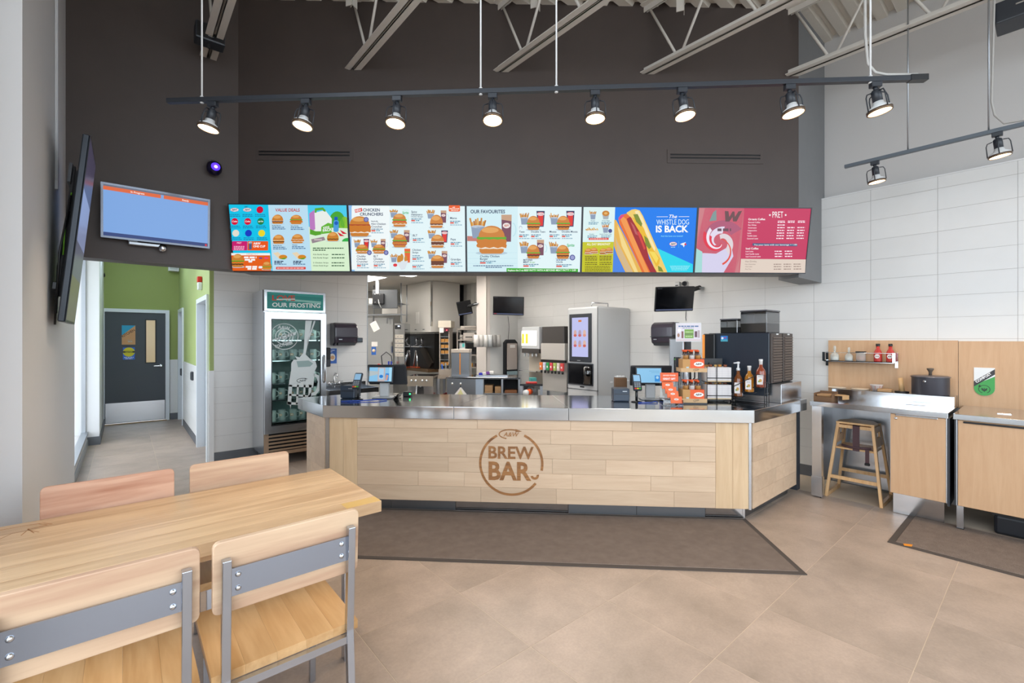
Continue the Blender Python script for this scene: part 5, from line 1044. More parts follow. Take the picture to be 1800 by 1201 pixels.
tag(MB().box(-0.04, -0.055, 0, 0.04, 0.055, 0.028, ch=0.004).build('kraft_packet', 'kraft', None, (5.66, 1.045, LZ)), 'flat kraft paper packet in front of the liner cup', 'packet')
for u, lab in ((1470, 'pale round paper plate lying on the ledge nearest the counter'), (1511, 'pale round paper plate lying on the ledge beside the liner cup')):
    y = PX(u, 682, 5.70).y; tag(MB().lathe([(0, 0), (0.075, 0), (0.08, 0.006), (0.072, 0.012), (0, 0.013)], 24).build('paper_plate', mat('#d8c3ab', 0.6), None, (5.73, y, LZ)), lab, 'plate', 'round plates on the ledge')
t = thing('napkin_caddy', 'brown cardboard caddy of kraft napkins at the worktop end', 'caddy', (5.24, 1.425, WZ + 0.0005), 0)
MB().box(-0.1, -0.075, 0.0, 0.1, 0.075, 0.004).box(-0.1, -0.075, 0.004, -0.096, 0.075, 0.045).box(0.096, -0.075, 0.004, 0.1, 0.075, 0.085).box(-0.096, -0.075, 0.004, 0.096, -0.071, 0.075).box(-0.096, 0.071, 0.004, 0.096, 0.075, 0.075).build('tray', 'kraftd', t)
for k in range(3): MB().box(-0.085 + k * 0.012, -0.06, 0.006 + k * 0.02, 0.07, 0.06, 0.023 + k * 0.02, ch=0.003).build('napkin_bundle', 'kraft', t)
MB().box(-0.02, -0.14, 0.055, 0.09, -0.078, 0.061).prism([(-0.02, -0.14), (0.09, -0.14), (0.06, -0.175)], 0.02, 0.06).build('loose_napkin', mat('#c39a6c', 0.8), t)

# ================================================================ high chair in the open bay
hc = thing('high_chair', 'wooden restaurant high chair with brown straps tucked under the worktop', 'high chair', (5.44, 1.205, 0))
B = {(-1, 1): (-0.21, 0.215), (-1, -1): (-0.21, -0.215), (1, 1): (0.2, 0.215), (1, -1): (0.2, -0.215)}
Tp = {(-1, 1): (-0.13, 0.135), (-1, -1): (-0.13, -0.135), (1, 1): (0.12, 0.135), (1, -1): (0.12, -0.135)}
HT = 0.715
def hp(k, z): f = z / HT; b_, t_ = B[k], Tp[k]; return Vector((b_[0] + (t_[0] - b_[0]) * f, b_[1] + (t_[1] - b_[1]) * f, z))
for k in B: MB().bar(hp(k, 0.0), hp(k, HT), 0.034, 0.024, (0, 1, 0)).build('leg', 'stoolwood', hc, bevel=0.003)
for s in (1, -1):
    MB().bar(hp((-1, s), 0.02), hp((1, s), 0.02), 0.024, 0.036).build('runner', 'stoolwood', hc); MB().bar(hp((s, 1), 0.20), hp((s, -1), 0.20), 0.02, 0.032).build('stretcher', 'stoolwood', hc)
    a0, a1 = hp((-1, s), 0.52), hp((1, s), 0.52); b0, b1 = hp((-1, s), 0.70), hp((1, s), 0.70); m0, m1 = hp((-1, s), 0.60), hp((1, s), 0.60); n0, n1 = hp((-1, s), 0.65), hp((1, s), 0.65)
    lo = MB()
    def quad(p, q, r_, t_):
        n_ = Vector((0, 0.008 * s, 0)); lo.add([p - n_, q - n_, r_ - n_, t_ - n_, p + n_, q + n_, r_ + n_, t_ + n_], [(0, 1, 2, 3), (7, 6, 5, 4), (0, 4, 5, 1), (1, 5, 6, 2), (2, 6, 7, 3), (3, 7, 4, 0)])
    quad(a0, a1, m1, m0); quad(n0, n1, b1, b0); quad(m0, m0.lerp(m1, 0.3), n0.lerp(n1, 0.3), n0); quad(m0.lerp(m1, 0.7), m1, n1, n0.lerp(n1, 0.7)); lo.build('side_panel', 'stoolwood', hc)
MB().bar(hp((-1, 1), 0.69), hp((-1, -1), 0.69), 0.02, 0.03).build('top_rail', 'stoolwood', hc); MB().bar(hp((1, 1), 0.69), hp((1, -1), 0.69), 0.02, 0.05).build('top_rail', 'stoolwood', hc)
MB().box(-0.15, -0.155, 0.47, 0.15, 0.155, 0.487, ch=0.003).build('seat', 'stoolwood', hc)
MB().prism([(-0.15, 0.15), (-0.15, -0.15), (-0.02, -0.155), (0.13, -0.09), (0.13, 0.09), (-0.02, 0.155)], HT, HT + 0.018).build('tray_board', 'stoolwood', hc, bevel=0.003)
st = mat('#4a3438', 0.8)
MB().box(-0.165, -0.04, 0.47, -0.158, 0.012, 0.715).box(-0.165, -0.04, 0.708, -0.1, 0.012, 0.7155).build('strap', st, hc)
MB().tube([(-0.15, 0.10, 0.51), (-0.165, 0.03, 0.50), (-0.165, -0.06, 0.505), (-0.15, -0.13, 0.51)], 0.012, 6).build('belt', st, hc); MB().box(-0.168, -0.115, 0.37, -0.162, -0.085, 0.5).build('strap', st, hc); MB().box(-0.175, -0.12, 0.35, -0.155, -0.08, 0.375, ch=0.004).build('buckle', 'black', hc)

# ================================================================ glass-door mug cooler
FX0, FX1, FY, FB, FT = 1.262, 1.972, 6.05, 0.13, 2.125
fr = thing('mug_cooler', 'tall steel cooler with glass door full of mugs', 'cooler')
d = 0.04
MB().box(FX0, FY + 0.01, FB, FX0 + d, 6.68, FT).box(FX1 - d, FY + 0.01, FB, FX1, 6.68, FT).box(FX0 + d, FY + 0.01, FT - d, FX1 - d, 6.68, FT).box(FX0 + d, 6.64, FB, FX1 - d, 6.68, FT - d).box(FX0 + d, FY + 0.06, FB, FX1 - d, 6.64, 0.40).build('cabinet', 'steelv', fr)
MB().box(FX0 + d, 6.628, 0.40, FX1 - d, 6.64, 1.86).build('liner', mat('#7f9a97', 0.4), fr)
for x in (FX0 + 0.06, FX1 - 0.06):
    for y in (FY + 0.08, 6.6): MB().tube([(x - 0.012, y, 0.045), (x + 0.012, y, 0.045)], 0.045, 16).box(x - 0.02, y - 0.02, 0.09, x + 0.02, y + 0.02, FB).build('caster', 'blackm', fr)
za, zb = PY(470, 511, FY).z, PY(470, 545, FY).z
hd = MB().box(FX0, FY - 0.02, 1.865, FX1, FY + 0.06, FT, ch=0.004).build('header', 'steelv', fr)
a = ArtPx([(180, 84), (556, 104), (556, 204), (180, 200)], FX1 - FX0 - 0.06, 0.2); a.bg('#1f8f88'); a.poly([(180, 84), (556, 104), (556, 120), (180, 100)], '#35a39b'); a.poly([(300, 130), (540, 145), (540, 165), (420, 150), (300, 145)], '#8fcfc6', 0)
a.text('LOVE', 212, 142, 34, '#c8452e', 0.03, wmax=148); a.poly([(240, 132), (360, 128), (360, 136), (240, 140)], '#d9efe9', 1); a.text('OUR FROSTING', 212, 186, 28, '#e7f2f0', 0.025, wmax=322); a.build('sign', 'print', hd, ((FX0 + FX1) / 2, FY - 0.0205, 1.995))
dz0, dz1 = 0.40, 1.855; gx0, gx1, gz0, gz1 = PY(476, 600, FY - 0.02).x, PY(563, 600, FY - 0.02).x, 0.49, 1.775
dr = MB().box(FX0 + 0.002, FY - 0.045, dz0, gx0, FY, dz1).box(gx1, FY - 0.045, dz0, FX1 - 0.002, FY, dz1).box(gx0, FY - 0.045, gz1, gx1, FY, dz1).box(gx0, FY - 0.045, dz0, gx1, FY, gz0).build('door', 'steelv', fr)
box('pane', 'coolerglass', dr, gx0, FY - 0.03, gz0, gx1, FY - 0.024, gz1)
MB().box(gx0, FY - 0.04, gz0, gx0 + 0.012, FY - 0.031, gz1).box(gx1 - 0.012, FY - 0.04, gz0, gx1, FY - 0.031, gz1).box(gx0, FY - 0.04, gz1 - 0.012, gx1, FY - 0.031, gz1).box(gx0, FY - 0.04, gz0, gx1, FY - 0.031, gz0 + 0.012).build('gasket', 'black', dr)
MB().tube([(FX1 - 0.03, FY - 0.045, 0.98), (FX1 - 0.03, FY - 0.085, 1.0), (FX1 - 0.03, FY - 0.085, 1.30), (FX1 - 0.03, FY - 0.045, 1.32)], 0.012, 10).build('handle', 'steelv', dr)
# frosted decal on the glass (laid out on the photo crop)
gu = lambda px, py: (420 + px / 3.7546, 490 + py / 3.7546)
class Decal(Art):
    def q(self, px, py): u, v = gu(px, py); p = PY(u, v, FY - 0.031); return (p.x - FX0, p.z - 1.0)
a = Decal(); FRO = '#cfd8d9'
def dp(pts, col=FRO, up=0): a.poly([a.q(*p) for p in pts], col, up)
dp([(440, 262), (485, 262), (455, 430), (440, 500), (470, 530), (505, 545), (515, 580), (500, 610), (345, 600), (345, 560), (360, 535), (385, 535), (370, 512), (400, 520), (425, 490), (430, 430)])
dp([(500, 262), (512, 262), (470, 380), (455, 440), (450, 430), (465, 370)])
dp([(345, 600), (500, 610), (492, 700), (330, 690)]); dp([(330, 690), (492, 700), (488, 720), (328, 712)])
dp([(495, 625), (530, 640), (538, 690), (530, 740), (505, 770), (465, 775), (470, 755), (500, 748), (515, 720), (520, 680), (510, 650), (494, 645)])
for x0, x1 in ((328, 352), (384, 396), (428, 440), (462, 480)): dp([(x0, 700), (x1, 702), (x1 - 8, 830), (x0 - 8, 828)])
dp([(320, 812), (415, 822), (413, 836), (318, 830)]); dp([(330, 760), (480, 772), (478, 784), (330, 772)]); dp([(335, 830), (345, 830), (341, 862)])
dp([(380, 545), (460, 540), (490, 560), (470, 580), (390, 585)], '#8fa7a6', 1)
cx, cz = a.q(300, 382); rr_ = a.q(390, 382)[0] - cx
for r1, w1 in ((1.0, 0.05), (0.62, 0.06), (0.42, 0.06), (0.2, 0.07)): a.arc(cx, cz, rr_ * r1, 0, 360, rr_ * w1, FRO, n=36)
dp([(210, 405), (380, 350), (372, 372), (215, 412)]); a.text('ROOT BEER', cx - rr_ * 0.62, cz - rr_ * 0.9, rr_ * 0.24, FRO, 0.03, rot=14, wmax=rr_ * 1.3); a.text('A&W', cx - rr_ * 0.5, cz + rr_ * 0.62, rr_ * 0.26, FRO, 0.03, rot=-8)
x_, z_ = a.q(418, 672); oval_mark(a, x_, z_, 0.135, ink='#3a4648', plain=True)
a.build('decal', 'print', dr, (FX0, FY - 0.0312, 1.0))
gr = MB().box(FX0, FY - 0.01, FB, FX1, FY + 0.0, 0.17).box(FX0, FY - 0.01, 0.17, FX0 + 0.05, FY, 0.395).box(FX1 - 0.05, FY - 0.01, 0.17, FX1, FY, 0.395).build('grille_frame', mat('#b49d86', 0.35, 0.7), fr)
for k in range(5): MB().box(FX0 + 0.05, FY - 0.012, 0.18 + k * 0.043, FX1 - 0.05, FY - 0.002, 0.203 + k * 0.043).build('grille_slat', mat('#b49d86', 0.35, 0.7), gr)
box('grille_back', 'black', fr, FX0 + 0.05, FY + 0.03, 0.17, FX1 - 0.05, FY + 0.04, 0.395)
box('light_strip', mat('#eafff8', 0.5, emit=7.0), fr, FX0 + 0.06, FY + 0.04, 1.82, FX1 - 0.06, FY + 0.07, 1.85)
for x in (FX0 + d + 0.003, FX1 - d - 0.015): box('light_strip', mat('#eafff8', 0.5, emit=7.0), fr, x, FY + 0.012, 0.5, x + 0.012, FY + 0.022, 1.8)  # side strips added to brighten the mugs inside
shz = [0.52, 0.79, 0.99, 1.27, 1.52]
for k, z in enumerate(shz): box('shelf', 'steel', fr, FX0 + d + 0.005, FY + 0.03, z - 0.012, FX1 - d - 0.005, 6.6, z)
mg0 = None; n = 0
row = ['bottom', 'second', 'third', 'fourth', 'top']; colw = ['nearest the hinge side', 'second from the hinge side', 'in the middle', 'fourth from the hinge side', 'nearest the handle']
for r_, z in enumerate(shz):
    for c_ in range(5):
        if mg0 is None:
            mg0 = thing('glass_mug', '', 'mug', (0, 0, 0), 0, 'glass mugs in the cooler')
            MB().lathe([(0, 0.0), (0.042, 0.0), (0.045, 0.006), (0.042, 0.05), (0.046, 0.13), (0.042, 0.13), (0.037, 0.05), (0.036, 0.014), (0, 0.014)], 14).build('body', 'mug', mg0)
            MB().tube([(0.043, 0, 0.105), (0.075, 0, 0.1), (0.078, 0, 0.05), (0.042, 0, 0.035)], 0.007, 6).build('handle', 'mug', mg0)
            aa = Art(); aa.ell(0, 0.07, 0.02, 0.014, '#d98c4c'); aa.ell(0, 0.07, 0.014, 0.009, '#efe4d8', up=1); aa.build('badge', 'print', mg0, (0, -0.0445, 0)); m_ = mg0
        else: m_ = dup(mg0)
        m_.location = (FX0 + 0.115 + c_ * 0.12, FY + 0.11 + (c_ % 2) * 0.05, z + 0.001); m_.rotation_euler = (0, 0, R(-35)); m_['label'] = 'clear glass mug on the %s cooler shelf, %s' % (row[r_], colw[c_])

# ================================================================ wall fittings behind the counter
def towel(t, w=0.33, h=0.33):
    prof = [(0.0, -h / 2), (-0.12, -h / 2), (-0.2, -h * 0.36), (-0.215, -h * 0.1), (-0.215, h * 0.28), (-0.19, h * 0.42), (-0.14, h / 2), (0, h / 2)]
    MB().yz(prof, -w / 2, w / 2).build('cover', 'towel', t, bevel=0.018); MB().box(-w * 0.36, -0.206, -h * 0.47, w * 0.36, -0.12, -h * 0.36).build('slot', 'black', t)
    MB().box(-w / 2 - 0.002, -0.222, -h * 0.12, w / 2 + 0.002, -0.21, -h * 0.09).build('seam_ridge', 'anthr', t); box('badge', 'alum', t, -w * 0.34, -0.221, -h * 0.24, -w * 0.2, -0.21, -h * 0.2)
t = thing('towel_dispenser', 'smoky black paper towel dispenser on the tiled wall beside the cooler', 'dispenser', (2.42, BY - 0.005, 1.6)); towel(t)
t = thing('towel_dispenser', 'smoky black paper towel dispenser under the tilted monitor by the tiled wall', 'dispenser', (DX - 0.005, 3.47, 1.6), R(-90)); towel(t)
x, z, w, h = sheet('', 576, 613, 592, 639, BY - 0.01); t = thing('wall_notice', 'small blue handwashing notice beside the cooler', 'sign', (x, BY - 0.008, z))
box('sheet', 'paper', t, -w / 2, 0, -h / 2, w / 2, 0.002, h / 2)
a = Art(); a.rect(-w / 2, -h / 2, w / 2, h / 2, '#2e62b5'); a.ell(0, -h * 0.08, w * 0.34, h * 0.25, '#e7e2da', up=1); a.ell(0.005, -h * 0.1, w * 0.22, h * 0.13, '#d9a878', up=1); a.dashes(-w * 0.4, h * 0.36, w * 0.7, h * 0.05, '#dbe6f6'); a.dashes(-w * 0.4, h * 0.26, w * 0.4, h * 0.05, '#dbe6f6'); a.build('print', 'print', t, (0, -0.0002, 0))
t = thing('soap_dispenser', 'narrow black soap dispenser between cooler and blue notice', 'dispenser', (2.19, BY - 0.006, 1.27)); MB().box(-0.05, -0.1, -0.13, 0.045, 0, 0.14, ch=0.015).build('body', 'blackm', t); box('push_bar', 'anthr', t, -0.035, -0.115, -0.12, 0.03, -0.1, -0.03)
x, z, w, h = sheet('', 625, 594, 637, 602, BY - 0.01); t = thing('wall_keypad', 'small dark wall keypad beside the towel dispenser', 'keypad', (x, BY - 0.005, z)); MB().box(-w / 2, -0.022, -h / 2, w / 2, 0, h / 2, ch=0.004).build('housing', 'anthr', t); box('display', mat('#55606a', 0.2), t, -w * 0.4, -0.025, -h * 0.3, w * 0.4, -0.022, h * 0.35)
t = thing('hand_sink', 'small steel hand sink with curved tap by the cooler', 'sink', (2.37, 6.46, 0))
MB().box(-0.28, -0.2, 0.72, 0.42, 0.24, 0.735).box(-0.28, -0.2, 0.735, -0.262, 0.24, 0.84).box(0.402, -0.2, 0.735, 0.42, 0.24, 0.84).box(-0.262, -0.2, 0.735, 0.402, -0.182, 0.84).box(-0.262, 0.222, 0.735, 0.402, 0.24, 0.90).build('basin', 'steel', t)
MB().tube([(-0.08, 0.18, 0.84), (-0.08, 0.18, 1.0), (-0.08, 0.14, 1.045), (-0.08, 0.08, 1.04), (-0.08, 0.06, 0.99)], 0.011, 10).build('spout', 'chrome', t)
MB().box(-0.17, 0.16, 0.86, 0.01, 0.22, 0.89, ch=0.005).build('tap_base', 'chrome', t)
for x in (-0.15, -0.01): MB().lathe([(0.022, 0.89), (0.024, 0.91), (0.012, 0.925), (0, 0.928)], 10, (x, 0.19, 0)).bar((x, 0.19, 0.92), (x + 0.05, 0.16, 0.925), 0.012, 0.008).build('tap_handle', 'chrome', t)
MB().box(-0.24, -0.15, 0.0, 0.38, 0.2, 0.72).build('pedestal', 'steelv', t)

# ================================================================ things on the service counter
CZ = CT + 0.0005
def on(u, v): p = PZ(u, v, CT); return Vector((p.x, p.y, CZ))
def pos_terminal(p, label, art):
    t = thing('order_terminal', label, 'terminal', p, CANG)
    MB().box(-0.1, -0.09, 0, 0.1, 0.09, 0.012, ch=0.005).box(-0.045, -0.02, 0.012, 0.045, 0.03, 0.15, ch=0.006).build('stand', 'machine', t)
    m = Matrix.Translation((0.015, 0.035, 0.225)) @ Matrix.Rotation(R(14), 4, 'X')
    MB().box(-0.2, 0, -0.105, 0.2, 0.028, 0.105, ch=0.012, mtx=m).build('staff_display', 'blackm', t)
    o = MB().box(-0.13, -0.018, -0.082, 0.125, 0, 0.082, ch=0.006).build('customer_display', 'anthr', t); o.location = (-0.02, -0.035, 0.235); o.rotation_euler = (R(-8), 0, 0)
    a = Art(); a.rect(-0.118, -0.07, 0.113, 0.07, '#8cc6ec'); art(a); a.build('picture', 'screen', o, (0, -0.0185, 0))
    MB().tube([(0.09, 0.02, 0.012), (0.16, -0.02, 0.006), (0.2, -0.09, 0.005), (0.1, -0.13, 0.005), (0.0, -0.14, 0.005), (-0.08, -0.12, 0.005)], 0.0045, 6).build('cable', 'black', t)
    return t
def art1(a):
    a.poly([(-0.118, -0.02), (-0.03, 0.0), (-0.03, 0.03), (-0.118, 0.035)], '#b7c4c8'); a.rect(-0.03, -0.07, 0.045, 0.07, '#c2b6b8', 1); a.rect(-0.018, -0.05, 0.03, 0.06, '#a9d2ee', 1); a.ell(0.006, -0.02, 0.02, 0.016, '#2f7fd0', up=1); a.rect(0.05, -0.06, 0.095, 0.01, '#2f86dc', 1); a.poly([(0.05, -0.06), (0.07, -0.06), (0.08, -0.01), (0.06, 0.0)], '#d3a08c', 1); a.rect(0.085, -0.07, 0.113, 0.07, '#a8dcf6', 1)
def art2(a): a.dashes(0.0, 0.04, 0.1, 0.006, '#6aa6cc'); a.dashes(0.02, 0.025, 0.08, 0.006, '#6aa6cc'); a.rect(0.05, -0.06, 0.1, 0.0, '#3b93dc', 1); a.ell(0.075, -0.02, 0.014, 0.014, '#a9d6f2', up=1)
pos_terminal(on(676, 699), 'order terminal with a colourful customer display beside the hand sink', art1)
pos_terminal(on(1143, 702), 'order terminal with a plain blue customer display beside the gift cards', art2)
def card_reader(p, label):
    t = thing('card_reader', label, 'card reader', p, CANG)
    MB().lathe([(0.05, 0), (0.05, 0.006), (0.012, 0.012)], 16).tube([(0, 0, 0.01), (0, 0, 0.13)], 0.012, 10).build('pole', 'black', t)
    o = MB().box(-0.04, -0.012, -0.085, 0.04, 0.016, 0.085, ch=0.008).build('handset', 'anthr', t); o.location = (0, -0.01, 0.185); o.rotation_euler = (R(-32), 0, 0)
    box('screen', mat('#7fa3bd', 0.2, emit=0.5), o, -0.03, -0.014, 0.005, 0.03, -0.012, 0.07)
    b = MB()
    for i in range(3):
        for j in range(3): b.box(-0.028 + i * 0.02, -0.0145, -0.055 + j * 0.018, -0.012 + i * 0.02, -0.012, -0.043 + j * 0.018)
    b.build('keys', mat('#8a9096', 0.5), o)
    for i, c in enumerate(('#d23a3a', '#d9b62c', '#3fae4a')): box('key', mat(c, 0.5), o, -0.028 + i * 0.02, -0.015, -0.076, -0.012 + i * 0.02, -0.012, -0.063)
card_reader(on(629, 703), 'card reader on a pole beside the cooler'); card_reader(on(1119, 707), 'card reader on a pole beside the grey drinks machine')
for p, lab in ((on(614, 700), 'dark receipt printer behind the card reader by the cooler'), (on(1093, 706), 'dark receipt printer behind the card reader by the drinks machine')):
    t = thing('receipt_printer', lab, 'printer', p + Vector((0.03, 0.04, 0)), CANG)
    MB().box(-0.075, -0.08, 0, 0.075, 0.08, 0.125, ch=0.014).build('body', mat('#2b3848', 0.32), t); box('cover_line', 'black', t, -0.07, -0.0815, 0.07, 0.07, -0.08, 0.076); box('badge', 'alum', t, 0.01, -0.0825, 0.095, 0.05, -0.08, 0.102)
t = thing('key_switch', 'little black box with a green light beside the order terminal', 'device', on(717, 697), CANG)
MB().box(-0.045, -0.03, 0, 0.04, 0.03, 0.05, ch=0.005).build('body', 'black', t); MB().lathe([(0.009, 0), (0, 0.003)], 12, mtx=Matrix.Translation((0.03, -0.03, 0.028)) @ Matrix.Rotation(R(90), 4, 'X')).build('indicator', mat('#3dff8c', 0.3, emit=2.5), t)
t = thing('menu_holder', 'small angled clear card holder on the steel worktop', 'card holder', on(700, 703), CANG)
MB().bar((-0.04, 0.01, 0.0), (0.04, -0.01, 0.0), 0.07, 0.004).bar((-0.03, 0.02, 0.002), (0.02, -0.01, 0.06), 0.06, 0.003).build('stand', 'acrylic', t)
b = MB().tube([on(600, 707) + Vector((0, 0, 0.006)), on(640, 706) + Vector((0, 0, 0.008)), on(662, 705) + Vector((0, 0, 0.012)), on(680, 704) + Vector((0, 0, 0.006))], 0.006, 6)
tag(b.build('network_cable', mat('#2a4fb0', 0.4)), 'loose blue cable lying by the order terminal near the cooler', 'cable')
b = MB().tube([on(1122, 709) + Vector((0, 0, 0.005)), on(1145, 709) + Vector((0, 0, 0.006)), on(1152, 708) + Vector((0, 0, 0.012)), on(1156, 709) + Vector((0, 0, 0.005))], 0.005, 6)
tag(b.build('network_cable', mat('#2a4fb0', 0.4)), 'loose blue cable lying by the plain blue order terminal', 'cable')
t = thing('cup_tray', 'small box of lids and napkins behind the card reader', 'tray', on(1098, 700) + Vector((0.12, 0.14, 0)), CANG)
MB().box(-0.06, -0.05, 0, 0.06, 0.05, 0.19, ch=0.004).build('box', 'kraftd', t)
for k in range(3): MB().lathe([(0.02, 0), (0.035, 0.012), (0, 0.02)], 10, (-0.03 + k * 0.03, 0.0, 0.19)).build('lid', 'paper', t)
# gift card rack
t = thing('gift_card_rack', 'stepped clear rack of orange gift cards', 'rack', on(1180, 712), CANG)
MB().box(-0.088, -0.06, 0, 0.088, 0.08, 0.006).box(-0.088, -0.06, 0.006, -0.085, 0.08, 0.05).box(0.085, -0.06, 0.006, 0.088, 0.08, 0.05).box(-0.08, 0.07, 0.006, 0.08, 0.075, 0.2).build('stand', 'acrylic', t)
o = MB().box(-0.085, 0.05, 0.205, 0.075, 0.054, 0.285).build('header_card', 'orange', t)
a = Art(); a.rect(-0.085, 0.205, 0.075, 0.285, '#e7602c'); a.text('GOOD FOOD', -0.06, 0.255, 0.012, '#ffe6da', 0.02, wmax=0.11); a.text('GREAT GIFT', -0.06, 0.222, 0.016, '#ffffff', 0.02, wmax=0.11); a.build('print', 'print', o, (0, 0.0495, 0))
for k, (x, y, z) in enumerate(((-0.02, 0.035, 0.14), (0.0, 0.01, 0.10), (0.012, -0.015, 0.065), (0.035, -0.045, 0.02))):
    c = MB().box(-0.05, 0, 0, 0.05, 0.006, 0.062).build('gift_card', 'orange', t); c.location = (x, y, z); c.rotation_euler = (R(-18), 0, 0)
    a = Art(); a.rect(-0.05, 0, 0.05, 0.062, '#ea6a36'); a.ell(0.0, 0.036, 0.02, 0.009, '#f7e6dd', up=1); a.text('A&W', 0, 0.033, 0.007, '#5a2a1a', 0.02, 0.2, 'c', 0.026); a.build('print', 'print', c, (0, -0.0005, 0))
# carton rack
rk = thing('carton_rack', 'two-tier black rack with wooden trays', 'rack', on(1214, 708), CANG)
for x in (-0.105, 0.105): MB().box(x - 0.012, 0.06, 0, x + 0.012, 0.084, 0.42).build('post', 'anthr', rk)
MB().box(-0.12, -0.09, 0.0, 0.12, 0.09, 0.012).build('foot', 'black', rk)
for z in (0.012, 0.29):
    tr = MB().box(-0.115, -0.095, z, 0.115, 0.06, z + 0.006).box(-0.115, -0.1, z, 0.115, -0.094, z + 0.036).box(-0.115, -0.094, z + 0.006, -0.109, 0.06, z + 0.036).box(0.109, -0.094, z + 0.006, 0.115, 0.06, z + 0.036).build('tray', mat('#cda77a', 0.55), rk)
    a = Art(); oval_mark(a, 0.02, z + 0.019, 0.055, ink='#4a3424', plain=True); a.build('stamp', 'print', tr, (0, -0.1005, 0))
def carton(z, label):
    p = rk.matrix_basis @ Vector((0, 0, 0)); t = thing('drink_carton', label, 'carton', on(1214, 708) + Vector((0, 0, z)), CANG, 'orange drink cartons')
    MB().box(-0.095, -0.085, 0, 0.095, 0.05, 0.11).build('box', 'orange', t); box('side_flap', mat('#c2925a', 0.7), t, -0.0965, -0.086, 0.0, -0.03, 0.05, 0.1105)
    a = Art(); a.rect(-0.03, 0.0, 0.095, 0.11, '#e8591f'); a.ell(0.045, 0.066, 0.043, 0.021, '#f3ece6', up=1); a.text('A&W', 0.045, 0.058, 0.018, '#3a2018', 0.03, 0.25, 'c', 0.06); a.rect(0.05, 0.002, 0.08, 0.026, '#d8b48a', 1); a.rect(-0.066, 0.015, -0.042, 0.042, '#b8c8cc', 0); a.build('print', 'print', t, (0, -0.0865, 0))
    for k in range(6):
        x, y = -0.06 + (k % 3) * 0.055, -0.05 + (k // 3) * 0.06
        bt = MB().lathe([(0, 0), (0.023, 0), (0.024, 0.1), (0.02, 0.125), (0.011, 0.15), (0.01, 0.18), (0, 0.18)], 12, (x, y, 0.005)).build('bottle', mat('#3a1a10', 0.12, coat=0.5), t); MB().lathe([(0.0245, 0.105), (0.0245, 0.14), (0.024, 0.141)], 12, (x, y, 0.005)).build('bottle_label', mat('#c8c3c0' if k % 2 else '#a9793f', 0.5), bt); MB().lathe([(0.012, 0.172), (0.012, 0.186), (0, 0.187)], 10, (x, y, 0.005)).build('cap', 'orange', bt)
    MB().box(-0.08, -0.012, 0.188, 0.065, 0.008, 0.196).build('handle_strip', 'orange', t)
carton(0.0185, 'orange drink carton with bottles on the lower wooden tray'); carton(0.2965, 'orange drink carton with bottles on the upper wooden tray')
# framed offer sheet on a stand
p = on(1213, 700) + Vector((0.0, 0.0, 0)); t = thing('offer_stand', 'white offer sheet with green panel in a tall clear stand', 'sign', p, CANG)
MB().tube([(-0.03, 0.06, 0), (-0.03, 0.06, 0.6)], 0.005, 8).tube([(-0.08, 0.06, 0.003), (0.08, 0.06, 0.003)], 0.005, 6).build('pole', 'black', t)
o = MB().box(-0.125, 0.05, 0.565, 0.125, 0.058, 0.755).build('frame', 'plasticw', t)
a = Art(); a.rect(-0.12, 0.57, 0.12, 0.75, '#e2dbe2'); a.rect(-0.12, 0.57, 0.12, 0.59, '#dccbcb', 1); a.rect(-0.04, 0.60, 0.05, 0.69, '#7aa848'); a.rect(-0.04, 0.637, 0.05, 0.645, '#6a6a5a', 1); a.dashes(-0.03, 0.66, 0.07, 0.007, '#d6e6b8'); a.dashes(-0.03, 0.615, 0.07, 0.007, '#d6e6b8'); a.dashes(-0.1, 0.715, 0.2, 0.012, '#4d6f9c'); a.dashes(-0.06, 0.7, 0.11, 0.008, '#8f93b0')
a.ell(-0.09, 0.68, 0.018, 0.018, '#f6f4f6', up=1); a.rect(-0.07, 0.6, -0.05, 0.67, '#8a5a58', 0); a.rect(0.06, 0.61, 0.085, 0.67, '#6b4a58'); a.rect(0.09, 0.605, 0.11, 0.68, '#b9a8ac'); a.ell(-0.1, 0.63, 0.012, 0.02, '#a8806a')
a.build('print', 'print', o, (0, 0.0495, 0))
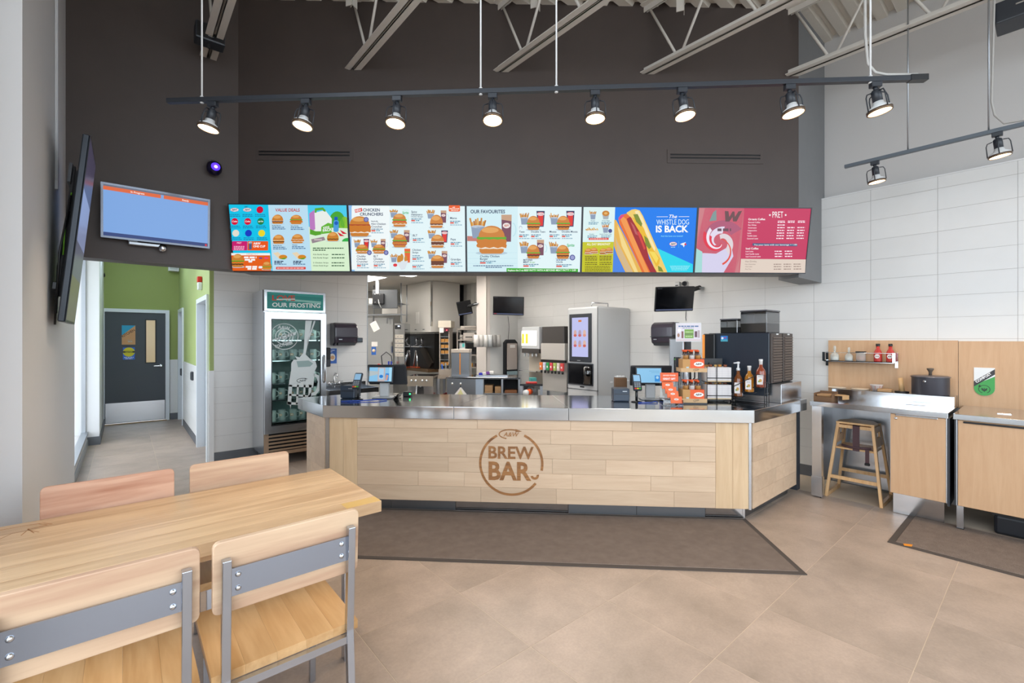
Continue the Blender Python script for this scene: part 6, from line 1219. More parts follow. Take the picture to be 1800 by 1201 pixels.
# sauce crates in a wire tower
q = Vector((4.335, 2.08, CZ)); t = thing('wire_tower', 'black wire tower holding two white paper-wrapped crates', 'rack', q, CANG)
for x in (-0.12, -0.03, 0.115): MB().tube([(x, -0.105, 0.0), (x, -0.105, 0.36)], 0.0035, 6).tube([(x, 0.105, 0.0), (x, 0.105, 0.36)], 0.0035, 6).tube([(x, -0.105, 0.02), (x, 0.105, 0.02)], 0.0035, 6).build('wire', 'black', t)
for z in (0.02, 0.185): MB().tube([(-0.12, -0.105, z), (0.115, -0.105, z), (0.115, 0.105, z), (-0.12, 0.105, z)], 0.0035, 6, True).tube([(-0.12, -0.108, z + 0.04), (0.115, -0.108, z + 0.04)], 0.0035, 6).build('hoop', 'black', t)
box('back_sheet', 'black', t, -0.11, 0.11, 0.28, 0.1, 0.115, 0.40)
for z, lab in ((0.024, 'white paper-wrapped crate of sauces, lower of the two in the wire tower'), (0.189, 'white paper-wrapped crate of sauces, upper of the two in the wire tower')):
    cq = thing('sauce_crate', lab, 'crate', q + Vector((0, 0, z)), CANG, 'paper wrapped crates')
    MB().box(-0.115, -0.095, 0, 0.105, 0.095, 0.135).build('box', mat('#ddd8d6', 0.8), cq)
    a = Art()
    for k in range(6): a.rect(-0.115, 0.02 + k * 0.02, 0.105, 0.0212 + k * 0.02, '#b9b6bc')
    for k in range(4): a.rect(-0.09 + k * 0.055, 0.01, -0.0885 + k * 0.055, 0.13, '#b9b6bc')
    a.rect(-0.115, 0.0, 0.105, 0.012, '#c9b28c', 1); a.build('print', 'print', cq, (0, -0.0955, 0))
    for k in range(5): MB().lathe([(0.016, 0), (0.018, 0.02), (0, 0.022)], 8, (-0.09 + k * 0.044, 0.02 * (k % 2), 0.135)).build('sauce_cup', mat(('#c88a3c', '#8a4a2c', '#d8b06a')[k % 3], 0.4), cq)
# syrup bottles in a stepped wire rack
wr = thing('syrup_rack', 'stepped black wire rack of syrup bottles beside the coffee machine', 'rack', (4.40, 1.80, CZ))
steps = ((0.10, 0.05), (0.0, 0.10), (-0.10, 0.15))
for y, z in steps: MB().tube([(-0.05, y - 0.048, z), (0.05, y - 0.048, z), (0.05, y + 0.048, z), (-0.05, y + 0.048, z)], 0.003, 6, True).tube([(-0.05, y, z), (0.05, y, z)], 0.003, 6).build('step', 'black', wr)
for x in (-0.05, 0.05):
    MB().tube([(x, 0.15, 0.0), (x, 0.15, 0.13), (x, -0.09, 0.27), (x, -0.15, 0.27), (x, -0.15, 0.0), (x, 0.15, 0.003)], 0.0035, 6).build('side_wire', 'black', wr)
for k in range(3): MB().tube([(-0.05, -0.15, 0.0 + 0.1 * k), (0.05, -0.15, 0.0 + 0.1 * k)], 0.003, 6).tube([(-0.05 + 0.05 * k, -0.15, 0), (-0.05 + 0.05 * k, -0.15, 0.2)], 0.003, 6).build('end_wire', 'black', wr)
def syrup(y, z, col, label, pump, sc):
    t = thing('syrup_bottle', label, 'bottle', (4.40, 1.80 + y, CZ + z + 0.0045), 0, 'syrup bottles beside the coffee machine'); t.scale = (1, 1, sc)
    MB().lathe([(0, 0), (0.038, 0), (0.04, 0.008), (0.04, 0.15), (0.034, 0.175), (0.016, 0.205), (0.014, 0.24), (0, 0.24)], 18).build('body', mat(col, 0.1, coat=0.6), t)
    a = Art(); a.rect(-0.024, 0.03, 0.024, 0.13, '#e4dedb'); a.ell(0.004, 0.07, 0.012, 0.016, '#c99a4c', up=1); a.dashes(-0.016, 0.105, 0.03, 0.006, '#9a9a9a'); a.ell(-0.008, 0.06, 0.007, 0.009, '#6f9a3c'); a.build('label', 'print', t, (-0.0402, -0.008, 0), (0, 0, R(-70)))
    if pump: MB().lathe([(0.017, 0.24), (0.017, 0.262), (0.008, 0.268), (0.008, 0.3), (0.014, 0.31), (0.014, 0.322), (0, 0.325)], 12).bar((0, 0, 0.315), (-0.045, 0.02, 0.312), 0.012, 0.01).build('pump', 'plasticw', t)
    else: MB().lathe([(0.0145, 0.21), (0.0155, 0.26), (0.017, 0.263), (0.017, 0.282), (0, 0.283)], 12).build('cap', mat('#dedbd9', 0.4), t)
syrup(0.10, 0.05, '#7a4218', 'brown syrup bottle with a white pump, nearest the crates', True, 1.0); syrup(0.0, 0.10, '#b0701c', 'golden amber syrup bottle between the other two', False, 0.85); syrup(-0.10, 0.15, '#8a3b22', 'reddish brown syrup bottle on the top step', False, 0.9)
# coffee machine on its steel plinth
tag(MB().box(4.60, 1.60, CZ, 5.12, 2.45, 1.115, ch=0.003).build('steel_plinth', 'steelv'), 'square stainless plinth under the coffee machine at the counter end', 'plinth')
cm = thing('coffee_machine', 'large dark coffee machine with two bean hoppers and ribbed vents', 'coffee machine', (4.55, 1.665, 1.1155))
MB().box(0.0, 0.02, 0.0, 0.55, 0.60, 0.475, ch=0.008).build('body', mat('#232b36', 0.32), cm)
MB().box(-0.012, 0.03, -0.115, 0.0, 0.5, 0.47).build('side_skirt', mat('#262f3b', 0.3), cm)
for x0 in (0.01, 0.29):
    MB().box(x0, 0.0, 0.005, x0 + 0.245, 0.02, 0.47, ch=0.004).build('vent_panel', mat('#4b433f', 0.5), cm)
    for k in range(17): MB().bar((x0 + 0.02, -0.004, 0.03 + k * 0.025), (x0 + 0.225, -0.004, 0.03 + k * 0.025), 0.012, 0.011).build('vent_slat', mat('#6a5f58', 0.5), cm)
    box('badge', 'plasticw', cm, x0 + 0.1, -0.006, 0.455, x0 + 0.14, 0.0, 0.468)
MB().box(-0.03, 0.52, 0.18, 0.15, 0.64, 0.47, ch=0.008).build('front_door', 'black', cm); MB().box(-0.032, 0.62, 0.2, -0.024, 0.645, 0.46).build('light_bar', mat('#e08a3a', 0.4, emit=0.5), cm)
a = Art(); a.rect(-0.035, -0.028, 0.035, 0.028, '#2f7fd0'); a.rect(-0.035, -0.028, 0.035, -0.008, '#49a9c0', 1); a.ell(-0.018, 0.005, 0.012, 0.012, '#e8eef4', up=1); a.rect(0.0, 0.005, 0.018, 0.014, '#c64a78'); a.build('sticker', 'print', cm, (-0.0125, 0.43, 0.42), (0, 0, R(-90)))
for x0, y0, w, dd, hh, lab in ((0.05, 0.33, 0.16, 0.17, 0.13, ''), (0.05, 0.06, 0.32, 0.24, 0.205, '')):
    hp_ = MB().box(x0, y0, 0.475, x0 + w, y0 + dd, 0.475 + hh, ch=0.006).build('hopper', 'smoke', cm); MB().box(x0 + 0.006, y0 + 0.006, 0.477, x0 + w - 0.006, y0 + dd - 0.006, 0.475 + hh * 0.45).build('beans', mat('#4b4e56', 0.6), hp_); MB().box(x0 - 0.004, y0 - 0.004, 0.475 + hh, x0 + w + 0.004, y0 + dd + 0.004, 0.475 + hh + 0.014, ch=0.004).build('lid', mat('#5a5b60', 0.35), hp_)
t = thing('bean_grinder', 'slim steel grinder with a black keypad behind the crates', 'grinder', (4.50, 2.55, CZ))
MB().box(-0.06, -0.08, 0, 0.1, 0.09, 0.60, ch=0.012).build('body', 'steelv', t); box('keypad', 'black', t, -0.066, -0.06, 0.2, -0.06, 0.03, 0.4); box('display', mat('#4fae4a', 0.3, emit=0.6), t, -0.068, -0.05, 0.37, -0.066, 0.02, 0.385); MB().box(-0.03, -0.06, 0.6, 0.08, 0.07, 0.64, ch=0.01).build('lid', 'black', t)
b = MB()
for i in range(3):
    for j in range(4): b.box(-0.068, -0.05 + i * 0.025, 0.22 + j * 0.03, -0.066, -0.035 + i * 0.025, 0.235 + j * 0.03)
b.build('keys', mat('#7d8288', 0.5), t)
t = thing('steel_pitcher', 'tall steel pitcher behind the upper drink carton', 'pitcher', (4.28, 2.36, CZ)); MB().lathe([(0, 0), (0.06, 0), (0.062, 0.01), (0.05, 0.30), (0.056, 0.40), (0.05, 0.40), (0.045, 0.3)], 20).build('body', 'steelv', t); MB().tube([(0.05, -0.02, 0.36), (0.1, -0.04, 0.34), (0.1, -0.04, 0.2), (0.055, -0.02, 0.16)], 0.007, 8).build('handle', 'black', t)
x = PX(1164, 629, DX - 0.01); t = thing('wall_notice', 'narrow blue handwashing notice behind the offer sheet stand', 'sign', (DX - 0.007, PX(1193, 629, DX - 0.01).y, 1.32), R(-90))
box('sheet', 'paper', t, -0.07, 0, -0.12, 0.07, 0.002, 0.12); a = Art(); a.rect(-0.07, -0.12, 0.07, 0.12, '#2e62b5'); a.ell(0, -0.02, 0.05, 0.055, '#e7e2da', up=1); a.ell(0.005, -0.02, 0.03, 0.03, '#d9a878', up=1); a.dashes(-0.055, 0.08, 0.1, 0.012, '#dbe6f6'); a.build('print', 'print', t, (0, -0.0002, 0))

# ================================================================ machines along the tiled wall
fs = thing('drinks_machine', 'tall grey self-serve drinks machine with an upright touch screen', 'drinks machine', (5.055, 4.11, 0))
FSX, FSY, FSZ = 0.775, 0.57, 2.0
MB().box(0, 0, 0.0, FSX, FSY, FSZ, ch=0.03).build('cabinet', 'machine', fs)
MB().box(-0.004, -0.004, 0.80, 0.02, FSY + 0.004, 0.806).box(0.0, -0.0035, 0.05, 0.008, 0.0, 1.98).build('seam', 'blackm', fs)
sc = MB().box(-0.014, 0.10, 1.20, 0.0, FSY - 0.05, 1.90, ch=0.02).build('screen_surround', 'anthr', fs)
a = Art(); a.rect(-0.155, -0.285, 0.155, 0.285, '#c3c6f2'); a.rect(-0.03, 0.22, 0.03, 0.25, '#d9824a', 1)
for i in range(3):
    for j in range(2): x, y = -0.09 + i * 0.09, 0.06 - j * 0.15; a.ell(x, y, 0.028, 0.045, ('#d8b0a8', '#b7a3b8', '#e0bcae')[i], up=1); a.ell(x, y - 0.035, 0.03, 0.02, ('#d06a5a', '#c86a70', '#e29a84')[(i + j) % 3], up=1)
a.build('picture', 'screen', sc, (-0.0145, 0.10 + (FSY - 0.15) / 2, 1.56), (0, 0, R(-90)))
MB().box(-0.016, 0.3, 1.215, -0.0145, 0.36, 1.225).build('badge', 'chrome', sc)
MB().box(-0.006, 0.08, 0.88, 0.0, FSY - 0.03, 1.17).build('dispense_bay', 'blackg', fs); MB().box(-0.01, 0.07, 0.865, 0.0, 0.085, 1.18).box(-0.01, FSY - 0.035, 0.865, 0, FSY - 0.02, 1.18).box(-0.01, 0.085, 1.165, 0, FSY - 0.035, 1.18).box(-0.01, 0.085, 0.865, 0, FSY - 0.035, 0.88).build('bay_rim', 'anthr', fs)
MB().lathe([(0.07, 0.89), (0.07, 1.13), (0.04, 1.15), (0, 1.155)], 20, (-0.0, 0.17, 0)).build('cup_guard', 'smoke', fs); box('badge', 'blackm', fs, -0.003, 0.24, 0.83, 0, 0.32, 0.85)
MB().tube([(0.02, 0.12, 1.995), (0.02, 0.12, 2.05), (0.3, 0.05, 2.05), (0.3, 0.05, 1.995)], 0.008, 8).build('top_pipe', 'chrome', fs)
for x in (0.28, 0.68): MB().box(x, -0.01, 0.9, x + 0.06, 0.0, 0.92, ch=0.004).build('side_latch', 'plasticw', fs)
# soda tower and its stand
st_ = thing('soda_tower', 'steel soda dispenser with lit panels and coloured tap labels', 'soda dispenser', (5.15, 4.80, 0))
MB().box(0.02, 0.0, 0.70, 0.55, 0.53, 1.22).build('body', mat('#c2bdb7', 0.35, 0.35), st_); MB().box(-0.03, 0.0, 1.205, 0.5, 0.52, 1.465, ch=0.004).build('front_cover', mat('#c2bdb7', 0.35, 0.35), st_); MB().box(-0.02, 0.02, 1.465, 0.5, 0.5, 1.73, ch=0.006).build('ice_bin', mat('#3d3937', 0.4), st_)
for k, c in enumerate(('#e8762c', '#c8c3d6', '#2f9a52', '#cf4450', '#9fb45a', '#c9bcb4', '#d24a48')):
    y = 0.50 - k * 0.077; tp = MB().box(-0.055, y - 0.028, 1.04, -0.02, y + 0.028, 1.16, ch=0.004).build('tap_label', mat(c, 0.4), st_); MB().lathe([(0.014, 0), (0.018, 0.04), (0, 0.045)], 10, (-0.03, y, 0.99)).build('nozzle', 'black', tp); box('print', 'paper', tp, -0.057, y - 0.012, 1.08, -0.055, y + 0.012, 1.11)
MB().box(-0.06, -0.02, 0.60, 0.55, 0.55, 0.72).build('drip_tray', 'steel', st_); MB().box(0.0, 0.0, 0.0, 0.55, 0.53, 0.60).build('pedestal', 'steelv', st_); box('tap_rail', 'black', st_, -0.02, 0.0, 1.165, 0.02, 0.53, 1.205)
jt = thing('juice_tower', 'white drink dispenser with yellow lit panels and four nozzles', 'drink dispenser', (5.15, 5.36, 0))
MB().box(-0.03, 0.0, 1.37, 0.4, 0.42, 1.735, ch=0.006).build('head', 'machine', jt); MB().prism([(-0.03, 0.0), (0.3, 0.0), (0.3, 0.42), (-0.03, 0.42)], 1.30, 1.37).build('under_panel', mat('#3d3937', 0.4), jt)
for k in range(4):
    y = 0.38 - k * 0.095; pn = MB().box(-0.036, y - 0.042, 1.42, -0.03, y + 0.042, 1.67).build('lit_panel', mat('#f4f4f0', 0.4, emit=0.5), jt)
    if k < 2: box('picture', mat('#cdbb2a', 0.4, emit=0.45), pn, -0.0375, y - 0.022, 1.46, -0.036, y + 0.03, 1.62)
    MB().lathe([(0.010, 0), (0.016, 0.03), (0.016, 0.07)], 10, (0.0, y, 1.24)).build('nozzle', 'plasticw', jt)
MB().box(0.12, 0.02, 0.8, 0.4, 0.40, 1.30).build('column', mat('#cbbfae', 0.35, 0.3), jt); MB().box(-0.1, 0.0, 1.0, 0.4, 0.42, 1.012).build('shelf', 'steel', jt); MB().box(0.0, 0.0, 0.0, 0.4, 0.42, 0.8).build('base', 'steeld', jt)
# cup table with horizontal cup tubes
tb2 = thing('cup_table', 'low steel table with cup tubes beside the soda dispenser', 'table', (4.78, 5.17, 0), R(-44))
MB().box(-0.17, -0.2, 0.83, 0.17, 0.2, 0.86).build('top', 'steel', tb2)
for x in (-0.15, 0.15):
    for y in (-0.18, 0.18): MB().box(x - 0.02, y - 0.02, 0, x + 0.02, y + 0.02, 0.83).build('leg', 'alum', tb2)
for z in (0.74, 0.55):
    cu_ = MB().tube([(-0.02, -0.14, z), (0.0, 0.1, z)], 0.065, 18).build('cup_tube', 'alum', tb2); MB().tube([(-0.07, -0.28, z), (-0.02, -0.14, z)], 0.04, 16, r2=0.045).build('cups', 'orange' if z > 0.6 else 'plasticw', cu_); MB().tube([(-0.085, -0.32, z), (-0.07, -0.28, z)], 0.044, 16).build('cup_rim', 'plasticw', cu_)
for (dx, dy, c, w, h, lab) in ((-0.05, -0.05, '#c23a34', 0.16, 0.02, 'red folded cloth on the low cup table'), (0.08, 0.06, '#3f8f8a', 0.1, 0.07, 'small teal box on the low cup table')):
    tag(MB().box(-w / 2, -0.05, 0, w / 2, 0.05, h, ch=0.004).build('counter_box', mat(c, 0.6), None, (4.78 + dx, 5.17 + dy, 0.8605), R(-30)), lab, 'box')

# ================================================================ monitors and wall fittings
def W3(u, v, w): d = ray(u, v); return Vector((d.x * w, d.y * w, EYE + d.z * w))
def monitor(u, v, w, wid, hei, rz, tilt, roll, label, wallp=None):
    p = W3(u, v, w); t = thing('monitor', label, 'monitor', p, 0); t.rotation_euler = (R(tilt), R(roll), R(rz))
    MB().box(-wid / 2, 0, -hei / 2, wid / 2, 0.03, hei / 2, ch=0.005).build('housing', 'black', t); box('display', 'blackg', t, -wid / 2 + 0.01, -0.002, -hei / 2 + 0.012, wid / 2 - 0.01, 0, hei / 2 - 0.01)
    a = Art(); a.rect(-wid / 2 + 0.012, -hei / 2 + 0.014, wid / 2 - 0.012, -hei / 2 + 0.03, '#6a7496'); a.rect(-wid / 2 + 0.02, -hei / 2 + 0.016, -wid / 2 + 0.07, -hei / 2 + 0.028, '#c04a40' if wid > 0.5 else '#7a84a6', 1); a.dashes(-wid / 2 + 0.02, hei / 2 - 0.024, 0.06, 0.008, '#55585e'); a.build('picture', 'dimscreen', t, (0, -0.0022, 0))
    if wallp is not None:
        q = t.matrix_basis.inverted() @ Vector(wallp)
        m = MB().tube([(0, 0.03, 0), (0.0, 0.09, 0), (q.x * 0.5, q.y * 0.5 + 0.03, q.z * 0.6), (q.x, q.y, q.z)], 0.028, 10).build('arm', 'blackm', t); MB().lathe([(0.06, -0.01), (0.06, 0.01)], 14, q).build('wall_plate', 'alum', t)
    return t
monitor(893.5, 538, 7.9, 0.54, 0.32, -48, 8, 2.0, 'black order monitor on the pale wall above the soda dispenser', (5.72, 6.70, 2.1))
monitor(1186, 526, 5.7, 0.49, 0.31, -38, 14, -1.5, 'black tilted monitor on the tiled wall above the towel dispenser', (DX - 0.015, 3.02, 2.22))
monitor(816, 541.5, 8.9, 0.30, 0.27, -60, 10, -8, 'small grey monitor on an arm inside the kitchen opening', (5.06, 7.0, 2.2))
for u0, v0, w, pts, lab in ((893, 556, 7.9, ((893, 556), (895, 575), (893, 600)), 'thin cable hanging under the monitor above the soda dispenser'), (1205, 548, 5.72, ((1206, 547), (1205, 558), (1206, 564)), 'thin cable hanging under the tilted monitor')):
    tag(MB().tube([PX(u, v, DX - 0.012) if u > 1000 else PY(u, v, BY - 0.015) for u, v in pts], 0.004, 6).build('wall_cable', 'anthr'), lab, 'cable')
p = PX(1194, 500, DX); t = thing('wall_sensor', 'small white square sensor on the tiled wall above the tilted monitor', 'sensor', (DX - 0.006, p.y, p.z), R(-90))
MB().box(-0.035, -0.06, -0.03, 0.035, 0, 0.03, ch=0.008).build('housing', 'plasticw', t); box('slot', 'black', t, -0.02, -0.062, -0.028, 0.02, -0.06, -0.015)
p = PX(1205, 499, DX); t = thing('dome_camera', 'small dark dome camera on the tiled wall above the tilted monitor', 'camera', (DX - 0.006, p.y, p.z), R(-90))
MB().lathe([(0.045, 0), (0.045, 0.015)], 16, mtx=Matrix.Rotation(R(90), 4, 'X')).build('base', 'plasticw', t); MB().lathe([(0.034, 0.015), (0.028, 0.045), (0.012, 0.058), (0, 0.06)], 16, mtx=Matrix.Rotation(R(90), 4, 'X')).build('dome', 'anthr', t)
x, z, w, h = sheet('', 883, 597, 909, 662, BY - 0.02); t = thing('straw_dispenser', 'tall black dispenser with clear rounded front on the pale wall', 'dispenser', (x, BY - 0.001, z))
w *= 0.86
pts = [(-w / 2, -h / 2), (w / 2, -h / 2), (w / 2, h * 0.42), (w * 0.3, h / 2), (-w * 0.3, h / 2), (-w / 2, h * 0.42)]
MB().xz(pts, -0.07, -0.0).build('housing', 'blackm', t, bevel=0.01); MB().box(-w * 0.38, -0.1, -h * 0.3, w * 0.38, -0.07, h * 0.4, ch=0.015).build('window', mat('#b6aaa2', 0.25), t); box('outlet', mat('#8fa6ad', 0.3), t, -w * 0.36, -0.11, -h * 0.48, w * 0.36, -0.07, -h * 0.34); box('nameplate', 'paper', t, -w * 0.2, -0.102, h * 0.28, w * 0.2, -0.1, h * 0.36)
t = thing('cup_tubes', 'row of steel cup tubes fixed across the kitchen opening post', 'dispenser', (5.05, BY - 0.1, 1.5))
for k in range(6): MB().tube([(-0.27 + k * 0.1, 0.0, -0.11), (-0.27 + k * 0.1, 0.0, 0.11)], 0.047, 16).build('tube', mat(('#cfcbc6', '#b9b5b0', '#d6d3ce', '#c4c6c6', '#8f8d8a', '#a9a6a2')[k], 0.35), t)
MB().box(-0.3, 0.045, -0.02, 0.3, 0.07, 0.02).build('rail', 'steel', t)

# ================================================================ kitchen beyond the opening
pc = thing('prep_counter', 'steel pass-through counter with kraft boxes on open shelves', 'counter', W3(838, 664, 7.55).xy.to_3d(), R(-44))
PZT = 0.90
MB().box(-0.52, 0.0, PZT - 0.03, 0.72, 0.6, PZT, ch=0.002).build('top', 'steel', pc); box('front_panel', 'steeld', pc, -0.5, 0.02, 0.05, -0.02, 0.03, PZT - 0.03); box('side_post', mat('#b4c4d6', 0.3, 0.4), pc, -0.02, 0.01, 0.0, 0.1, 0.06, PZT - 0.03)
for x in (0.1, 0.42, 0.7): box('upright', 'alum', pc, x - 0.015, 0.02, 0, x + 0.015, 0.5, PZT - 0.03)
for z in (0.62, 0.40): box('shelf', 'alum', pc, 0.1, 0.02, z, 0.7, 0.5, z + 0.015)
box('back_panel', 'blackm', pc, -0.5, 0.5, 0, 0.7, 0.52, PZT - 0.03)
def onpc(x, y, z): return pc.matrix_basis @ Vector((x, y, z))
for x, z, w, h, c, lab in ((0.19, 0.636, 0.13, 0.13, '#b08c66', 'stack of folded kraft boxes, first on the upper pass-through shelf'), (0.345, 0.636, 0.1, 0.11, '#a98660', 'stack of folded kraft boxes, second on the upper pass-through shelf'), (0.56, 0.636, 0.2, 0.05, '#8a5a3a', 'brown basket of sachets on the upper pass-through shelf'), (0.195, 0.416, 0.13, 0.05, '#b4926c', 'flat kraft boxes on the lower pass-through shelf'), (0.345, 0.416, 0.1, 0.1, '#9a7c5c', 'upright kraft box on the lower pass-through shelf'), (0.58, 0.416, 0.14, 0.04, '#c9c0a4', 'pale folded papers on the lower pass-through shelf')):
    t = thing('stock_box', lab, 'box', onpc(x, 0.18, z), R(-44), 'boxes in the pass-through counter'); n = max(1, int(h / 0.03))
    for k in range(n): MB().box(-w / 2, -0.12, k * h / n, w / 2, 0.12, (k + 0.92) * h / n).build('layer', mat(c, 0.8), t)
t = thing('paper_note', 'white and yellow sheet clipped to the pass-through counter front', 'note', onpc(-0.27, 0.015, 0.60), R(-44))
MB().xz([(-0.13, -0.02), (0.13, -0.02), (0.0, 0.14)], -0.002, 0.0).build('sheet', 'paper', t); MB().xz([(-0.08, -0.02), (0.06, -0.02), (0.0, 0.1)], -0.003, -0.002).build('print', mat('#d6d39a', 0.8), t); MB().lathe([(0.02, 0), (0.02, 0.012), (0, 0.014)], 12, mtx=Matrix.Translation((0.0, 0, 0.19)) @ Matrix.Rotation(R(90), 4, 'X')).box(-0.004, -0.006, 0.13, 0.004, 0, 0.18).build('clip', 'chrome', t); MB().lathe([(0.02, 0), (0.02, 0.012), (0, 0.014)], 12, mtx=Matrix.Translation((-0.14, 0, 0.19)) @ Matrix.Rotation(R(90), 4, 'X')).build('hook', 'chrome', t)
t = thing('steel_bin', 'tall steel box with a warm glint on the pass-through counter', 'box', onpc(-0.30, 0.3, PZT + 0.001), R(-44))
MB().box(-0.16, -0.13, 0, 0.15, 0.13, 0.40, ch=0.004).build('body', 'steeld', t); MB().box(-0.16, -0.14, 0.40, 0.15, 0.14, 0.46, ch=0.004).build('lid', mat('#c3b7ab', 0.4), t)
MB().prism([(-0.02, -0.1305), (0.0, -0.1305), (0.0, -0.13), (-0.02, -0.13)], 0.03, 0.39).build('edge_strip', mat('#e08a2c', 0.4), t)  # orange reflection painted as a thin strip on the steel
t = thing('tray_pile', 'blue and white packets on the pass-through counter', 'packets', onpc(0.07, 0.35, PZT + 0.001), R(-44))
for k, c in enumerate(('#2c2fb0', '#ded9d4', '#6a3a8a', '#e6e2dc')): MB().box(-0.08 + k * 0.06, -0.05, 0.0 + 0.01 * k, 0.0 + k * 0.06, 0.05, 0.05 + 0.01 * k, ch=0.008).build('packet', mat(c, 0.6), t)
MB().box(-0.12, -0.1, 0.0, 0.42, 0.14, 0.012).build('sheet_pan', 'alum', t)
# shelf unit behind with printers and screens
su = thing('ticket_shelf', 'tall kitchen shelf unit with label printers and order screens', 'shelf', W3(820, 650, 9.2).xy.to_3d(), R(-44))
for z in (0.95, 1.20, 1.50, 1.72): MB().box(-0.20, 0, z, 0.42, 0.4, z + 0.02).build('shelf', mat('#b7aca2', 0.4, 0.3), su)
for x in (-0.2, 0.4): MB().box(x, 0, 0, x + 0.025, 0.03, 1.75).build('upright', mat('#a99e95', 0.4, 0.3), su); MB().box(x, 0.37, 0, x + 0.025, 0.4, 1.75).build('upright', mat('#a99e95', 0.4, 0.3), su)
def onsu(x, y, z): return su.matrix_basis @ Vector((x, y, z))
for x, z, w, h, c, lab in ((0.04, 1.521, 0.24, 0.14, '#c9c0b8', 'beige label printer on the ticket shelf'), (0.3, 1.521, 0.16, 0.10, '#d2ccc6', 'small pale label printer at the end of the ticket shelf'), (0.08, 1.741, 0.44, 0.06, '#c8beb4', 'low beige unit on top of the ticket shelf'), (-0.12, 1.521, 0.06, 0.1, '#bfb7ae', 'little beige unit at the start of the ticket shelf')):
    t = thing('label_printer', lab, 'printer', onsu(x, 0.18, z), R(-44)); MB().box(-w / 2, -0.12, 0, w / 2, 0.12, h, ch=0.012).build('body', mat(c, 0.5), t); box('slot', 'blackm', t, -w * 0.3, -0.122, h * 0.3, w * 0.3, -0.12, h * 0.45)
for x, w, lab, lit in ((0.08, 0.19, 'black screened unit on the middle ticket shelf', 0), (-0.1, 0.12, 'pale keypad unit with a teal display on the ticket shelf', 1)):
    t = thing('order_unit', lab, 'device', onsu(x, 0.15, 1.221), R(-44)); MB().box(-w / 2, -0.08, 0, w / 2, 0.1, 0.24, ch=0.01).build('body', 'black' if not lit else 'plasticw', t); box('face', 'blackg' if not lit else mat('#4aa7a2', 0.3, emit=0.5), t, -w * 0.4 if not lit else 0.0, -0.083, 0.06 if not lit else 0.15, w * 0.4, -0.08, 0.22)
for k, c in enumerate(('#7aa838', '#d99a2c', '#3a2a2e', '#6b2a4a')):
    t = tag(MB().box(-0.04, -0.05, 0, 0.04, 0.05, 0.07).build('tab_file', mat(c, 0.6), None, onsu(-0.05 + k * 0.12, 0.1, 1.1), R(-44)), '%s file tab under the middle ticket shelf' % ('green', 'amber', 'black', 'plum')[k], 'file', 'file tabs on the ticket shelf'); t.location.z = 0.9705
# hot holding cabinet
t = thing('holding_cabinet', 'narrow cream holding cabinet with kraft fry boxes on its racks', 'cabinet', W3(781, 640, 9.1).xy.to_3d(), R(-44))
MB().box(-0.1, 0, 0.85, -0.085, 0.35, 1.9).box(0.085, 0, 0.85, 0.1, 0.35, 1.9).box(-0.085, 0.33, 0.85, 0.085, 0.35, 1.9).build('frame', mat('#b9aea2', 0.4), t); MB().box(-0.12, -0.02, 1.76, 0.14, 0.36, 1.90, ch=0.01).build('hood', mat('#d3c9b8', 0.45), t); box('control_panel', mat('#5a2f36', 0.4), t, 0.0, -0.025, 1.68, 0.1, 0.0, 1.76); box('lamp', mat('#ff5a6a', 0.3, emit=1.5), t, 0.045, -0.03, 1.70, 0.065, -0.025, 1.72); box('notice', 'paper', t, -0.095, -0.012, 1.66, -0.01, 0.0, 1.76)
for k in range(6): box('rack', 'alum', t, -0.085, 0.0, 1.0 + k * 0.115, 0.085, 0.32, 1.01 + k * 0.115)
tq = t
for k in range(5):
    if k == 1: continue
    for j in range(2): tag(MB().prism([(-0.035, -0.03), (0.035, -0.03), (0.03, 0.05), (-0.03, 0.05)], 0, 0.065).build('fry_box', mat('#b9823f', 0.7), None, tq.matrix_basis @ Vector((-0.04 + j * 0.08, 0.06, 1.0105 + k * 0.115)), R(-44)), 'kraft fry box on rack %s of the holding cabinet, %s' % (('one', 'two', 'three', 'four', 'five')[k], 'left of the pair' if j == 0 else 'right of the pair'), 'box', 'fry boxes in the holding cabinet')
# hood and broiler
hx, hy = 4.85, 8.3
hd_ = thing('extractor_hood', 'large stainless extractor hood over the broiler', 'hood', (hx, hy, 0))
MB().box(0, 0, 1.80, 0.70, 1.35, 2.745).build('canopy', mat('#d3d0cb', 0.35, 0.15), hd_); MB().box(-0.02, -0.02, 1.68, 0.70, 1.37, 1.80).build('skirt', mat('#d3d0cb', 0.35, 0.15), hd_); MB().box(-0.012, -0.012, 1.80, 0.02, 0.02, 2.745).build('corner_trim', 'chrome', hd_); MB().box(-0.012, 1.33, 1.80, 0.02, 1.36, 2.745).build('corner_trim', 'chrome', hd_)
box('notice', 'paper', hd_, -0.004, 0.52, 1.87, 0.0, 0.66, 2.12)
for y in (0.25, 0.6): MB().box(-0.023, y, 1.73, -0.02, y + 0.08, 1.745).build('badge', 'anthr', hd_)
br = thing('broiler', 'black-mouthed steel broiler under the extractor hood', 'broiler', (hx, hy, 0))
MB().box(0.1, 0.05, 0.9, 0.68, 1.3, 1.65).build('interior', mat('#0e0c0b', 0.5), br)
MB().box(-0.02, 0.98, 0.9, 0.1, 1.02, 1.6).build('side_shield', 'steelv', br); MB().box(-0.05, 0.05, 0.84, 0.68, 1.3, 0.90).build('shelf', mat('#6a5138', 0.4, 0.6), br)
for k, y in enumerate((0.75, 0.52)): MB().tube([(0.09, y, 1.52), (0.03, y - 0.05, 1.56), (0.0, y - 0.1, 1.5), (0.05, y - 0.05, 1.42), (0.0, y + 0.02, 1.38)], 0.012, 8).build('lever', 'chrome', br)
MB().box(-0.02, 0.35, 1.36, 0.1, 0.85, 1.38).build('lever_shelf', 'steel', br)
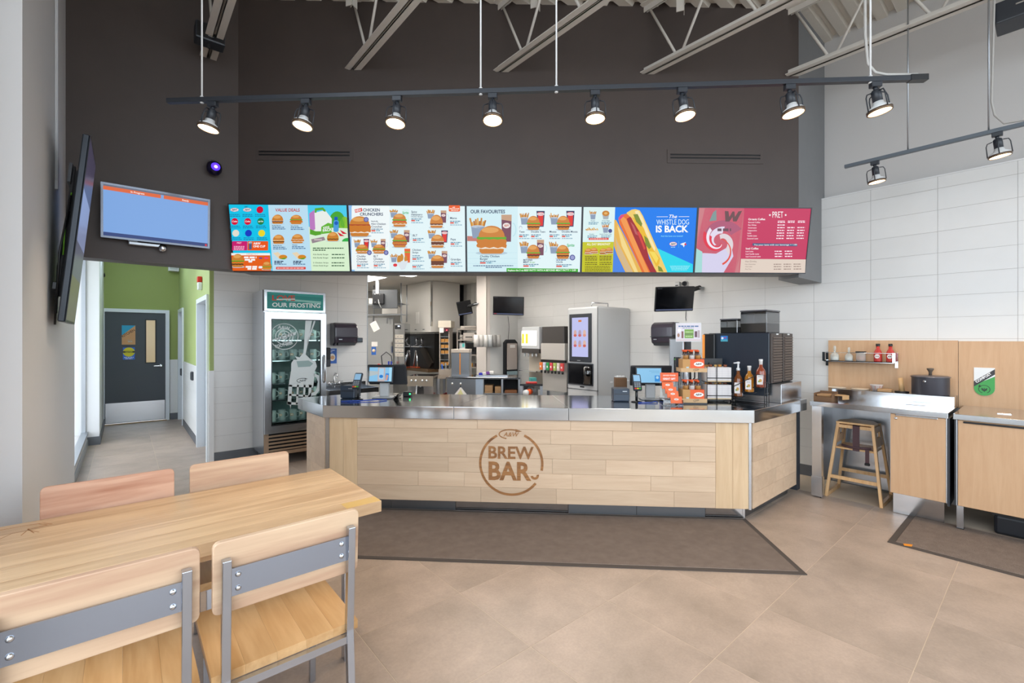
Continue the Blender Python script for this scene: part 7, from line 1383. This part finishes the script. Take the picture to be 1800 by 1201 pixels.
MB().bar((0.06, 0.1, 0.98), (0.06, 0.5, 1.35), 0.04, 0.16).build('chute', mat('#3a342e', 0.35, 0.6), br)
MB().tube([(0.02, 0.8, 0.92), (0.05, 0.76, 1.28), (0.05, 0.72, 1.28), (0.02, 0.62, 0.92)], 0.018, 8).build('prop', 'steel', br)
MB().box(-0.02, 0.62, 0.905, 0.08, 0.95, 0.925).build('rail', mat('#c8502a', 0.4), br)
t = thing('fryer', 'steel fryer front with dials below the broiler', 'fryer', W3(738, 690, 8.3).xy.to_3d(), R(-44))
MB().box(-0.22, 0, 0.0, 0.25, 0.5, 0.86).build('body', 'steel', t); MB().box(-0.22, -0.05, 0.68, 0.25, 0.0, 0.86).build('control_panel', mat('#b3a899', 0.35, 0.6), t); MB().bar((0.0, -0.10, 0.45), (0.0, -0.03, 0.66), 0.36, 0.02, (1, 0, 0)).build('door', 'steel', t)
for x in (-0.14, -0.06, 0.06, 0.14): MB().lathe([(0.022, 0), (0.02, 0.02), (0, 0.022)], 12, mtx=Matrix.Translation((x, -0.05, 0.78)) @ Matrix.Rotation(R(90), 4, 'X')).build('dial', 'chrome', t)
box('warning_sticker', mat('#d6c23a', 0.5), t, -0.12, -0.09, 0.52, -0.06, -0.084, 0.55)
t = thing('work_table', 'steel work table with a grey tub and tools', 'table', W3(788, 690, 8.4).xy.to_3d(), R(-44))
MB().box(-0.2, 0, 0.80, 0.22, 0.5, 0.86).build('top', mat('#b3a596', 0.4, 0.5), t)
for x in (-0.18, 0.2): MB().box(x - 0.02, 0.0, 0, x + 0.02, 0.04, 0.80).build('leg', 'alum', t); MB().box(x - 0.02, 0.46, 0, x + 0.02, 0.5, 0.8).build('leg', 'alum', t)
wt_ = t
t = thing('utensil_tub', 'grey plastic tub of tongs on the work table', 'tub', wt_.matrix_basis @ Vector((-0.05, 0.2, 0.861)), R(-44)); MB().box(-0.14, -0.1, 0, 0.14, 0.1, 0.006).box(-0.15, -0.11, 0.006, -0.143, 0.11, 0.11).box(0.143, -0.11, 0.006, 0.15, 0.11, 0.11).box(-0.143, -0.11, 0.006, 0.143, -0.103, 0.11).box(-0.143, 0.103, 0.006, 0.143, 0.11, 0.11).build('tub', mat('#a79d92', 0.5), t)
for k in range(4): MB().bar((-0.09 + k * 0.06, 0, 0.02), (-0.12 + k * 0.07, 0.03, 0.2 + 0.02 * (k % 2)), 0.025, 0.006).build('tongs', 'chrome' if k else mat('#2f6ad0', 0.4), t)
for z, lab in ((0.30, 'red plastic bun crate, upper, under the work table'), (0.001, 'red plastic bun crate, lower, under the work table')):
    t = thing('bun_crate', lab, 'crate', wt_.matrix_basis @ Vector((0.01, 0.22, z)), R(-44), 'red bun crates'); MB().box(-0.15, -0.16, 0, 0.15, 0.2, 0.02).box(-0.15, -0.16, 0.02, -0.135, 0.2, 0.2).box(0.135, -0.16, 0.02, 0.15, 0.2, 0.2).box(-0.135, -0.16, 0.02, 0.135, -0.145, 0.10).box(-0.135, 0.185, 0.02, 0.135, 0.2, 0.2).build('crate', 'red', t)
    for k in range(4): MB().lathe([(0, 0), (0.045, 0.005), (0.05, 0.03), (0.03, 0.05), (0, 0.055)], 12, (-0.08 + k * 0.053, -0.04, 0.02)).build('bun', mat('#c08a48', 0.7), t)
# left rear of the kitchen: storage
ws = thing('wire_shelf', 'wire storage shelf with bins at the back of the kitchen', 'shelf', W3(675, 600, 9.6).xy.to_3d(), R(-50))
for z in (2.05, 2.27):
    for k in range(7): MB().tube([(-0.4, 0.05 * k, z), (0.42, 0.05 * k, z)], 0.005, 6).build('wire', 'alum', ws)
    MB().box(-0.4, -0.01, z - 0.02, 0.42, 0.0, z + 0.01).build('front_rim', 'alum', ws)
for x in (-0.38, 0.38): MB().tube([(x, 0.0, 1.9), (x, 0, 2.7)], 0.012, 8).tube([(x, 0.3, 1.9), (x, 0.3, 2.7)], 0.012, 8).build('post', 'alum', ws)
def onws(x, y, z): return ws.matrix_basis @ Vector((x, y, z))
for x, z, w, h, c, lab in ((0.12, 2.061, 0.34, 0.14, '#d8d4ce', 'white lidded bin on the lower wire shelf'), (-0.06, 2.281, 0.3, 0.09, '#a98a66', 'tan cardboard box on the upper wire shelf'), (-0.3, 2.281, 0.1, 0.1, '#d6d2cb', 'white carton on the upper wire shelf')):
    t = thing('storage_bin', lab, 'box', onws(x, 0.14, z), R(-50)); MB().prism([(-w / 2, -0.13), (w / 2, -0.13), (w / 2 * 0.96, 0.13), (-w / 2 * 0.96, 0.13)], 0, h).build('body', mat(c, 0.6), t, bevel=0.006); box('rim', mat(c, 0.5), t, -w / 2 - 0.008, -0.138, h, w / 2 + 0.008, 0.138, h + 0.012)
t = thing('monitor', 'dark grey monitor back hanging high at the back of the kitchen', 'monitor', W3(678, 525, 9.3), R(-44)); MB().box(-0.28, 0, -0.2, 0.24, 0.05, 0.18, ch=0.01).build('housing', mat('#55585c', 0.5), t); MB().box(-0.26, -0.06, -0.12, -0.02, 0.0, 0.10, ch=0.02).build('mount', 'blackm', t)
b = MB()
for x, z in ((-0.2, 0.08), (-0.1, 0.07), (-0.2, -0.08), (-0.1, -0.09)): b.lathe([(0.012, 0), (0, 0.006)], 8, mtx=Matrix.Translation((x, -0.061, z)) @ Matrix.Rotation(R(90), 4, 'X'))
b.build('bolts', 'chrome', t); MB().tube([(-0.18, -0.03, 0.3), (-0.12, -0.06, -0.1), (-0.08, -0.03, -0.2)], 0.007, 6).build('cable', 'plasticw', t); MB().box(-0.2, -0.02, 0.1, -0.14, 0.02, 0.42).build('ceiling_post', 'plasticw', t)
t = thing('clipboard', 'tilted white clipboard sheet hanging below the wire shelf', 'clipboard', ws.matrix_basis @ Vector((-0.2, -0.016, 1.80)), R(-50))
o = MB().box(-0.075, 0, -0.1, 0.075, 0.006, 0.1).build('board', 'paper', t); o.rotation_euler = (0, R(-28), 0); a = Art()
for k in range(6): a.dashes(-0.06, 0.06 - k * 0.025, 0.11, 0.005, '#a8a4a0')
a.build('print', 'print', o, (0, -0.0006, 0)); MB().tube([(-0.045, 0.003, 0.085), (-0.045, 0.014, 0.25)], 0.003, 6).build('cord', 'anthr', t)
tag(MB().box(-0.31, 0, 0.0, 0.3, 0.05, 2.02).build('steel_backsheet', 'steel', None, W3(668, 640, 10.4).xy.to_3d(), R(-44)), 'plain steel sheet behind the kitchen drawers', 'panel')
t = thing('drawer_tower', 'stack of small steel warming drawers beside the broiler', 'drawers', W3(702, 640, 9.5).xy.to_3d(), R(-44))
MB().box(-0.1, 0, 0.9, 0.11, 0.4, 1.86).build('cabinet', 'steel', t); box('readout', 'blackm', t, -0.09, -0.01, 1.74, 0.03, 0, 1.82); box('lamp', mat('#dfeaff', 0.3, emit=2), t, -0.03, -0.014, 1.79, 0.01, -0.01, 1.81)
for k in range(5):
    dq = MB().box(-0.09, -0.015, 1.17 + k * 0.095, 0.09, 0.0, 1.245 + k * 0.095, ch=0.003).build('drawer', mat('#cfc8bd', 0.35, 0.4), t)
    for x in (-0.03, 0.04): MB().lathe([(0.008, 0), (0, 0.01)], 8, mtx=Matrix.Translation((x, -0.015, 1.205 + k * 0.095)) @ Matrix.Rotation(R(90), 4, 'X')).build('knob', 'anthr', dq)
t = thing('wall_notice', 'blue notice below a white sheet on the steel kitchen wall', 'sign', W3(657, 615, 9.75), R(-44)); box('sheet', mat('#2f62b4', 0.6), t, -0.05, 0, -0.11, 0.05, 0.002, 0.06); box('sheet', 'paper', t, -0.05, 0, 0.075, 0.08, 0.002, 0.17); MB().lathe([(0.035, 0), (0.035, 0.002)], 16, mtx=Matrix.Translation((0, 0, -0.02)) @ Matrix.Rotation(R(90), 4, 'X')).build('picture', mat('#e2c9a8', 0.6), t)
t = thing('prep_sink', 'steel prep sink with a looped hose at the back of the kitchen', 'sink', W3(676, 660, 8.9).xy.to_3d(), R(-44)); MB().box(-0.2, 0, 0.0, 0.17, 0.35, 1.0).build('basin', 'steel', t); MB().tube([(-0.08, 0.1, 1.0), (-0.1, 0.1, 1.2), (0.0, 0.1, 1.28), (0.1, 0.1, 1.2), (0.12, 0.1, 1.05)], 0.01, 8).build('hose', 'anthr', t); MB().lathe([(0.03, 0), (0.03, 0.04), (0, 0.05)], 12, (-0.12, 0.02, 1.0)).build('red_valve', mat('#d8362c', 0.4), t)
for x in (0.08, 0.13): MB().box(x - 0.012, 0.0, 1.0, x + 0.012, 0.02, 1.1).build('blue_clip', mat('#2a3fa8', 0.4), t)
t = thing('air_vent', 'square grey ceiling vent in the kitchen', 'vent', (2.55, 10.3, 2.748)); MB().box(-0.25, -0.25, -0.012, 0.25, 0.25, 0).build('frame', mat('#8a8783', 0.5), t); MB().box(-0.2, -0.2, -0.02, 0.2, 0.2, -0.012).build('louvre', mat('#6a6764', 0.5), t)
tag(MB().box(-0.03, -0.03, 0.6, 0.03, 0.03, 2.75).build('conduit_post', 'blackm', None, (5.785, 8.57, 0), 0), 'black upright conduit on the kitchen wall beside the hood', 'conduit')
